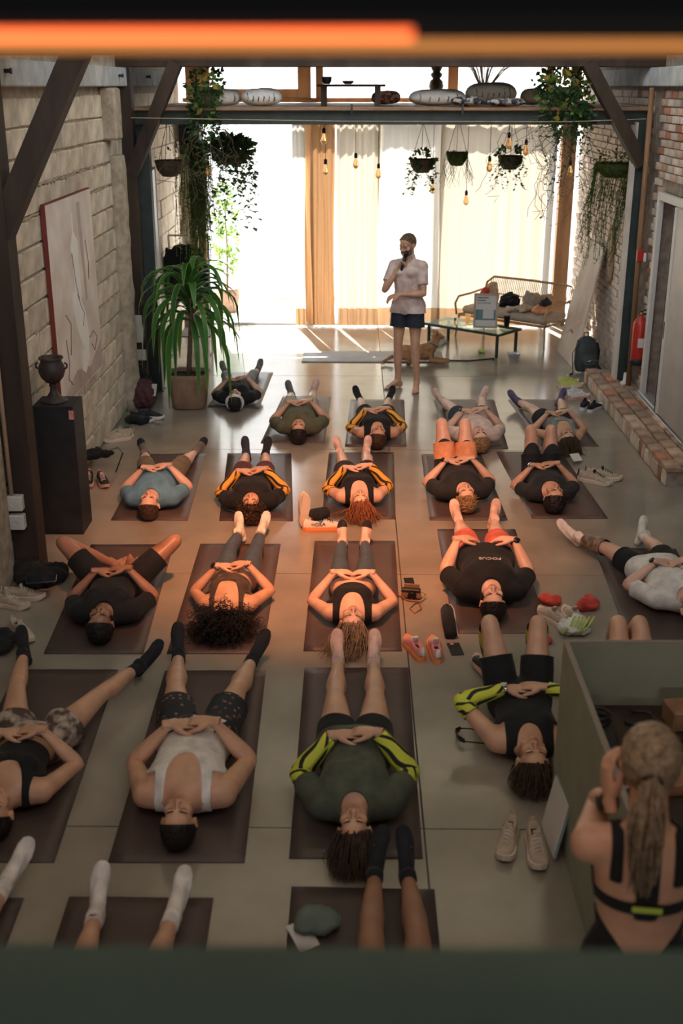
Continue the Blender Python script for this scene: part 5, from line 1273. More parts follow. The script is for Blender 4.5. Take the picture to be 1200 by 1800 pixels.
# ---- loft furnishings
def pillow(px, py, Y, w, h, d, mat, label, rz=0.0, tilt=0.0, marks=0, z=None):
    c = AY(px, py, Y); t = thing('cushion', label, 'cushion', (c[0], Y, 3.068 if z is None else z), rz); n, k = 20, 12; V = []
    for j in range(k + 1):
        ph = PI * j / k
        for i in range(n):
            a = 2 * PI * i / n; ca, sa = math.cos(a), math.sin(a); e = .55; x = np.sign(ca) * abs(ca) ** e; y = np.sign(sa) * abs(sa) ** e; s = math.sin(ph) ** .55
            V.append((w / 2 * x * s, d / 2 * y * s, h / 2 * (1 + math.cos(ph) * (1 - .25 * abs(x * y))) + .006 * math.sin(9 * x + 5 * y)))
    F = [(j * n + i, (j + 1) * n + i, (j + 1) * n + (i + 1) % n, j * n + (i + 1) % n) for j in range(k) for i in range(n)]
    V = np.array(V) @ rotx(tilt).T; V[:, 2] -= V[:, 2].min()
    m = MB(); m.add(V, F); m.build('cover', mat, t, True)
    for q in range(marks):
        x = -w * .32 + q * w * .64 / max(1, marks - 1); yy = d / 2 * .93; zz = h * .5
        m = MB(); pts = [(x, -yy, zz - h * .22), (x + .012, -yy - .012, zz), (x, -yy + .01, zz + h * .25)]; m.tube((np.array(pts)) @ np.eye(3), .006, 5); m.build('black_stitch', 'kilim_dark', t, True)
    return t
pillow(396, 175, 13.1, .34, .17, .3, 'linen_white', 'white cushion half behind the loft ivy', marks=2)
pillow(460, 178, 13.0, .44, .18, .34, 'linen_white', 'white cushion with black stitches beside the loft ivy', marks=6)
pillow(768, 182, 13.2, .62, .17, .4, 'linen_white', 'large white floor cushion with black stitches on the loft', marks=5)
pillow(862, 175, 13.75, .58, .24, .4, 'linen_white', 'tall white cushion with black zigzag stitches on the loft', marks=7)
pillow(822, 184, 12.83, .36, .10, .3, 'kilim_dark', 'dark patterned flat cushion leaning on the white floor cushions')
pillow(888, 184, 12.83, .42, .08, .3, 'kilim_dark', 'flat grey patterned cushion at the loft edge')
pillow(938, 174, 13.6, .30, .18, .28, 'linen', 'tan cushion next to the zigzag stitched one')
pillow(678, 172, 14.0, .34, .15, .3, 'kilim', 'red kilim cushion behind the low loft table')
LTc = AY(618, 150, 13.1); lt = thing('low_table', 'low bench table standing on the loft edge', 'table', (LTc[0], 13.1, 3.066))
m = MB(); m.box((-.37, -.16, .20), (.36, .16, .225), bev=.004); m.build('tabletop', 'wood_dark', lt)
for x in (-.3, .28):
    for y in (-.11, .11): m = MB(); m.box((x - .03, y - .02, 0), (x + .03, y + .02, .20)); m.build('leg', 'wood_dark', lt)
for x, r, h, lb in ((-.27, .055, .075, 'deep dark bowl on the loft table'), (-.04, .06, .035, 'shallow dark bowl on the loft table')):
    m = MB(); m.lathe([(0, 0), (r * .6, 0), (r, h * .5), (r, h), (r * .93, h), (r * .9, h * .5), (0, h * .25)], 18); m.build('bowl', 'steel_dark', None, True, loc=(LTc[0] + x, 13.1, 3.066 + .226), label=lb, cat='bowl')
fc = AY(766, 150, 16.45); m = MB(); m.lathe([(0, 0), (.09, 0), (.09, .03), (.05, .05), (.045, .1), (.075, .14), (.1, .2), (.085, .27), (.05, .3), (.075, .33), (.08, .36), (.05, .38), (.07, .42), (.085, .47), (.07, .53), (.04, .56), (.05, .62), (0, .63)], 20); m.build('turned_finial', 'wood_dark', None, True, loc=(fc[0], 16.4, 3.066), label='turned wooden baluster standing before the clerestory', cat='ornament')
dv_ = thing('twig_vase', 'tall dry twigs in a jar before the clerestory window', 'vase', (AY(850, 150, 16.3)[0], 16.3, 3.066)); m = MB(); m.lathe([(0, 0), (.1, 0), (.13, .1), (.09, .2), (.1, .22), (.08, .2), (0, .05)], 16); m.build('jar', 'terracotta_dark', dv_, True); rs = np.random.RandomState(4); m = MB()
for k in range(26): a = rs.normal() * .3; b = rs.normal() * .12; m.tube([(0, 0, .1), (a * .4, b, .4), (a * 1.5, b * 1.4, .85)], [.008, .007, .004], 4)
m.build('twigs', 'stem', dv_, kind='stuff')

# ---- loudspeaker, white board, coat rack by the block wall
c = AY(333, 241, 16.15); sp = thing('loudspeaker', 'black two way loudspeaker mounted under the loft in the corner', 'speaker', (c[0], 16.2, c[2])); m = MB(); m.box((-.135, -.1, -.22), (.135, .12, .22), bev=.01); m.build('cabinet', 'black_matte', sp)
for z, r in ((.1, .05), (-.07, .085)):
    m = MB(); m.lathe([(r, 0), (r * .95, .012), (r * .8, .006), (r * .3, -.012), (0, -.006)], 20, (0, -.10, z), rotx(PI / 2)); m.build('driver', 'steel_dark', sp, True)
m = MB(); m.box((-.04, .1, -.05), (.04, .3, .05)); m.build('bracket', 'steel_dark', sp)
wbp = thing('white_board', 'tall white board leaning on the block wall behind the coat rack', 'board', (XL + .045, 13.65, 0)); m = MB(); m.box((-.012, -.42, 0), (.012, .42, 2.35), bev=.003); m.build('panel', 'white_plastic', wbp)
for y in (-.44, .42): m = MB(); m.box((-.02, y, 0), (.02, y + .02, 2.37)); m.build('frame', 'white_frame', wbp)
RC = G(338, 622); rk = thing('coat_rack', 'slim white metal coat rack behind the dracaena', 'coat rack', (RC[0], RC[1] + .1, 0))
for x in (-.25, .25): m = MB(); m.tube([(x, -.2, .012), (x, .2, .012)], .012, 8); m.build('foot', 'white_frame', rk, True); m = MB(); m.tube([(x, 0, .012), (x, 0, 1.5)], .012, 8); m.build('upright', 'white_frame', rk, True)
m = MB(); m.tube([(-.25, 0, 1.5), (.25, 0, 1.5)], .012, 8); m.build('rail', 'white_frame', rk, True); m = MB(); m.box((-.25, -.12, .22), (.25, .12, .235)); m.build('shelf', 'steel_dark', rk)
jk = thing('jacket', 'black jacket on a hanger on the coat rack', 'jacket', (RC[0] - .06, RC[1] + .1, 1.49)); b = MB()
b.tube([(0, 0, -.1), (0, 0, -.2), (0, 0, -.45), (0, 0, -.82)], [.1, .2, .19, .21], 16, flat=[.05, .075, .08, .085], upv=(0, 1, 0))
for s in (-1, 1): b.tube([(s * .16, 0, -.16), (s * .25, -.01, -.45), (s * .26, -.03, -.78)], [.075, .062, .05], 10)
V, T = remesh(b, .014, 2); V = V + normals(V, T) * (.006 * np.sin(V[:, 0] * 60 + V[:, 2] * 25))[:, None]; obj('coat_body', fast_mesh('coat_body', V, T), 'cloth_black', jk)
m = MB(); m.tube([(0, 0, .03), (.015, 0, .02), (0, 0, 0), (0, 0, -.07), (.18, 0, -.14), (-.18, 0, -.14), (0, 0, -.07)], .004, 6); m.build('hanger', 'steel', jk)
for z, h in ((.78, .12), (.62, .1)): pass
m = MB(); m.box((-.045, -.02, 0), (.045, .012, .30), bev=.006); m.build('fuse_box', 'white_frame', None, loc=(-2.38, 12.405, .62), label='tall narrow grey switch box on the post behind the dracaena', cat='switch box')
m = MB(); m.box((-.06, -.02, 0), (.06, .012, .12), bev=.006); m.build('fuse_box', 'white_frame', None, loc=(-2.37, 12.405, .42), label='square grey switch box on the post behind the dracaena', cat='switch box')

# ---- bags and small things by the block wall
c = G(222, 715); heap('sports_bag', (c[0] + .19, c[1], .03), (.30, .34, .36), 'cloth_wine', 'dark red sports bag heaped against the block wall', 'bag', 41, 12)
heap('jacket', (c[0] + .13, c[1] + .26, 0), (.24, .28, .46), 'cloth_black', 'black jacket heaped behind the dark red sports bag', 'jacket', 42)
c = G(248, 748); heap('shoe_bag', (c[0] - .05, c[1] + .08, 0), (.3, .18, .10), 'cloth_black', 'small flat black bag on the floor under the dark red sports bag', 'bag', 43)
c = G(262, 724); m = MB(); m.box((-.12, -.002, 0), (.12, .002, .16), rotx(-.9)); m.build('paper_sheet', 'paper', None, loc=(c[0] - .05, c[1] + .12, .13), label='white paper sheet tucked by the dark red sports bag', cat='paper')
c = G(205, 762); m = MB(); m.lathe([(0, 0), (.034, 0), (.036, .02), (.036, .15), (.015, .19), (.015, .21), (0, .212)], 16); m.build('water_bottle', 'pane_green', None, True, loc=(c[0] + .06, c[1] + .22, 0), label='clear plastic water bottle beside the beige shoes at the block wall', cat='bottle')
c = G(168, 826); wb = thing('waist_bag', 'black waist bag with hanging strap on the pink fronted sneakers', 'bag', (c[0], c[1] + .06, .09)); o = heap('pouch', (0, 0, 0), (.34, .15, .11), 'cloth_black', None, None, 44, parent=wb)
m = MB(); m.tube([(.1, -.02, .07), (.2, .02, .1), (.25, -.02, .06), (.22, -.1, -.03), (.2, -.14, -.085)], .014, 6, flat=.003); m.build('strap', 'black_matte', wb)
c = G(75, 1018); bb = heap('gym_bag', (c[0] - .06, c[1] - .02, 0), (.46, .32, .15), 'cloth_black', 'flat black gym bag before the timber post', 'bag', 45, 12)
c = G(75, 1008, .17); m = MB(); m.box((-.10, -.06, 0), (.10, .06, .01), rotz(.2), bev=.003); m.build('phone', 'screen', None, loc=(c[0], c[1] - .04, .14), label='grey phone lying on the flat black gym bag', cat='phone')
c = G(12, 1150); heap('jacket', (c[0] - .14, c[1] + .08, 0), (.4, .34, .15), 'cloth_black', 'black jacket spread beside the single beige shoe', 'jacket', 46, 10)
# ---- camera with strap, phone
c = G(722, 1052); cm = thing('camera', 'small black and tan camera with leather strap beside the mat', 'camera', (*c[:2], 0), -.15)
m = MB(); m.box((-.065, -.02, 0), (.065, .02, .075), bev=.006); m.build('body', 'black_matte', cm); m = MB(); m.box((-.066, -.021, .015), (.066, .021, .05)); m.build('leatherette', 'tan_leather', cm); m = MB(); m.lathe([(.0, 0), (.03, 0), (.03, .03), (.024, .034), (.02, .028), (0, .026)], 18, (0.01, -.02, .036), rotx(PI / 2)); m.build('lens', 'black_gloss', cm, True)
m = MB(); m.box((-.05, .02, .0), (.055, .026, .1), bev=.002); m.build('case_flap', 'tan_leather', cm)
m = MB(); m.tube([(.065, 0, .06), (.1, .01, .03), (.07, -.06, .008), (.03, -.1, .006), (.01, -.17, .006), (.05, -.24, .006), (.09, -.17, .006), (.06, -.08, .02), (-.02, -.05, .006), (-.09, 0, .02), (-.065, 0, .06)], .008, 6, flat=.002); m.build('strap', 'tan_leather', cm, True)
c = G(719, 1025); ph = thing('phone', 'phone lying on the floor behind the small camera', 'phone', (*c[:2], 0), .05); m = MB(); m.box((-.037, -.075, .0), (.037, .075, .009), bev=.003); m.build('case', 'paper_blue', ph); m = MB(); m.box((-.034, -.072, .009), (.034, .072, .0098)); m.build('screen_glass', 'screen', ph)
c = G(800, 1142); ph = thing('phone', 'dark phone on the floor below the black umbrella pouch', 'phone', (*c[:2], 0), .12); m = MB(); m.box((-.04, -.08, .0), (.04, .08, .009), bev=.003); m.build('case', 'black_matte', ph); m = MB(); m.box((-.02, .05, .009), (.0, .07, .011)); m.build('camera_bump', 'shoe_pink', ph)
c = G(786, 1090); fl = thing('umbrella', 'folded black umbrella in its pouch standing by the printed T-shirt man', 'umbrella', (c[0], c[1] - .12, 0))
m = MB(); m.tube([(0, -.16, .035), (.0, .02, .036), (.0, .19, .036), (0, .21, .036)], [.04, .045, .042, .02], 14); m.build('pouch', 'cloth_black', fl, True); m = MB(); m.tube([(.0, .2, .036), (.0, .24, .036)], [.022, .026], 12); m.build('grip', 'black_gloss', fl, True); m = MB(); m.tube([(0, .24, .036), (.03, .26, .05), (.05, .22, .03), (.048, .0, .01), (.05, -.14, .01)], .003, 5); m.build('wrist_cord', 'paper', fl)
# ---- sunglasses
c = G(802, 1300); sg = thing('sunglasses', 'black wraparound sunglasses lying open on the floor', 'sunglasses', (*c[:2], 0), -PI / 2 + .1)
for s in (-1, 1):
    m = MB(); m.tube([(s * .006, .0, .022), (s * .035, .004, .03), (s * .066, .03, .026)], [.012, .02, .012], 10, flat=[.003] * 3, upv=(0, 1, .2)); m.build('lens', 'black_gloss', sg, True)
    m = MB(); m.tube([(s * .066, .028, .028), (s * .07, .09, .02), (s * .06, .14, .006)], .0035, 6); m.build('temple', 'black_gloss', sg, True)
m = MB(); m.tube([(-.066, .03, .036), (-.03, .0, .042), (0, -.004, .04), (.03, .0, .042), (.066, .03, .036)], .005, 6); m.build('brow_frame', 'black_gloss', sg, True)
for k in (): pass
# ---- red cloths and white-lime shoe bag
c = G(965, 1062); heap('cloth', (*c[:2], 0), (.14, .14, .08), 'red_cloth', 'red cloth lying left of the tan running shoes', 'cloth', 51)
c = G(1028, 1070); heap('cloth', (*c[:2], 0), (.17, .15, .10), 'red_cloth', 'red cloth lying right of the tan running shoes', 'cloth', 52)
c = G(1010, 1112); sb = heap('shoe_bag', (*c[:2], 0), (.27, .16, .12), 'white_plastic', 'white plastic bag with lime splashes before the tan running shoes', 'bag', 53, 12)
for k in range(5): m = MB(); m.tube([(-.1 + .03 * k, -.085, .03), (-.05 + .03 * k, -.07, .085), (-.01 + .03 * k, -.02, .125)], .009, 5, flat=.003); m.build('lime_splash', 'lime', sb, True)
c = G(965, 1130); heap('cloth', (c[0] - .02, c[1], 0), (.12, .1, .06), 'red_cloth', 'small red cloth under the edge of the white lime bag', 'cloth', 54)
c = G(1015, 815); m = MB(); m.box((-.05, -.045, 0), (.05, .045, .004), rotz(.5)); m.build('price_card', 'paper', None, loc=(c[0] - .02, c[1], .06), rot=(.5, .3, 0), label='white card tag tied to the chunky trail shoes', cat='card')

# ---- reception desk with cables
dk = thing('reception_desk', 'olive grey open topped reception desk full of cables', 'desk', (.96, 0, 0)); Y0, Y1, DX, DH = 3.35, 4.68, 1.6, .905
def dkp(nm, a, b, mt): m = MB(); m.box(a, b, bev=.002); return m.build(nm, mt, dk)
dkp('side_panel', (0, Y0, 0), (.022, Y1, DH - .003), 'desk_board'); dkp('front_panel', (.022, Y1 - .022, 0), (DX, Y1, DH - .003), 'desk_board'); dkp('side_panel', (DX, Y0, 0), (DX + .022, Y1, DH - .003), 'desk_board'); dkp('edge_strip', (-.002, Y0, DH - .003), (.024, Y1 + .002, DH + .002), 'desk_edge'); dkp('edge_strip', (.024, Y1 - .024, DH - .003), (DX, Y1 + .002, DH + .002), 'desk_edge'); dkp('inner_shelf', (.022, Y0 + .25, .56), (DX, Y1 - .022, .58), 'wood_dark'); dkp('pink_note', (.0225, 4.40, .74), (.0235, 4.54, .88), 'shoe_pink')
rs = np.random.RandomState(8)
cells = [(1.09 + .20 * i, 3.74 + .25 * j) for i in range(5) for j in range(4)]
cells = [c for c in cells if c not in [(1.09 + .20 * i, 3.74 + .25 * j) for i, j in ((0, 2), (1, 1), (2, 3), (0, 0))]]
for k, (cx_, cy_) in enumerate(cells):
    p = NP(cx_, cy_, .59); r = rs.uniform(.05, .078); a0 = rs.rand() * 6; n = rs.randint(8, 24); pts = []
    for j in range(n): t = a0 + j * .55; pts.append((p[0] + r * (1 + .1 * math.sin(j)) * math.cos(t) , p[1] + r * .8 * math.sin(t), .592 + .0022 * j + .01 * abs(math.sin(j * .7))))
    m = MB(); m.tube(pts, .0085, 6); m.build('cable', 'cable' if k % 5 else 'cable_pale', None, True, label=('pale looped cable lying inside the reception desk' if k % 5 == 0 else 'black looped cable lying inside the reception desk'), cat='cable', group='cables in the reception desk')
for k, (x, y, s, mt, lb) in enumerate(((1.09, 4.24, (.10, .22, .05), 'black_matte', 'long black power strip inside the reception desk'), (1.29, 3.99, (.17, .14, .06), 'tan_leather', 'brown leather pouch inside the reception desk'), (1.49, 4.49, (.16, .14, .10), 'wood_warm', 'small wooden box inside the reception desk'), (1.09, 3.74, (.1, .2, .045), 'steel_dark', 'dark tablet case inside the reception desk'))):
    m = MB(); m.box((-s[0] / 2, -s[1] / 2, 0), (s[0] / 2, s[1] / 2, s[2]), bev=.008); m.build(('power_strip', 'pouch', 'wooden_box', 'tablet_case')[k], mt, None, loc=(x, y, .581), rot=(-.1, .2, .15, -.1)[k], label=lb, cat=('power strip', 'pouch', 'box', 'case')[k])
c = G(958, 1500); mg = thing('magazine', 'pale blue magazine leaning on the reception desk', 'magazine', (.905, c[1] + .10, .0), 0); m = MB(); m.box((-.005, -.17, 0), (.005, .13, .27), roty(.22) @ rotx(-.12), (0, 0, 0)); m.build('cover', 'paper_blue', mg); m = MB(); m.box((-.009, -.165, 0.003), (-.0055, .128, .265), roty(.22) @ rotx(-.12), (0, 0, 0)); m.build('pages', 'paper', mg)
# ---- things on the near mat
c = G(560, 1630); heap('cap', (c[0], c[1], .008), (.27, .2, .09), 'cloth_sage', 'sage green cap crumpled on the mat by the black socks', 'cap', 61)
c = G(532, 1650); m = MB(); m.box((-.045, -.07, 0), (.045, .07, .006), rotz(.5)); m.build('card', 'paper', None, loc=(c[0], c[1], .012), rot=(.15, .1, 0), label='white card on the mat beside the sage green cap', cat='card')

# ---- garden end: glass table, sign, cup, sofa, dog, bowl
FL, FR, BR, BLc = G(753, 608)[:2], G(872, 629)[:2], G(906, 619)[:2], G(788, 598)[:2]
ex = nrm(FR - FL); ang = math.atan2(ex[1], ex[0]); L1 = np.linalg.norm(FR - FL); L2 = .44
tb = thing('glass_table', 'low glass table with dark green steel legs before the sofa', 'table', (*FL, 0), ang)
for x in (0, L1):
    for y in (0, L2): m = MB(); m.box((x - .015, y - .015, 0), (x + .015, y + .015, .30)); m.build('leg', 'steel_green', tb)
for a, b in (((-.05, -.05, .285), (L1 + .05, -.02, .315)), ((-.05, L2 + .02, .285), (L1 + .05, L2 + .05, .315)), ((-.05, -.02, .285), (-.02, L2 + .02, .315)), ((L1 + .02, -.02, .285), (L1 + .05, L2 + .02, .315))): m = MB(); m.box(a, b); m.build('frame_rail', 'steel_green', tb)
m = MB(); m.box((-.05, -.05, .316), (L1 + .05, L2 + .05, .324)); m.build('glass_top', 'pane_green', tb)
sc_ = AY(852, 578, 14.72); sg = thing('sign_frame', 'wood framed notice with a teal picture standing on the glass table', 'sign', (sc_[0], 14.72, .326), -.12, rot=(-.12, 0, -.12))
for a, b in (((-.155, -.012, 0), (-.130, .012, .44)), ((.130, -.012, 0), (.155, .012, .44)), ((-.130, -.012, 0), (.130, .012, .025)), ((-.130, -.012, .415), (.130, .012, .44))): m = MB(); m.box(a, b); m.build('frame', 'wood_pale', sg)
m = MB(); m.box((-.13, -.002, .025), (.13, .006, .415)); m.build('poster', 'shoe_white', sg); m = MB(); m.box((-.128, -.0035, .10), (.128, -.002, .235)); m.build('picture', 'sign_teal', sg); m = MB(); m.box((-.035, -.005, .12), (.105, -.0036, .245)); m.build('white_square', 'paper', sg)
for z, n, x0 in ((.385, 9, -.11), (.352, 7, -.11)):
    for k in range(n): m = MB(); m.box((x0 + k * .016, -.0032, z - .009), (x0 + k * .016 + .011, -.002, z + .009)); m.build('print_stroke', 'ink', sg)
for z in (.325, .312): m = MB(); m.box((-.11, -.003, z - .002), (.06, -.002, z + .002)); m.build('print_line', 'ink', sg)
cc = AY(889, 576, 14.85); m = MB(); m.lathe([(0, 0), (.033, 0), (.042, .13), (.045, .132), (.045, .145), (0, .148)], 18); m.build('paper_cup', 'black_matte', None, True, loc=(cc[0], 14.8, .326), label='black takeaway cup on the glass table', cat='cup')
cc = AY(822, 572, 15.0); m = MB(); m.lathe([(0, 0), (.03, 0), (.036, .11), (.033, .11), (.028, .01), (0, .008)], 16); m.build('drinking_glass', 'bulb_glass', None, True, loc=(cc[0], 15.02, .326), label='glass of amber drink beside the wood framed notice', cat='glass')
# sofa
f0, f1 = NP(1.45, 15.80), NP(2.46, 14.93); ex = nrm(f1 - f0); ang = math.atan2(ex[1], ex[0]); SL = 1.38
sf = thing('rattan_sofa', 'rattan sofa with curved frame and beige seat cushion', 'sofa', (*f0, 0), ang); SD = .62
for x, y, dx, dy in ((.0, .0, -.03, -.03), (SL, 0, .03, -.03), (0, SD, -.03, .05), (SL, SD, .03, .05)): m = MB(); m.tube([(x, y, .30), (x + dx, y + dy, .0)], [.016, .011], 8); m.build('leg', 'rattan', sf, True)
m = MB(); m.tube([(0, 0, .30), (SL, 0, .30), (SL, SD, .30), (0, SD, .30)], .018, 8, closed=True); m.build('seat_frame', 'rattan', sf, True)
m = MB(); bk = [(-.02, SD * .9, .30), (-.03, SD + .08, .66), (.06, SD + .12, .74), (SL * .5, SD + .14, .745), (SL - .06, SD + .12, .74), (SL + .03, SD + .08, .66), (SL + .02, SD * .9, .30)]; m.tube(bk, .017, 8); m.build('back_frame', 'rattan', sf, True)
for k in range(46): x = .02 + k * (SL - .04) / 45; m = MB(); m.tube([(x, SD + .02, .36), (x, SD + .125, .735)], .005, 5); m.build('spindle', 'rattan', sf)
m = MB(); m.tube([(0, SD + .06, .52), (SL, SD + .06, .52)], .008, 6); m.build('mid_rail', 'rattan', sf)
for x in (-.03, SL + .03): m = MB(); m.tube([(x, -.02, .30), (x, -.06, .46), (x, .02, .545), (x, .3, .55), (x, SD + .05, .58)], .015, 8); m.build('armrest', 'rattan', sf, True)
m = MB(); m.box((.02, .01, .315), (SL - .02, SD - .02, .42), bev=.035); m.build('seat_cushion', 'linen', sf, True)
def onsofa(x, y, z=.42): return (f0[0] + ex[0] * x - ex[1] * y, f0[1] + ex[1] * x + ex[0] * y, z)
heap('paper_bag', onsofa(.88, .42), (.30, .18, .30), 'linen', 'beige cloth bag standing on the rattan sofa', 'bag', 71)
heap('basket_bag', onsofa(1.12, .45), (.2, .18, .28), 'wood_pale', 'tan woven bag leaning on the rattan sofa back', 'bag', 72)
heap('jacket', onsofa(.55, .38), (.36, .26, .22), 'cloth_black', 'black jacket heaped on the rattan sofa behind the notice', 'jacket', 73)
heap('shirt', onsofa(1.18, .2), (.30, .2, .14), 'cloth_orange', 'orange shirt lying at the end of the rattan sofa', 'shirt', 74)
heap('cap', onsofa(1.22, .24, .53), (.2, .18, .13), 'black_matte', 'black cap lying on the orange shirt', 'cap', 75)
heap('cushion', onsofa(.18, .36), (.16, .2, .26), 'red_cloth', 'pink red cushion at the far end of the rattan sofa', 'cushion', 76)
heap('paper_bag', onsofa(.22, .46), (.28, .14, .36), 'wood_pale', 'tan paper bag at the far end of the rattan sofa', 'bag', 78)
heap('cushion', onsofa(.86, .15), (.5, .2, .10), 'linen', 'rolled beige cushion lying on the rattan sofa seat', 'cushion', 77)
# dog
dc = G(722, 642); dg = Person.__new__(Person) if False else None
b = MB(); b.tube([(-.24, 0, .10), (-.15, .0, .125), (0, 0, .12), (.13, 0, .135), (.2, 0, .17)], [.06, .105, .09, .1, .085], 14, flat=[.05, .1, .09, .11, .09]); b.tube([(.18, 0, .17), (.235, .02, .25), (.255, .035, .30)], [.08, .062, .055], 12)
b.ell((.27, .045, .325), (.062, .056, .052)).tube([(.29, .06, .318), (.335, .10, .302), (.352, .115, .298)], [.038, .026, .018], 10)
for s in (-1, 1):
    b.tube([(.245 + .02 * s, .03 + s * -.035, .355), (.238 + .022 * s, .02 + s * -.045, .395), (.234 + .022 * s, .018 + s * -.048, .415)], [.024, .015, .004], 8)
    b.tube([(.17, s * .065, .13), (.2, s * .075, .04), (.3, s * .07, .026), (.40, s * .06, .024), (.43, s * .06, .022)], [.042, .032, .024, .023, .014], 10)
    b.tube([(-.16, s * .09, .11), (-.04, s * .125, .07), (-.12, s * .13, .03), (-.02, s * .135, .022), (.02, s * .135, .02)], [.07, .05, .032, .023, .012], 10)
b.tube([(-.28, 0, .07), (-.38, -.06, .03), (-.42, -.16, .022), (-.38, -.24, .02)], [.028, .02, .016, .008], 8)
V, T = remesh(b, .009, 2); V[:, 2] = np.maximum(V[:, 2], .0); dg = obj('dog', fast_mesh('dog', V, T), 'fur_tan', loc=(dc[0] + .06, dc[1] + .12, .013), rot=-.05, label='tan dog lying on the grey mat behind the standing man', cat='dog')
m = MB(); m.ell((.354, .117, .302), (.011, .011, .009)); m.build('nose', 'black_gloss', dg, True)
for q in ((.30, .035, .345), (.262, .092, .342)): m = MB(); m.ell(q, (.008, .008, .008)); m.build('eye', 'black_gloss', dg, True)
m = MB(); m.tube(belt_points(NP(.222, .012, .225), NP(.4, .15, .8), .074), .006, 6, closed=True); m.build('collar', 'sign_teal', dg, True)
a, b_2 = G(775, 634), G(868, 631); m = MB(); m.tube([(a[0], a[1], .006), ((a[0] + b_2[0]) / 2, a[1] - .03, .006), (b_2[0], b_2[1] + .0, .006), (b_2[0] - .02, b_2[1] - .1, .006)], .009, 6); m.build('leash', 'cable', None, True, label='black leash lying on the floor along the glass table', cat='leash')
c = G(846, 622); heap('toy_cloth', (c[0], c[1] + .06, 0), (.14, .12, .05), 'lime', 'small green cloth on the floor under the glass table', 'cloth', 79)
bw = thing('dog_bowl', 'small square metal dog bowl beside the glass table leg', 'bowl', (*G(902, 630)[:2], 0)); m = MB(); R4 = [(s * x, t * x, z) for x, z in ((.06, 0), (.075, .07), (.066, .07), (.055, .02)) for s, t in ((-1, -1), (1, -1), (1, 1), (-1, 1))]; m.add(R4, [(3, 2, 1, 0)] + [(j * 4 + i, j * 4 + (i + 1) % 4, (j + 1) * 4 + (i + 1) % 4, (j + 1) * 4 + i) for j in range(3) for i in range(4)] + [(12, 13, 14, 15)]); m.build('basin', 'steel', bw)
c = G(785, 592); heap('jacket', (c[0] + .1, c[1] + .9, 0), (.5, .25, .12), 'cloth_brown', 'brown blanket on the floor behind the glass table', 'blanket', 80)

# ---- leaning panel, wood slice, backpack, extinguisher
p0, p1 = G(981, 617), G(1008, 647); lp = thing('leaning_panel', 'large painted panel leaning on the brick wall', 'panel', (0, 0, 0))
top0, top1 = NP(3.05, p0[1] + .25, 1.42), NP(3.05, p1[1] + .25, 1.42)
n_ = nrm(np.cross(p1 - p0, top0 - p0)) * .022; V = [p0, p1, top1, top0]; V = V + [v + n_ for v in V]; m = MB(); m.add(V, [(3, 2, 1, 0), (4, 5, 6, 7), (0, 1, 5, 4), (1, 2, 6, 5), (2, 3, 7, 6), (3, 0, 4, 7)]); m.build('board', 'panel_paint', lp)
def on_panel(a, b): return p0 * (1 - a) * (1 - b) + p1 * a * (1 - b) + top1 * a * b + top0 * (1 - a) * b
nn_ = n_ if n_[0] < 0 else -n_; of_ = n_ * 1.06 if n_[0] < 0 else -n_ * .06
for k, (a0, b0, a1, b1, mt) in enumerate(((.1, .30, .5, .44, 'shoe_pink'), (.45, .26, .9, .36, 'sole_pink'), (.2, .18, .6, .24, 'tan_leather'))):
    m = MB(); m.tube([on_panel(a0, b0) + of_, on_panel((a0 + a1) / 2, (b0 + b1) / 2 + .04) + of_, on_panel(a1, b1) + of_], [.01, .05, .012], 8, flat=.003, upv=nn_); m.build('brush_mark', mt, lp, True)
ws = AX(1075, 445, XR - .01); wsl = thing('wood_slice', 'pale live edge wood slice hung on the brick wall', 'wood slice', (XR - .03, ws[1], ws[2])); r = random.Random(3); poly = [(.13 * math.cos(t) * (1 + .12 * r.uniform(-1, 1)), .34 * math.sin(t) * (1 + .08 * r.uniform(-1, 1))) for t in np.arange(22) * 2 * PI / 22]; m = MB(); m.prism(poly, -.02, .02, NP((0, 0, 1), (1, 0, 0), (0, 1, 0))); m.build('slab', 'slice_wood', wsl)
bc = G(1030, 657); bp = thing('backpack', 'dark grey backpack leaning by the painted panel', 'backpack', (bc[0], bc[1] + .08, 0), .35); b = MB(); b.tube([(0, 0, .02), (0, 0, .12), (0, .01, .28), (0, .03, .4), (0, .04, .44)], [.13, .155, .15, .115, .05], 16, flat=[.08, .105, .1, .08, .03]); b.tube([(0, -.1, .05), (0, -.12, .13), (0, -.09, .22)], [.09, .11, .08], 12, flat=[.04, .05, .03]); V, T = remesh(b, .012, 2); obj('body', fast_mesh('body', V, T), 'bag_grey', bp)
m = MB(); m.tube([(-.03, .04, .43), (-.03, .04, .48), (.03, .04, .48), (.03, .04, .43)], .009, 6); m.build('top_handle', 'black_matte', bp, True)
for s in (-1, 1): m = MB(); m.tube([(s * .13, -.02, .36), (s * .185, .02, .25), (s * .17, .02, .08), (s * .2, -.05, .012), (s * .26, -.08, .01)], .016, 6, flat=.004); m.build('shoulder_strap', 'black_matte', bp, True)
m = MB(); m.tube([(-.08, -.155, .17), (0, -.17, .185), (.08, -.155, .17)], .005, 5); m.build('pocket_zip', 'steel', bp, True)
ec = AY(1118, 640, 12.22); fe = thing('fire_extinguisher', 'red fire extinguisher hung by the sliding door', 'fire extinguisher', (ec[0] - .0, 12.20, ec[2])); m = MB(); m.lathe([(0, .03), (.075, .03), (.078, .06), (.078, .44), (.06, .49), (.028, .52), (.024, .54)], 20); m.build('cylinder', 'red_paint', fe, True); m = MB(); m.lathe([(0, 0), (.07, 0), (.08, .03), (.08, .07), (.0785, .07)], 20); m.build('base_ring', 'black_matte', fe, True)
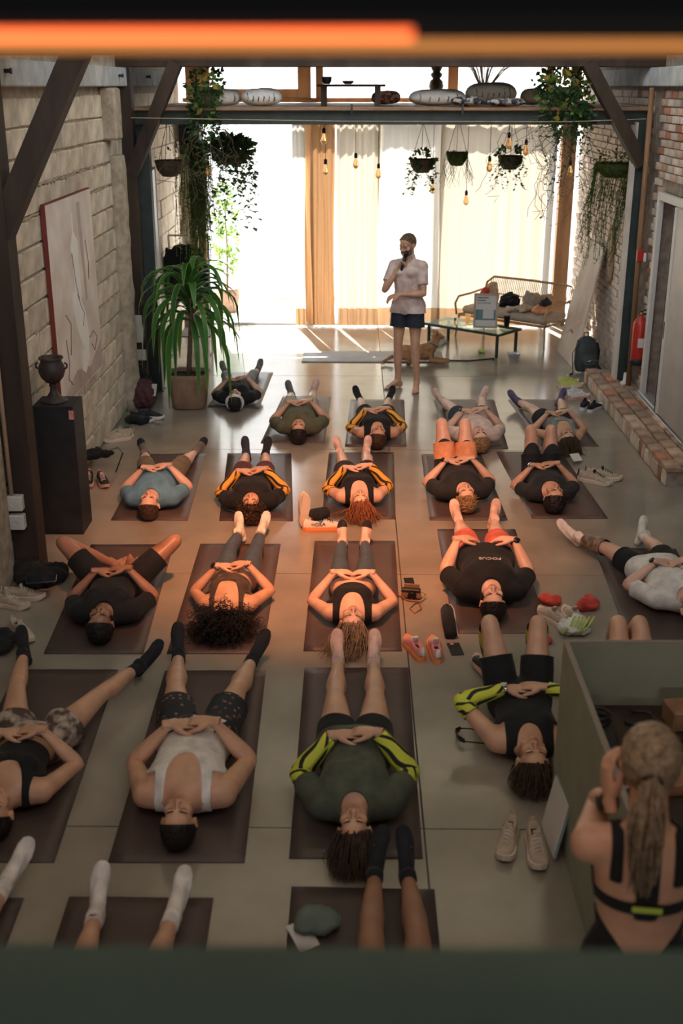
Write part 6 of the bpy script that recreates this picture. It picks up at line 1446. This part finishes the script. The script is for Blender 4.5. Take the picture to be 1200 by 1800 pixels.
m = MB(); m.box((-.03, -.079, .2), (.05, -.074, .30)); m.build('label_sticker', 'paper', fe); m = MB(); m.lathe([(.0, .53), (.022, .53), (.022, .57), (0, .575)], 12); m.build('valve', 'brass', fe, True); m = MB(); m.tube([(-.02, 0, .565), (.03, -.03, .6), (.09, -.05, .6)], .01, 6); m.build('lever', 'black_matte', fe, True); m = MB(); m.tube([(.02, 0, .555), (.09, -.02, .54), (.105, -.03, .4), (.1, -.03, .2), (.095, -.03, .12)], .011, 8); m.build('hose', 'black_matte', fe, True)
m = MB(); m.box((.03, .06, .3), (.07, .12, .34)); m.build('wall_bracket', 'steel_dark', fe)
c = AY(1122, 450, 12.26); c[0] = 3.02; m = MB(); m.box((-.035, -.03, -.06), (.035, .03, .06), bev=.008); al = m.build('call_point', 'red_paint', None, loc=(c[0], 12.28, c[2]), label='small red alarm call point on the conduit pipe', cat='alarm'); m = MB(); m.box((.03, -.036, -.06), (.06, .02, .03), bev=.006); m.build('cover', 'white_plastic', al)
c = AY(1100, 655, 12.4); gl = thing('bell_weight', 'pale wooden bell hanging by the foot of the black column', 'ornament', (c[0], 12.42, c[2])); m = MB(); m.lathe([(0, 0), (.02, -.01), (.024, -.1), (.05, -.11), (.055, -.18), (.04, -.2), (.018, -.21), (.018, -.32), (0, -.325)][::-1], 14); m.build('bell', 'paper', gl, True); m = MB(); m.tube([(0, 0, -.01), (0, 0, .12)], .004, 5); m.build('string', 'cable', gl)
# outdoor shrub by the opening
rs = np.random.RandomState(77); c = AY(398, 470, 17.6); t = thing('outdoor_shrub', 'sunlit yellow green shrub in a pot just outside the open door', 'shrub', (c[0], 17.6, 0)); m = MB(); m.lathe([(0, 0), (.16, 0), (.2, .36), (.18, .36), (0, .3)], 18); m.build('pot', 'terracotta', t, True); m = MB(); m.tube([(0, 0, .3), (.02, 0, .9), (0, .02, 1.7)], [.02, .015, .008], 6); m.build('trunk', 'stem', t); m = MB()
for z, R in ((.75, .2), (1.05, .24), (1.4, .2), (1.75, .14)): bush(m, NP(0, 0, z), NP(R, R, .2), 130, rs, .06)
m.build('foliage', 'leaf_light', t, kind='stuff')
# ================================================================== THE CAST
gz = lambda x, y, z=.1: G(x, y, z)[:2]
GRP = 'people lying on the floor'
def cast(label, skin, crown, ankles, bare=(False, False), voxel=.0125, **k):
    p = lying(crown, ankles, **k); p.build_skin(voxel); p.finish('person', skin, label, None, bare); return p
ANK = lambda a, b: (gz(*a, .085), gz(*b, .085))
# --- row by the garden
p = cast('person in a black top and white rimmed cap lying behind the dracaena', 'skin_tan', gz(412, 711), ANK((396, 655), (452, 652)), S=.93, zfloor=.014, splay=(.4, .3))
p.shorts('cloth_grey', hem=.6, flare=.006, name='trousers'); p.tee('cloth_black', sleeve=.6); p.hair('hair_black', t=.012)
m = MB(); X, Y, Z = p.head_frame(); m.lathe([(.098, 0), (.102, .012), (.098, .024)], 24, p.headc + Y * .0 + Z * .05, np.stack([X, Y, Z], 1)); p.mb('headband', m, 'cloth_white'); p.sock(0, 'sock_grey'); p.sock(1, 'sock_grey')
p = cast('person in a plain olive T-shirt and pale shorts with grey socks', 'skin_tan', gz(524, 768), ANK((512, 693), (549, 691)), S=1.0, girth=1.08, zfloor=.014)
p.shorts('cloth_beige', hem=.36); p.tee('cloth_olive', sleeve=.7); p.hair('hair_black'); p.sock(0, 'sock_grey', .09); p.sock(1, 'sock_pink', .07)
p = cast('person in a black vest with amber arm sleeves at the standing man\'s feet', 'skin_tan', gz(664, 777), ANK((632, 702), (683, 702)), S=.97, zfloor=.014, yaw=.15)
p.shorts('cloth_black', hem=.26); p.vest('cloth_black', strap=.13, scoop=.09, neckw=.065); p.hair('hair_brown', t=.014); p.sleeve(0, 'sleeve_amber', .45); p.sleeve(1, 'sleeve_amber', .45); p.sock(0, 'sock_black', .09); p.sock(1, 'sock_black', .09)
p = cast('person in a pale pink shirt and navy shorts behind the orange shorts man\'s knees', 'skin_fair', gz(846, 783), ANK((777, 705), (846, 702)), S=1.0, girth=1.05, zfloor=.014, splay=(.6, .6))
p.shorts('cloth_navy', hem=.24); p.tee('cloth_pinkish', sleeve=.66); p.hair('hair_blond', t=.02); p.watch(0); p.sock(0, 'sock_pink', .07); p.sock(1, 'sock_pink', .07)
p = cast('woman in a grey crop top with purple socks near the brick ledge', 'skin_tan', gz(1001, 781), ANK((911, 707), (984, 704)), S=.95, female=True, zfloor=.014, splay=(.6, .6))
p.shorts('cloth_black', hem=.18, waist=.08); p.vest('cloth_grey', hem=.12, strap=.11, scoop=.17, neckw=.075); p.hair('hair_brown', 'long', dirn=(.15, -1, 0), n=160, length=.2); p.sock(0, 'sock_purple', .05); p.sock(1, 'sock_purple', .05)
# --- second row
p = cast('man in a blue T-shirt and khaki shorts with two-tone socks', 'skin_fair', gz(259, 901), ANK((256, 799), (343, 796)), S=.98, girth=1.1, zfloor=.014, splay=(.5, .6))
p.shorts('cloth_khaki', hem=.42); p.tee('cloth_blue', sleeve=.66); p.hair('hair_brown', t=.007, line=-.014); p.watch(0); p.sock(0, 'sock_grey', .03, 'sock_black'); p.sock(1, 'sock_grey', .03, 'sock_black')
p = cast('curly haired person in a black T-shirt with amber arm sleeves', 'skin_tan', gz(440, 905), ANK((433, 799), (466, 799)), S=1.0, zfloor=.014, splay=(.25, .35))
p.shorts('cloth_wine', hem=.3); p.tee('cloth_black', sleeve=.5); p.hair('hair_brown', 'curly', t=.03, n=420, length=.075, amp=.009, spread=.8); p.sleeve(0, 'sleeve_amber', .45); p.sleeve(1, 'sleeve_amber', .45); p.sock(0, 'sock_blue', .1); p.sock(1, 'sock_black', .1)
p = cast('red haired woman in a black vest with amber arm sleeves', 'skin_fair', gz(634, 896), ANK((598, 796), (643, 796)), S=.96, female=True, girth=1.05, zfloor=.014, splay=(.4, .3))
p.shorts('cloth_charcoal', hem=.22); p.vest('cloth_black', strap=.12, scoop=.13, neckw=.075, hem=.02); p.hair('hair_red', 'long', dirn=(.2, -1, 0), n=260, length=.17, spread=1.3); p.sleeve(0, 'sleeve_amber', .6); p.sleeve(1, 'sleeve_amber', .6); p.sock(0, 'sock_pink', .05); p.sock(1, 'sock_pink', .05)
p = cast('man in a charcoal T-shirt and pale orange shorts with knees bent up', 'skin_fair', gz(822, 888), (NP(.80, 9.70), NP(.96, 9.74)), S=1.02, girth=1.05, legs='up', zfloor=.014, bare=(True, True), splay=(.3, .0))
p.shorts('cloth_orange', hem=.26); p.tee('cloth_charcoal', sleeve=.62); p.hair('hair_blond', 'curly', t=.016, n=160, length=.035, amp=.006); p.watch(0)
p = cast('person in a dark T-shirt with knees bent up near the brick ledge', 'skin_tan', gz(978, 888), (NP(1.55, 9.66), NP(1.69, 9.68)), S=.95, legs='up', zfloor=.014, bare=(True, True), splay=(.1, .1), yaw=.12)
p.shorts('cloth_black', hem=.2); p.tee('cloth_charcoal', sleeve=.6, scoop=.06); p.hair('hair_black', t=.02); p.watch(0, 'steel')
# --- third row
p = cast('man in a black T-shirt lying with knees fallen open and soles together', 'skin_brown', gz(171, 1116), (NP(-1.70, 7.42), NP(-1.56, 7.42)), S=1.0, legs='butterfly', zfloor=.014, bare=(True, True))
p.shorts('cloth_black', hem=.27); p.tee('cloth_black', sleeve=.72); p.hair('hair_black', t=.014); 
p = cast('woman with very wide curly hair in a brown crop top and dark leggings', 'skin_tan', gz(388, 1098), ANK((421, 938), (458, 937)), S=.95, female=True, zfloor=.014, splay=(.35, .4))
p.shorts('cloth_legging', hem=.80, waist=.05, t=.003, flare=0, name='leggings'); p.vest('cloth_brown', hem=.17, strap=.115, scoop=.19, neckw=.085); p.hair('hair_black', 'curly', t=.035, n=700, length=.20, amp=.013, spread=.8, dirn=(0, -.35, -.05)); p.watch(0); p.watch(1, 'watch_black', .95, False); p.sock(0, 'sock_white', .03); p.sock(1, 'sock_white', .03)
p = cast('woman in a black one shoulder bra top and blue grey leggings', 'skin_fair', gz(618, 1114), ANK((602, 955), (641, 955)), S=.95, female=True, zfloor=.014, splay=(.15, .25), handu=(.10, .10), handw=(0, 0), hands=(.64, .64), yaw=.1)
p.shorts('cloth_legging', hem=.80, waist=.05, t=.003, flare=0, name='leggings'); p.vest('cloth_black', hem=.20, strap=.13, scoop=.14, neckw=.085); p.hair('hair_ash', 'long', dirn=(-.25, -1, 0), n=280, length=.24, spread=.6); p.sock(0, 'sock_pink', .03, 'sock_black'); p.sock(1, 'sock_pink', .03, 'sock_black')
p = cast('man in a black T-shirt printed FOCUS and coral shorts', 'skin_fair', gz(868, 1078), ANK((806, 918), (867, 917)), S=1.04, girth=1.12, zfloor=.014, hands=(.74, .74), handu=(.16, .16), handw=(.0, .0), splay=(.3, .3), bare=(False, False))
p.shorts('cloth_coral', hem=.36, flare=.022); p.tee('cloth_black', sleeve=.78, t=.018); p.hair('hair_black'); p.watch(1); p.sock(0, 'sock_pink', .03); p.sock(1, 'sock_pink', .03)
to = text('shirt_print', 'FOCUS', .048, 'sock_white', p.o, 'CENTER')
q = p.hipc + p.s * .31 * p.S - p.loc; to.location = (q[0], q[1], p.hipc[2] + .155 * p.S); to.rotation_euler = (-.05, 0, math.atan2(-p.s[0], p.s[1]) + 2 * PI)
p = cast('man in a white T-shirt and black shorts with a tattooed leg and black watch', 'skin_fair', gz(1232, 1088), ANK((1014, 946), (1130, 944)), S=.98, girth=1.06, zfloor=.014, turn=-.05, hands=(.56, .50), handu=(.06, .12), handw=(0, .03), splay=(.5, .5), yaw=-.2)
p.shorts('cloth_black', hem=.24); p.tee('cloth_white', sleeve=.7, t=.018); p.hair('hair_black'); p.watch(0); p.sock(0, 'sock_white', .11); p.sock(1, 'sock_white', .09); p.tube_on_leg(0, 'tattoo_skin', .1, .72, name='leg_tattoo')
# --- fourth row
p = cast('woman in a black top and patterned shorts with black socks', 'skin_tan', gz(-20, 1462), ANK((42, 1152), (246, 1172)), S=.98, female=True, zfloor=.014, turn=.03, splay=(.25, .5), hands=(.6, .6), shoulder=1.08)
p.shorts('cloth_camo', hem=.16, flare=.03); p.vest('cloth_black', hem=.14, strap=.12, scoop=.16, neckw=.085); p.hair('hair_black', t=.014); p.sock(0, 'sock_black', .07); p.sock(1, 'sock_black', .11)
p = cast('man in a white tank top and dark dotted shorts with black socks', 'skin_tan', gz(308, 1478), ANK((314, 1152), (444, 1160)), S=1.05, girth=1.12, zfloor=.014, voxel=.0105, splay=(.1, .5), shoulder=1.06)
p.shorts('cloth_dotted', hem=.30, flare=.02); p.vest('cloth_white', strap=.125, scoop=.2, neckw=.085); p.hair('hair_black', t=.011); p.sock(0, 'sock_black', .09); p.sock(1, 'sock_black', .09)
m = MB(); m.ell(p.wr[0] + p.hand[0][0] * .115 + p.hand[0][2] * .018, (.009, .009, .006)); p.mb('ring', m, 'steel')
p = cast('woman in an olive T-shirt and black shorts with lime arm sleeves', 'skin_tan', gz(622, 1492), ANK((594, 1164), (656, 1164)), S=1.02, female=True, girth=1.1, zfloor=.014, voxel=.0105, splay=(.15, .15), yaw=-.05)
p.shorts('cloth_black', hem=.19, flare=.006); p.tee('cloth_olive_dark', sleeve=.66, neck=.06); p.hair('hair_brown', 'long', dirn=(-.12, -1, 0), n=420, length=.14, spread=.35); p.sleeve(0, 'sleeve_lime', .5); p.sleeve(1, 'sleeve_lime', .5); p.watch(0, 'bracelet', .97, False); p.sock(0, 'sock_pink', .07); p.sock(1, 'sock_pink', .07)
p = cast('person in a black vest with one lime sleeve lying knees up beside the desk', 'skin_tan', gz(941, 1368), (NP(.80, 5.94), NP(1.06, 5.97)), S=.99, legs='up', zfloor=.003, splay=(.5, .0), girth=1.04, yaw=.05, elbow=(-1.1, -1.1), hands=(.58, .58))
p.shorts('cloth_black', hem=.24); p.vest('cloth_black', strap=.12, scoop=.08, neckw=.065); p.hair('hair_brown', 'long', dirn=(-.15, -1, 0), n=160, length=.10); p.sleeve(0, 'sleeve_lime', .7); p.sleeve(1, 'sleeve_lime', .7); p.watch(0, 'steel', .98)
for i in (0, 1):
    p.tube_on_leg(i, 'sleeve_lime', .12, .9)
    fx, fy, fz = p.foot[i]; R = Matrix(np.stack([fx, -fy if np.linalg.det(np.stack([fx, fy, fz], 1)) < 0 else fy, fz], 1).tolist()).to_euler()
    for k, (nm, mt) in enumerate((('shoe_upper', 'shoe_black'), ('shoe_sole', 'sole_pink'), ('shoe_lining', 'lining_dark'), ('shoe_laces', 'shoe_white'))):
        o = obj(nm, shoe_mesh(k, mt), None, p.o, loc=p.an[i] - p.loc + fz * -.085 + fx * .06, rot=R); o.scale = (1.04, 1.04, 1.04)
    m = MB(); m.tube([p.an[i] + fz * .05, p.an[i] - fz * .03], [.042, .045], 12); p.mb('ankle_sock', m, 'sock_black')
p = cast('person lying behind the reception desk with only bent knees in sight', 'skin_tan', NP(1.60, 4.83), (NP(1.50, 6.02), NP(1.58, 6.05)), S=.97, legs='up', zfloor=.003, splay=(.0, .0), bare=(True, True), elbow=(-.8, -.8))
p.shorts('cloth_black', hem=.2); p.tee('cloth_grey'); p.hair('hair_brown')
# --- nearest row, mostly under the parapet edge
a1, a2 = G(8, 1556, .09)[:2], G(-120, 1556, .09)[:2]
p = cast('person with white socks on the mat nearest the block wall', 'skin_tan', NP(a1[0] - .12, a1[1] - 1.62), (a2, a1), S=1.0, zfloor=.014, splay=(.3, .55), point=(.6, .45))
p.shorts('cloth_black'); p.tee('cloth_navy'); p.hair('hair_black'); p.sock(0, 'sock_white', .1); p.sock(1, 'sock_white', .1)
a1, a2 = G(168, 1610, .09)[:2], G(303, 1612, .09)[:2]
p = cast('person in long white socks with a small ankle mark', 'skin_tan', NP((a1[0] + a2[0]) / 2, a1[1] - 1.62), (a1, a2), S=1.0, zfloor=.014, splay=(-.05, .25), point=(.45, .6))
p.shorts('cloth_black'); p.tee('cloth_grey'); p.hair('hair_brown'); p.sock(0, 'sock_white', .06); p.sock(1, 'sock_white', .07)
m = MB(); c = p.an[0] - (p.an[0] - p.kn[0]) * .12; m.tube([c + NP(-.012, -.002, .044), c + NP(0, -.002, .042), c + NP(.016, -.002, .047)], [.002, .004, .001], 5, flat=.002); p.mb('sock_mark', m, 'ink')
a1, a2 = G(658, 1538, .09)[:2], G(716, 1540, .09)[:2]
p = cast('person in black sneaker socks lying by the sage green cap', 'skin_brown', NP((a1[0] + a2[0]) / 2, a1[1] - 1.62), (a1, a2), S=1.0, zfloor=.014, splay=(-.2, .0), point=(.5, .5))
p.shorts('cloth_black'); p.tee('cloth_black'); p.hair('hair_black'); p.sock(0, 'sock_black', .03); p.sock(1, 'sock_black', .03)
for i in (0, 1):
    X, Y, Z = p.foot[i]; m = MB(); o_c = p.an[i] + X * .115 - Z * .052; m.tube([o_c - Y * .036 - Z * .016, o_c - Y * .02 + Z * .002, o_c + Z * .006, o_c + Y * .02 + Z * .002, o_c + Y * .036 - Z * .016], .0022, 5); p.mb('sock_seam', m, 'sock_grey')

# --- the standing man with the microphone
fa, fb_ = G(699, 683), G(730, 686)
p = Person(1.02, 1.02); p.hs = 1.0; base = (fa + fb_) / 2
p.s = nrm(NP(-.02, -.01, 1)); p.w = nrm(NP(-.40, -.9, 0)); p.w = nrm(p.w - p.s * (p.w @ p.s)); p.e = np.cross(p.s, p.w) * -1   # e: the man's own right side
p.e = np.cross(p.w, p.s); S = p.S
p.hipc = NP(base[0] + .0, base[1] + .08, .935 * S); 
# index 0 = his right arm (picture left, holds the microphone)
rt = NP(-1, .0, 0); rt = nrm(np.cross(p.s, p.w)); rt = rt if rt[0] < 0 else -rt
p.e = -rt
up_ = p.hipc
p.headc = p.hipc + p.s * .655 * S + p.w * .015 + rt * .0; hd = nrm(NP(-.62, -.75, -.28)); p.hup = nrm(NP(-.12, -.2, 1)); p.hfr = nrm(hd - p.hup * (hd @ p.hup))
sh = [p.hipc + p.s * .425 * S + rt * .162 * S - p.w * .005, p.hipc + p.s * .43 * S - rt * .162 * S - p.w * .005]
mouth = p.headc + p.hfr * .105 - p.hup * .06
wr0 = mouth + p.hfr * .055 - p.hup * .17 + rt * .035
wr1 = p.hipc + p.s * .155 * S + p.w * .20 + rt * .02
e0, wr0 = ik(sh[0], wr0, .29 * S, .26 * S, rt * .9 - p.s * 1.2 + p.w * .1); e1, wr1 = ik(sh[1], wr1, .29 * S, .26 * S, -rt * 1.0 - p.s * .5 - p.w * .35)
p.sh, p.el, p.wr = sh, [e0, e1], [wr0, wr1]
ax = nrm(p.hup * 1.0 + p.hfr * -.25 - rt * .25)                # microphone axis, towards the mouth
X = nrm(nrm(wr0 - e0) + p.s * .4 - p.hfr * .1); Z = nrm(np.cross(X, np.cross(-p.hfr * .2 + rt * 1.0, X)))  # back of the hand looks outwards
Y = np.cross(Z, X)
p.hand = [(X, -Y if (-Y) @ -p.hfr > 0 else Y, Z, HAND_GRIP)]
X1 = nrm(nrm(wr1 - e1) * 1 - p.s * .25); Z1 = nrm(p.w * .35 + p.s * .9); Z1 = nrm(Z1 - X1 * (Z1 @ X1)); Y1 = np.cross(Z1, X1); p.hand.append((X1, Y1 if Y1 @ p.w > 0 else -Y1, Z1, HAND_LOOSE))
p.hip = [p.hipc + rt * .09 * S, p.hipc - rt * .09 * S]; an = [NP(fa[0] + .0, fa[1] + .06, .092), NP(fb_[0] + .01, fb_[1] + .02, .092)]
p.an = an; p.kn = [p.hip[i] * .49 + an[i] * .51 + p.w * .035 for i in (0, 1)]
p.foot = []
for i, d in enumerate((nrm(NP(-.85, -.5, 0)), nrm(NP(-.12, -1, 0)))): z = NP(0, 0, 1); y = np.cross(z, d); p.foot.append((d, y if y @ (p.e if i == 0 else -p.e) > 0 else -y, z))
p.build_skin(.012); p.finish('person', 'skin_tan', 'bearded man in a pale T-shirt and dark shorts standing with a microphone', None, (True, True))
p.shorts('cloth_navy', hem=.23, waist=.1, t=.008, flare=.03); p.tee('cloth_pinkish', sleeve=.66, hem=-.07, t=.013, neck=.06, hemflare=.02); p.hair('hair_sandy', 'short', t=.012, ground=None, line=-.006); p.beard('hair_sandy', .004)
H = HAND_GRIP[0]; mc = wr0 + X * .085 - Z * .028
mk = thing('microphone', 'black handheld microphone in the standing man\'s hand', 'microphone', mc); q = Vector(ax).to_track_quat('Z', 'Y'); mk.rotation_euler = q.to_euler()
m = MB(); m.lathe([(0, -.10), (.015, -.10), (.017, .0), (.02, .08), (.0, .081)], 16); m.build('handle', 'black_matte', mk, True); m = MB(); m.lathe([(.0, .08), (.021, .08), (.026, .10), (.026, .13), (.016, .148), (0, .152)], 16); m.build('grille', 'black_gloss', mk, True)

# --- the woman standing at the desk, seen from behind
p = Person(.97, .96, True); p.hs = .96
hc = AY(1143, 1345, 2.68); p.s = nrm(NP(0, .06, 1)); p.w = nrm(NP(.12, 1, -.06)); p.w = nrm(p.w - p.s * (p.w @ p.s)); S = p.S
p.e = np.cross(p.w, p.s); rt = p.e                                # her right is the picture's right
p.headc = hc; p.hup = nrm(NP(.02, .16, 1)); hd = nrm(NP(.22, 1, -.35)); p.hfr = nrm(hd - p.hup * (hd @ p.hup))
p.hipc = hc - p.s * .665 * S - p.w * .04
sh = [p.hipc + p.s * .425 * S - rt * .160 * S, p.hipc + p.s * .425 * S + rt * .160 * S]
wr0 = hc - p.hup * .13 - rt * .10 + p.hfr * .03; e0, wr0 = ik(sh[0], wr0, .285 * S, .255 * S, -p.s * .8 + p.w * 1.0 - rt * .12)
wr1 = NP(1.5, 3.45, 1.0); e1, wr1 = ik(sh[1], wr1, .285 * S, .255 * S, rt * .8 - p.s * .6 - p.w * .3)
p.sh, p.el, p.wr = sh, [e0, e1], [wr0, wr1]
X = nrm(p.hup * .9 - rt * .15 + p.w * .2); Z = nrm(-rt * 1.0 - p.hfr * .3); Z = nrm(Z - X * (Z @ X)); Y = np.cross(Z, X)
X1 = nrm(NP(.1, .9, -.2)); Z1 = NP(0, 0, 1.); Z1 = nrm(Z1 - X1 * (Z1 @ X1)); Y1 = np.cross(Z1, X1)
p.hand = [(X, -Y if Y @ p.hfr > 0 else Y, Z, HAND_LOOSE), (X1, Y1 if Y1 @ rt < 0 else -Y1, Z1, HAND_LOOSE)]
p.hip = [p.hipc - rt * .088 * S, p.hipc + rt * .088 * S]; az = .092
p.an = [NP(p.hip[i][0] + (-.03, .03)[i], p.hip[i][1] + .02, az) for i in (0, 1)]; p.kn = [p.hip[i] * .5 + p.an[i] * .5 + p.w * .02 for i in (0, 1)]
p.foot = []
for i in (0, 1): d = nrm(NP((-.15, .15)[i], 1, 0)); z = NP(0, 0, 1); y = np.cross(z, d); p.foot.append((d, y if y @ (rt if i == 0 else -rt) > 0 else -y, z))
print('woman hip height', p.hipc, 'shoulders', sh)
p.build_skin(.0105); p.finish('person', 'skin_tan', 'woman with a blond ponytail and black crossed top standing at the reception desk', None, (False, False))
wv = np.where(p.isleg, np.minimum(.80 - p.ll, .2 - p.cs), .10 + 1.1 * np.clip(np.abs(p.cu) - .02, 0, .1) - p.cs); wv = np.where(p.isarm | p.isneck, -1, wv); p.wear('leggings', wv, 'cloth_black', .005, 1, .0008)
f = np.minimum(np.maximum(np.maximum(.030 - np.abs(p.cu), .018 - np.abs(p.cs - .285)), np.where(p.cw > 0, .4 - p.cs, -1)), np.minimum(p.cs - .25, np.minimum(.49 - p.cs, .15 - np.abs(p.cu)))); f = np.maximum(f, np.minimum(.016 - np.abs(np.abs(p.cu) - .085 + .0 * p.cs), np.minimum(p.cs - .36, .5 - p.cs))); f = np.where(p.isarm | p.isneck, np.minimum(f, -.01), f)
p.wear('crop_top', f, 'cloth_black', .006, 0, .0)
m = MB(); q = p.hipc + p.s * .30 * S - p.w * .118 * S; m.beam(q - rt * .04, q + rt * .04, .004, .016); p.mb('green_tab', m, 'lime', smooth=False)
for i in (0, 1): p.sock(i, 'sock_black', .05)
p.hair('hair_ash', 'short', t=.012, ground=None)
X, Y, Z = p.head_frame(); kn = p.headc - Y * .118 - Z * .005; rs = np.random.RandomState(9); m = MB()
for k in range(240):
    o = rs.normal(size=3) * .009; a = rs.normal(size=3) * .014; t_ = np.linspace(0, 1, 9)[:, None]
    pts = kn + o + (-Y * .04 * np.sin(np.minimum(1, t_ * 2.2) * PI * .5)) + NP(0, 0, -1) * .30 * t_ ** 1.1 * (.85 + .2 * rs.rand()) + a * np.sin(t_ * 2.6) * 1.1 + rt * .01 * np.sin(3 * t_ + rs.rand() * 6)
    m.tube(pts, np.linspace(.006, .0018, 9), 4, cap=False)
o = p.mb('ponytail', m, 'hair_ash'); o['kind'] = 'stuff'
m = MB(); m.tube(belt_points(kn, -Y + Z * .2, .024), .007, 6, closed=True); p.mb('hair_tie', m, 'black_matte'); p.watch(0, 'watch_black', .93)
bpy.data.scenes.remove(TMP)
